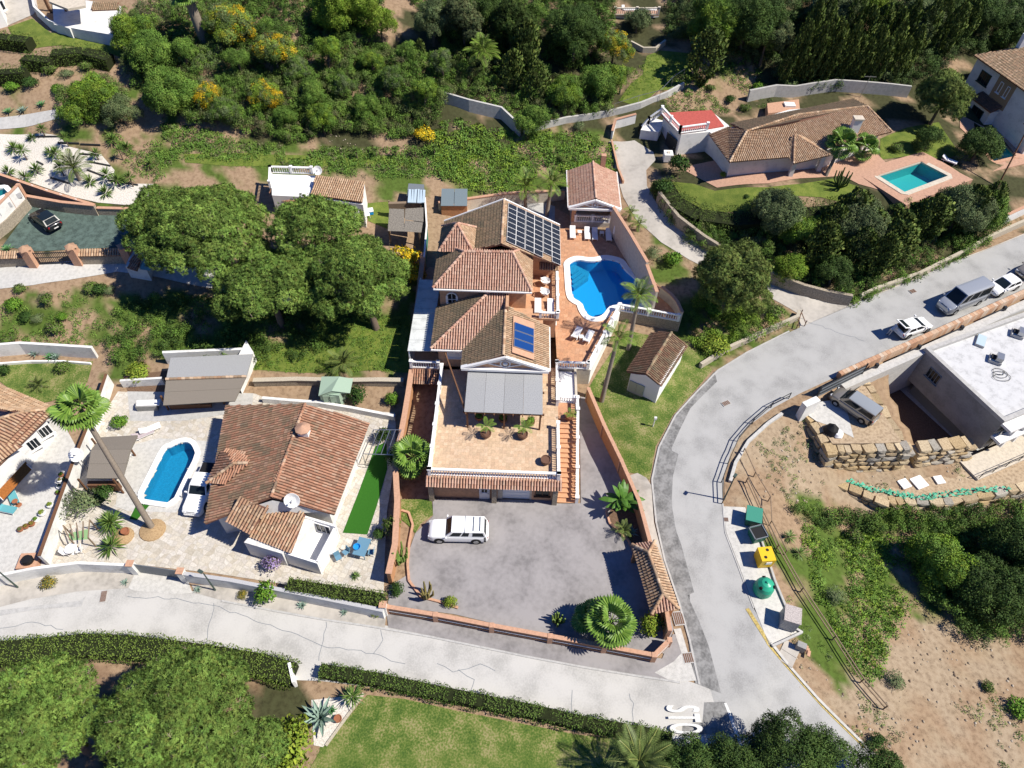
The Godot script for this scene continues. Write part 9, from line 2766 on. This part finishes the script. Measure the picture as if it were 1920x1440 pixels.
	var tr := [
		[V2(22.71,-57.12), 8.2,4.0,0,1, "feathery pepper tree hanging between pool corner and road", 1.1], [V2(55.23,-90.31), 6.2,3.4,0,1, "pale feathery pepper tree behind the hillside villa's lawn", 1.0],
		[V2(6.67,-95.66), 6.5,3.8,2,0, "broad dark glossy magnolia at the top centre", 1.0], [V2(-23.35,-96.35), 5.5,4.0,3,0, "bright yellow-green tree at the top, left of the white steps", 0.8],
		[V2(-18.8,-95.58), 4.0,2.0,3,0, "smaller lime tree right beside the bright yellow-green one", 1.0], [V2(-37.89,-92.33), 4.5,3.0,5,0, "yellowish flowering wattle at the top left of the scrub hill", 0.8],
		[V2(-31.37,-89.2), 4.0,2.6,5,0, "yellow-blossomed wattle on the crest of the scrub hill", 0.8], [V2(-32.03,-83.93), 3.4,1.9,6,0, "golden wattle bush hanging down the middle of the scrub hill", 0.9],
		[V2(-39.03,-82.96), 3.2,1.6,6,0, "small golden wattle left of the middle of the scrub hill", 0.9], [V2(-46.94,-88.68), 4.0,3.0,1,0, "broad green tree left of the scrub hill below the white house", 0.8],
		[V2(-50.46,-91.97), 4.0,2.6,4,0, "green tree beside the white terrace house", 0.9], [V2(-52.81,-82.15), 3.4,2.6,4,0, "rounded scrub tree above the white gravel garden", 0.8],
		[V2(-54.33,-80.23), 2.8,2.0,4,0, "olive-toned bush tree at the end of the white lane", 0.8], [V2(-49.27,-80.69), 3.0,2.2,7,0, "grey-green tree on the bare slope above the gravel garden", 0.9],
		[V2(-43.34,-83.08), 4.2,3.0,1,0, "dense green tree in the middle of the left scrub", 0.8], [V2(-7.98,-96.11), 6.0,2.8,7,1, "silvery thin tree beside the white steps at the top", 1.1],
		[V2(-12.21,-96.31), 5.0,2.4,7,0, "pale bare-branched tree above the white steps", 1.1], [V2(-6.01,-98.49), 6.0,3.0,2,0, "dark tree at the top edge left of the palms", 1.1],
		[V2(-1.68,-95.59), 7.5,3.4,2,1, "tall dark cedar at the top edge", 1.4], [V2(11.98,-95.51), 4.0,2.4,5,0, "golden-green bush tree below the top pool wall", 0.8],
		[V2(5.65,-89.21), 3.2,2.4,4,0, "bright round shrub tree on the slope below the magnolia", 0.8], [V2(9.86,-90.58), 3.6,2.6,1,0, "dark green round tree beside the golden bush, on the slope", 0.85],
		[V2(12.99,-91.51), 3.2,1.8,4,0, "leafy loquat-like tree on the edge of the upper lawn", 0.9], [V2(1.56,-84.92), 2.6,2.2,1,0, "shrub tree above the slanting grey wall", 0.8],
		[V2(15.86,-103.89), 2.6,1.8,7,0, "scrawny brown shrub in front of the high white pool wall", 0.8], [V2(30.03,-99.84), 7.0,4.4,2,0, "big dark tree at the top right of centre", 1.0],
		[V2(25.6,-100), 6.5,3.4,4,0, "shaded tree left of the eucalyptus at the top", 1.0], [V2(32.93,-98.68), 6.0,3.0,7,1, "olive-coloured eucalyptus above the bare slope", 1.2],
		[V2(47.44,-105.5), 5.0,3.2,3,0, "sunlit lime tree above the cypress stand", 0.8], [V2(42.6,-104.51), 5.5,3.2,7,0, "grey-green tree above the cypress stand, left", 0.9],
		[V2(54.93,-104.49), 5.5,3.0,7,0, "olive-grey tree among the cypresses, right", 0.9], [V2(66.01,-108.22), 5.0,3.2,2,0, "dark tree behind the tall white house", 0.9], [V2(71.18,-107.26), 4.0,2.6,2,0, "dark tree in the upper right corner", 0.9],
		[V2(29.99,-68.99), 4.6,3.0,7,0, "grey-green tree at the corner of the dark hedge", 0.9], [V2(32.74,-67.18), 3.6,2.4,4,0, "yellowish-green tree below the dark hedge", 0.9], [V2(39.5,-67.71), 5.0,3.4,7,0, "silvery olive crown above the upper road trees", 0.85],
		[V2(52,-70.85), 5.0,3.2,7,0, "large olive tree right of the turquoise pool", 0.85], [V2(55.65,-72.23), 4.0,2.8,1,0, "green tree at the end of the upper stone wall", 0.9], [V2(35.71,-61.91), 3.0,2.2,2,0, "dark shrub tree above the driveway mouth", 0.9], [V2(30.99,-62.49), 2.8,2.0,3,0, "bright small tree over the grey stone wall", 0.9],
		[V2(52.55,-84.2), 2.4,1.8,2,0, "dark bushy tree on the villa lawn edge", 0.9], [V2(58.33,-82.95), 3.4,2.6,2,0, "dark hedge-like tree between the two turquoise pools", 0.9],
		[V2(42.46,-27.74), 4.0,3.2,2,0, "large shaded tree on the right slope", 0.8], [V2(46.73,-30.85), 4.6,3.3,2,0, "dark tree at the right edge above the dirt track", 0.8], [V2(39.41,-30.08), 3.6,2.6,4,0, "green bush tree at the left edge of the shaded trees", 0.8],
		[V2(20,-13.02), 5.0,2.2,2,0, "dark round tree at the bottom edge beside the road", 1.0], [V2(16.72,-12.4), 4.0,2.0,2,0, "dark shrub tree at the bottom edge beside the STOP letters", 0.9], [V2(22.72,-12.56), 4.2,1.9,2,0, "dark tree at the bottom edge near the yellow line", 0.9], [V2(13.4,-11.92), 3.4,2.0,2,0, "dark foliage at the bottom edge right of the date palm", 0.9], [V2(26.8,-12.08), 3.4,1.9,2,0, "dark tree at the bottom edge where the kerb leaves the picture", 0.9]]
	var sc := PV([-36,-87.8,-32.5,-83.7,-28.9,-87.9,-26.6,-84.6,-25,-89.8,-22.7,-86.8,-19.8,-84.2,-19.6,-90.1,-16.6,-87.4,-14.9,-92.1,-12.3,-85.6,-10.5,-89.9,-42.6,-88.2,-42.2,-82.3,-36.8,-81.7,-29.6,-82,-25,-82.2])
	for i in sc.size(): tree("tall irregular scrub tree in the thicket on the hillside", "scrub_tree", at(sc[i]), rf(2.4,4.2), rf(1.1,1.9), [green_tones, lime_tones + green_tones, olive_tones + green_tones][i % 3], "scrub trees of the hillside", 0,0.42)
	var tones := [gum_tones, green_tones, dark_green, lime_tones, green_tones + lime_tones, yellow_tones + lime_tones + gum_tones + olive_tones + gum_tones, yellow_tones + lime_tones + olive_tones, olive_tones]
	for q in tr: tree(q[5], "broad_tree", at(q[0]), q[1], q[2], tones[q[3]], "", q[4], 0.5 if q[2] < 2.5 else 0.6, q[6])
	var mix := green_tones + [Color(0.09,0.10,0.045), Color(0.10,0.085,0.055)] + green_tones
	thicket("hillside_scrub", PV([-39.4,-85.9,-34.5,-88.8,-29.1,-89.6,-18.6,-94.5,-12.9,-94,-7.8,-91.2,-8.9,-87.4,-10.8,-84.1,-14.8,-82.1,-22.9,-82,-28,-80.2,-33.3,-80.2,-38.7,-81.4,-41.1,-80.1,-43.1,-83.7]), 6.5,0.3,2.6, mix)
	thicket("hillside_scrub", PV([-54.5,-98.2,-48.3,-102.5,-42,-104.5,-36.2,-95.3,-34.4,-88.1,-38.5,-80.4,-43.4,-81.5,-47.1,-83.5,-50.8,-87.4]), 4.5,0.2,2.2, mix + olive_tones)
	thicket("hillside_scrub", PV([-58.6,-84.2,-53.4,-87.2,-49.8,-84.9,-50.6,-80,-57.6,-80.1]), 4.5,0.1,1.8, mix)
	thicket("hillside_scrub", PV([-9.4,-94.6,-1.5,-94.9,7.2,-91.7,12.2,-92,12.2,-88.4,5.8,-86.6,0.2,-84.9,-2.7,-86.8,-7.5,-86.9]), 4.5,0.1,2.0, mix)
	thicket("hillside_scrub", PV([-18.6,-107.4,12.9,-113.2,12.5,-103.2,8.6,-94.3,-1.5,-94.9,-10.1,-94.4]), 3.6,0.1,2.4, dark_green + green_tones)
	thicket("hillside_scrub", PV([20.5,-110.9,82.5,-122.4,78,-109.2,64.8,-104.3,53.7,-96.9,36.2,-95.1,34.1,-98.3,25.7,-97.9,20,-101.4]), 3.6,0.1,2.6, dark_green + dark_green + olive_tones)
	thicket("hillside_scrub", PV([-45.8,-107.5,-18.7,-108.7,-19.6,-103.3,-18.6,-94.5,-25.3,-92,-34.5,-88.8,-39.8,-95.2]), 4.0,0.1,2.2, dark_green + green_tones)
	thicket("roadside_shrubbery", PV([17.9,-71,23.5,-69.3,29.1,-69.3,40.4,-71.6,58.5,-76.4,58.8,-72.8,51.5,-67.6,41.3,-62.2,37.2,-60.5,31.2,-61.1,25.4,-63.8,20.7,-66.6]), 2.8,0.2,1.4, dark_green + green_tones + [Color(0.12,0.10,0.06)])
	thicket("roadside_shrubbery", PV([20,-59.3,24.6,-57.7,30,-57.8,30.3,-55.8,22.1,-52.1,20.2,-50.7,18.8,-53.3]), 2.4,0.1,0.8, green_tones + lime_tones)
	thicket("roadside_creeper", PV([37.2,-60.5,41.3,-62.2,46.8,-64.6,53.1,-68.5,57.1,-70.9,56.8,-70,52.6,-67.1,46.4,-63.4,40.9,-60.8,38.1,-59.4]), 5.0,0.05,0.5, green_tones)
	thicket("shaded_undergrowth", PV([38.4,-34,51.8,-36.8,47.6,-24.3,42.2,-22.8,38.9,-24.2,37.4,-28]), 3.6,0.2,1.9, dark_green + green_tones)
	thicket("shaded_undergrowth", PV([-42.1,-55.8,-31.6,-56,-20.8,-53.6,-19.1,-50.3,-23.2,-47.9,-27,-47.7,-36.8,-48.7,-41.2,-47.6,-44.1,-52.1]), 1.6,0.1,0.8, dark_green + green_tones)
	thicket("verge_weeds", PV([25.8,-34.6,33.5,-35.8,43.3,-36.7,53.2,-38.1,52.3,-35.1,43.6,-33.8,35.2,-33.8,27.1,-33.1]), 3.6,0.1,0.8, green_tones + dark_green)
	cover("slope_weeds", [PV([-10.2,-84.8,-1.2,-84.4,8.6,-85.4,12.1,-84.2,12,-78.9,5.9,-77.8,-4.9,-76.2,-10.3,-77.2,-12,-81.7])], 5.5, weed_mesh, "leaf", 0.7,1.7, green_tones + green_tones + lime_tones, 0.1)
	cover("slope_weeds", [PV([-45.4,-81.4,-33.2,-79.7,-22.7,-80.1,-10.6,-81.7,-10.3,-77.2,-18.2,-76,-32.8,-77.4,-42.3,-76.2])], 6.5, weed_mesh, "leaf", 0.6,1.4, green_tones + mix, 0.08)
	cover("slope_weeds", [PV([-52.9,-80.5,-45.8,-83.6,-42.3,-76.2,-44.8,-73.5,-51.2,-78.4]), PV([-49.1,-77.9,-42.4,-77,-43.3,-70.3,-46.6,-70.9])], 3.2, weed_mesh, "leaf", 0.6,1.2, green_tones + mix, 0.25)
	cover("slope_weeds", [PV([27.1,-33.1,35.2,-33.8,41.2,-33.1,38.4,-28.1,34.8,-25.3,29.8,-18.4,28.7,-20.4,26.7,-26])], 8.0, weed_mesh, "leaf", 0.6,1.4, green_tones + green_tones + lime_tones, 0.16)
	cover("slope_weeds", [PV([-56.8,-55.6,-43.4,-56.6,-41.4,-50.8,-54.5,-48.9]), PV([-42.7,-55.7,-11.7,-54.1,-10.5,-47.7,-42.1,-47.6])], 3.0, weed_mesh, "leaf", 0.4,1.0, green_tones, 0.3)
	cover("slope_weeds", [PV([21.2,-38.9,33,-46.3,29.9,-35.1,22.1,-35]), PV([22.6,-27.4,29.8,-18.4,39.7,-23.8,44.3,-19.5,39.5,-13.6,28,-13.3,23.2,-20.7]), PV([31.6,-38.8,51.3,-42.1,50.4,-39.4,35.9,-37.6])], 2.2, weed_mesh, "leaf", 0.3,0.9, green_tones + olive_tones, 0.36)
	cover("slope_weeds", [PV([18.8,-95,32.6,-99.5,34.3,-92.4,25.9,-90,18.4,-85.9]), PV([17.5,-74.1,22.9,-70.4,32.4,-70.7,43.1,-72.3,42.9,-70.3,27.3,-68.7,20.4,-70.1]), PV([-1.1,-83.3,11.4,-84.5,11.6,-78,-4.9,-75.4])], 4.0, weed_mesh, "leaf", 0.5,1.2, mix, 0.2)
	cover("lawn_grass", [PV([-13.1,-12.8,-10.2,-16.5,5.7,-14.3,10.5,-13.9,10.3,-11.5,-14.3,-10.7])], 26.0, grass_mesh, "leaf", 0.55,0.95, [Color(0.09,0.15,0.025), Color(0.13,0.17,0.04), Color(0.20,0.19,0.08)])
	cover("lawn_grass", [PV([7.7,-46.1,10.7,-51.9,12.3,-54.5,18.7,-52.9,20.9,-49.7,16.2,-43.8,13.2,-36.3,11,-37.1])], 20.0, grass_mesh, "leaf", 0.5,0.9, [Color(0.09,0.14,0.022), Color(0.15,0.17,0.045), Color(0.22,0.19,0.08)], 0.05)
	cover("hill_grass", [PV([-20.3,-50.9,-17.2,-53,-11.2,-54.9,-10.7,-47.7,-22,-47.4,-29.2,-47.6,-26.8,-49.5]), PV([-41.5,-77.1,-14.6,-79.9,-11.7,-78.2,-35.8,-75.9]), PV([17,-98.5,23.6,-99.5,21.7,-93.2,12.9,-90.4])], 11.0, weed_mesh, "leaf", 0.25,0.55, lime_tones + green_tones, 0.0)
	cover("yellow_flowers", [PV([-15.6,-53.8,-11.2,-54.9,-10.7,-47.7,-17.6,-47.4]), PV([-32.9,-78,-11.8,-79.5,-11.7,-78.4,-32.7,-76.9]), PV([-9.3,-13.7,-1.5,-14.7,1,-11.9,-9.8,-11.5])], 2.2, weed_mesh, "leaf", 0.1,0.2, [Color(0.6,0.5,0.02)], 0.1)
	cover("fallen_stones", [PV([21.2,-38.9,32.8,-46.9,29.9,-35.1,22.1,-35]), PV([22.6,-27.4,23.5,-18.3,28.5,-13.3,39.5,-13.6,44,-22.7,35.1,-24.8,27.6,-17]), PV([31.6,-38.8,51.3,-42.1,50.4,-39.4,35.9,-37.6]), PV([-25.8,-83.6,-18.6,-79.7,-31.7,-78.4]), PV([23.4,-96.7,32.6,-98.8,32,-92])], 2.4, stone_mesh(), "stone", 0.04,0.15, [Color(0.36,0.30,0.22), Color(0.44,0.39,0.32), Color(0.26,0.20,0.15)], 0.1)
func stone_mesh() -> ArrayMesh:
	var m := MB.new()
	m.ball(V3(0,0.25,0),V3(1,0.6,0.8), 6,4)
	return m.mesh()
func _ready() -> void:
	var cam := Camera3D.new()
	cam.name = "camera"
	cam.fov = 56.75
	cam.near = 0.5
	cam.far = 2500.0
	add_child(cam)
	cam.transform = Transform3D(Basis(Vector3.RIGHT, deg_to_rad(-49.945)) * Basis(Vector3.BACK, deg_to_rad(2.045)),V3(0,57,0))
	cam.current = true
	var env := Environment.new()
	env.background_mode = Environment.BG_SKY
	var sky := Sky.new()
	var sm := ProceduralSkyMaterial.new()
	sm.sky_top_color = Color(0.16,0.33,0.62)
	sm.sky_horizon_color = Color(0.55,0.68,0.82)
	sm.sky_curve = 0.12
	sm.ground_bottom_color = Color(0.2,0.2,0.17)
	sm.ground_horizon_color = Color(0.5,0.55,0.58)
	sky.sky_material = sm
	env.sky = sky
	env.background_energy_multiplier = 0.74
	env.ambient_light_source = Environment.AMBIENT_SOURCE_SKY
	env.tonemap_mode = Environment.TONE_MAPPER_LINEAR
	env.tonemap_exposure = 1.47
	env.sdfgi_enabled = true
	env.ssao_enabled = true
	env.ssil_enabled = true
	var we := WorldEnvironment.new()
	we.name = "world_environment"
	we.environment = env
	add_child(we)
	var sun := DirectionalLight3D.new()
	sun.name = "sun"
	sun.light_color = Color(1.0,0.975,0.93)
	sun.light_energy = 1.5
	sun.light_angular_distance = 0.53
	sun.shadow_enabled = true
	add_child(sun)
	sun.look_at_from_position(V3(0.626,0.772,0.115) * 100.0, Vector3.ZERO, Vector3.UP)
	rng.seed = 4711
	materials()
	solve_land()
	dig()
	kit()
	grow_kit()
	setting()
	villa()
	left_yards()
	vehicles()
	right_side()
	person("person in a pale blue top bending into the open boot of the white hatchback", at(V2(40.64,-54.79), 0.06), 0.42)
	planting()
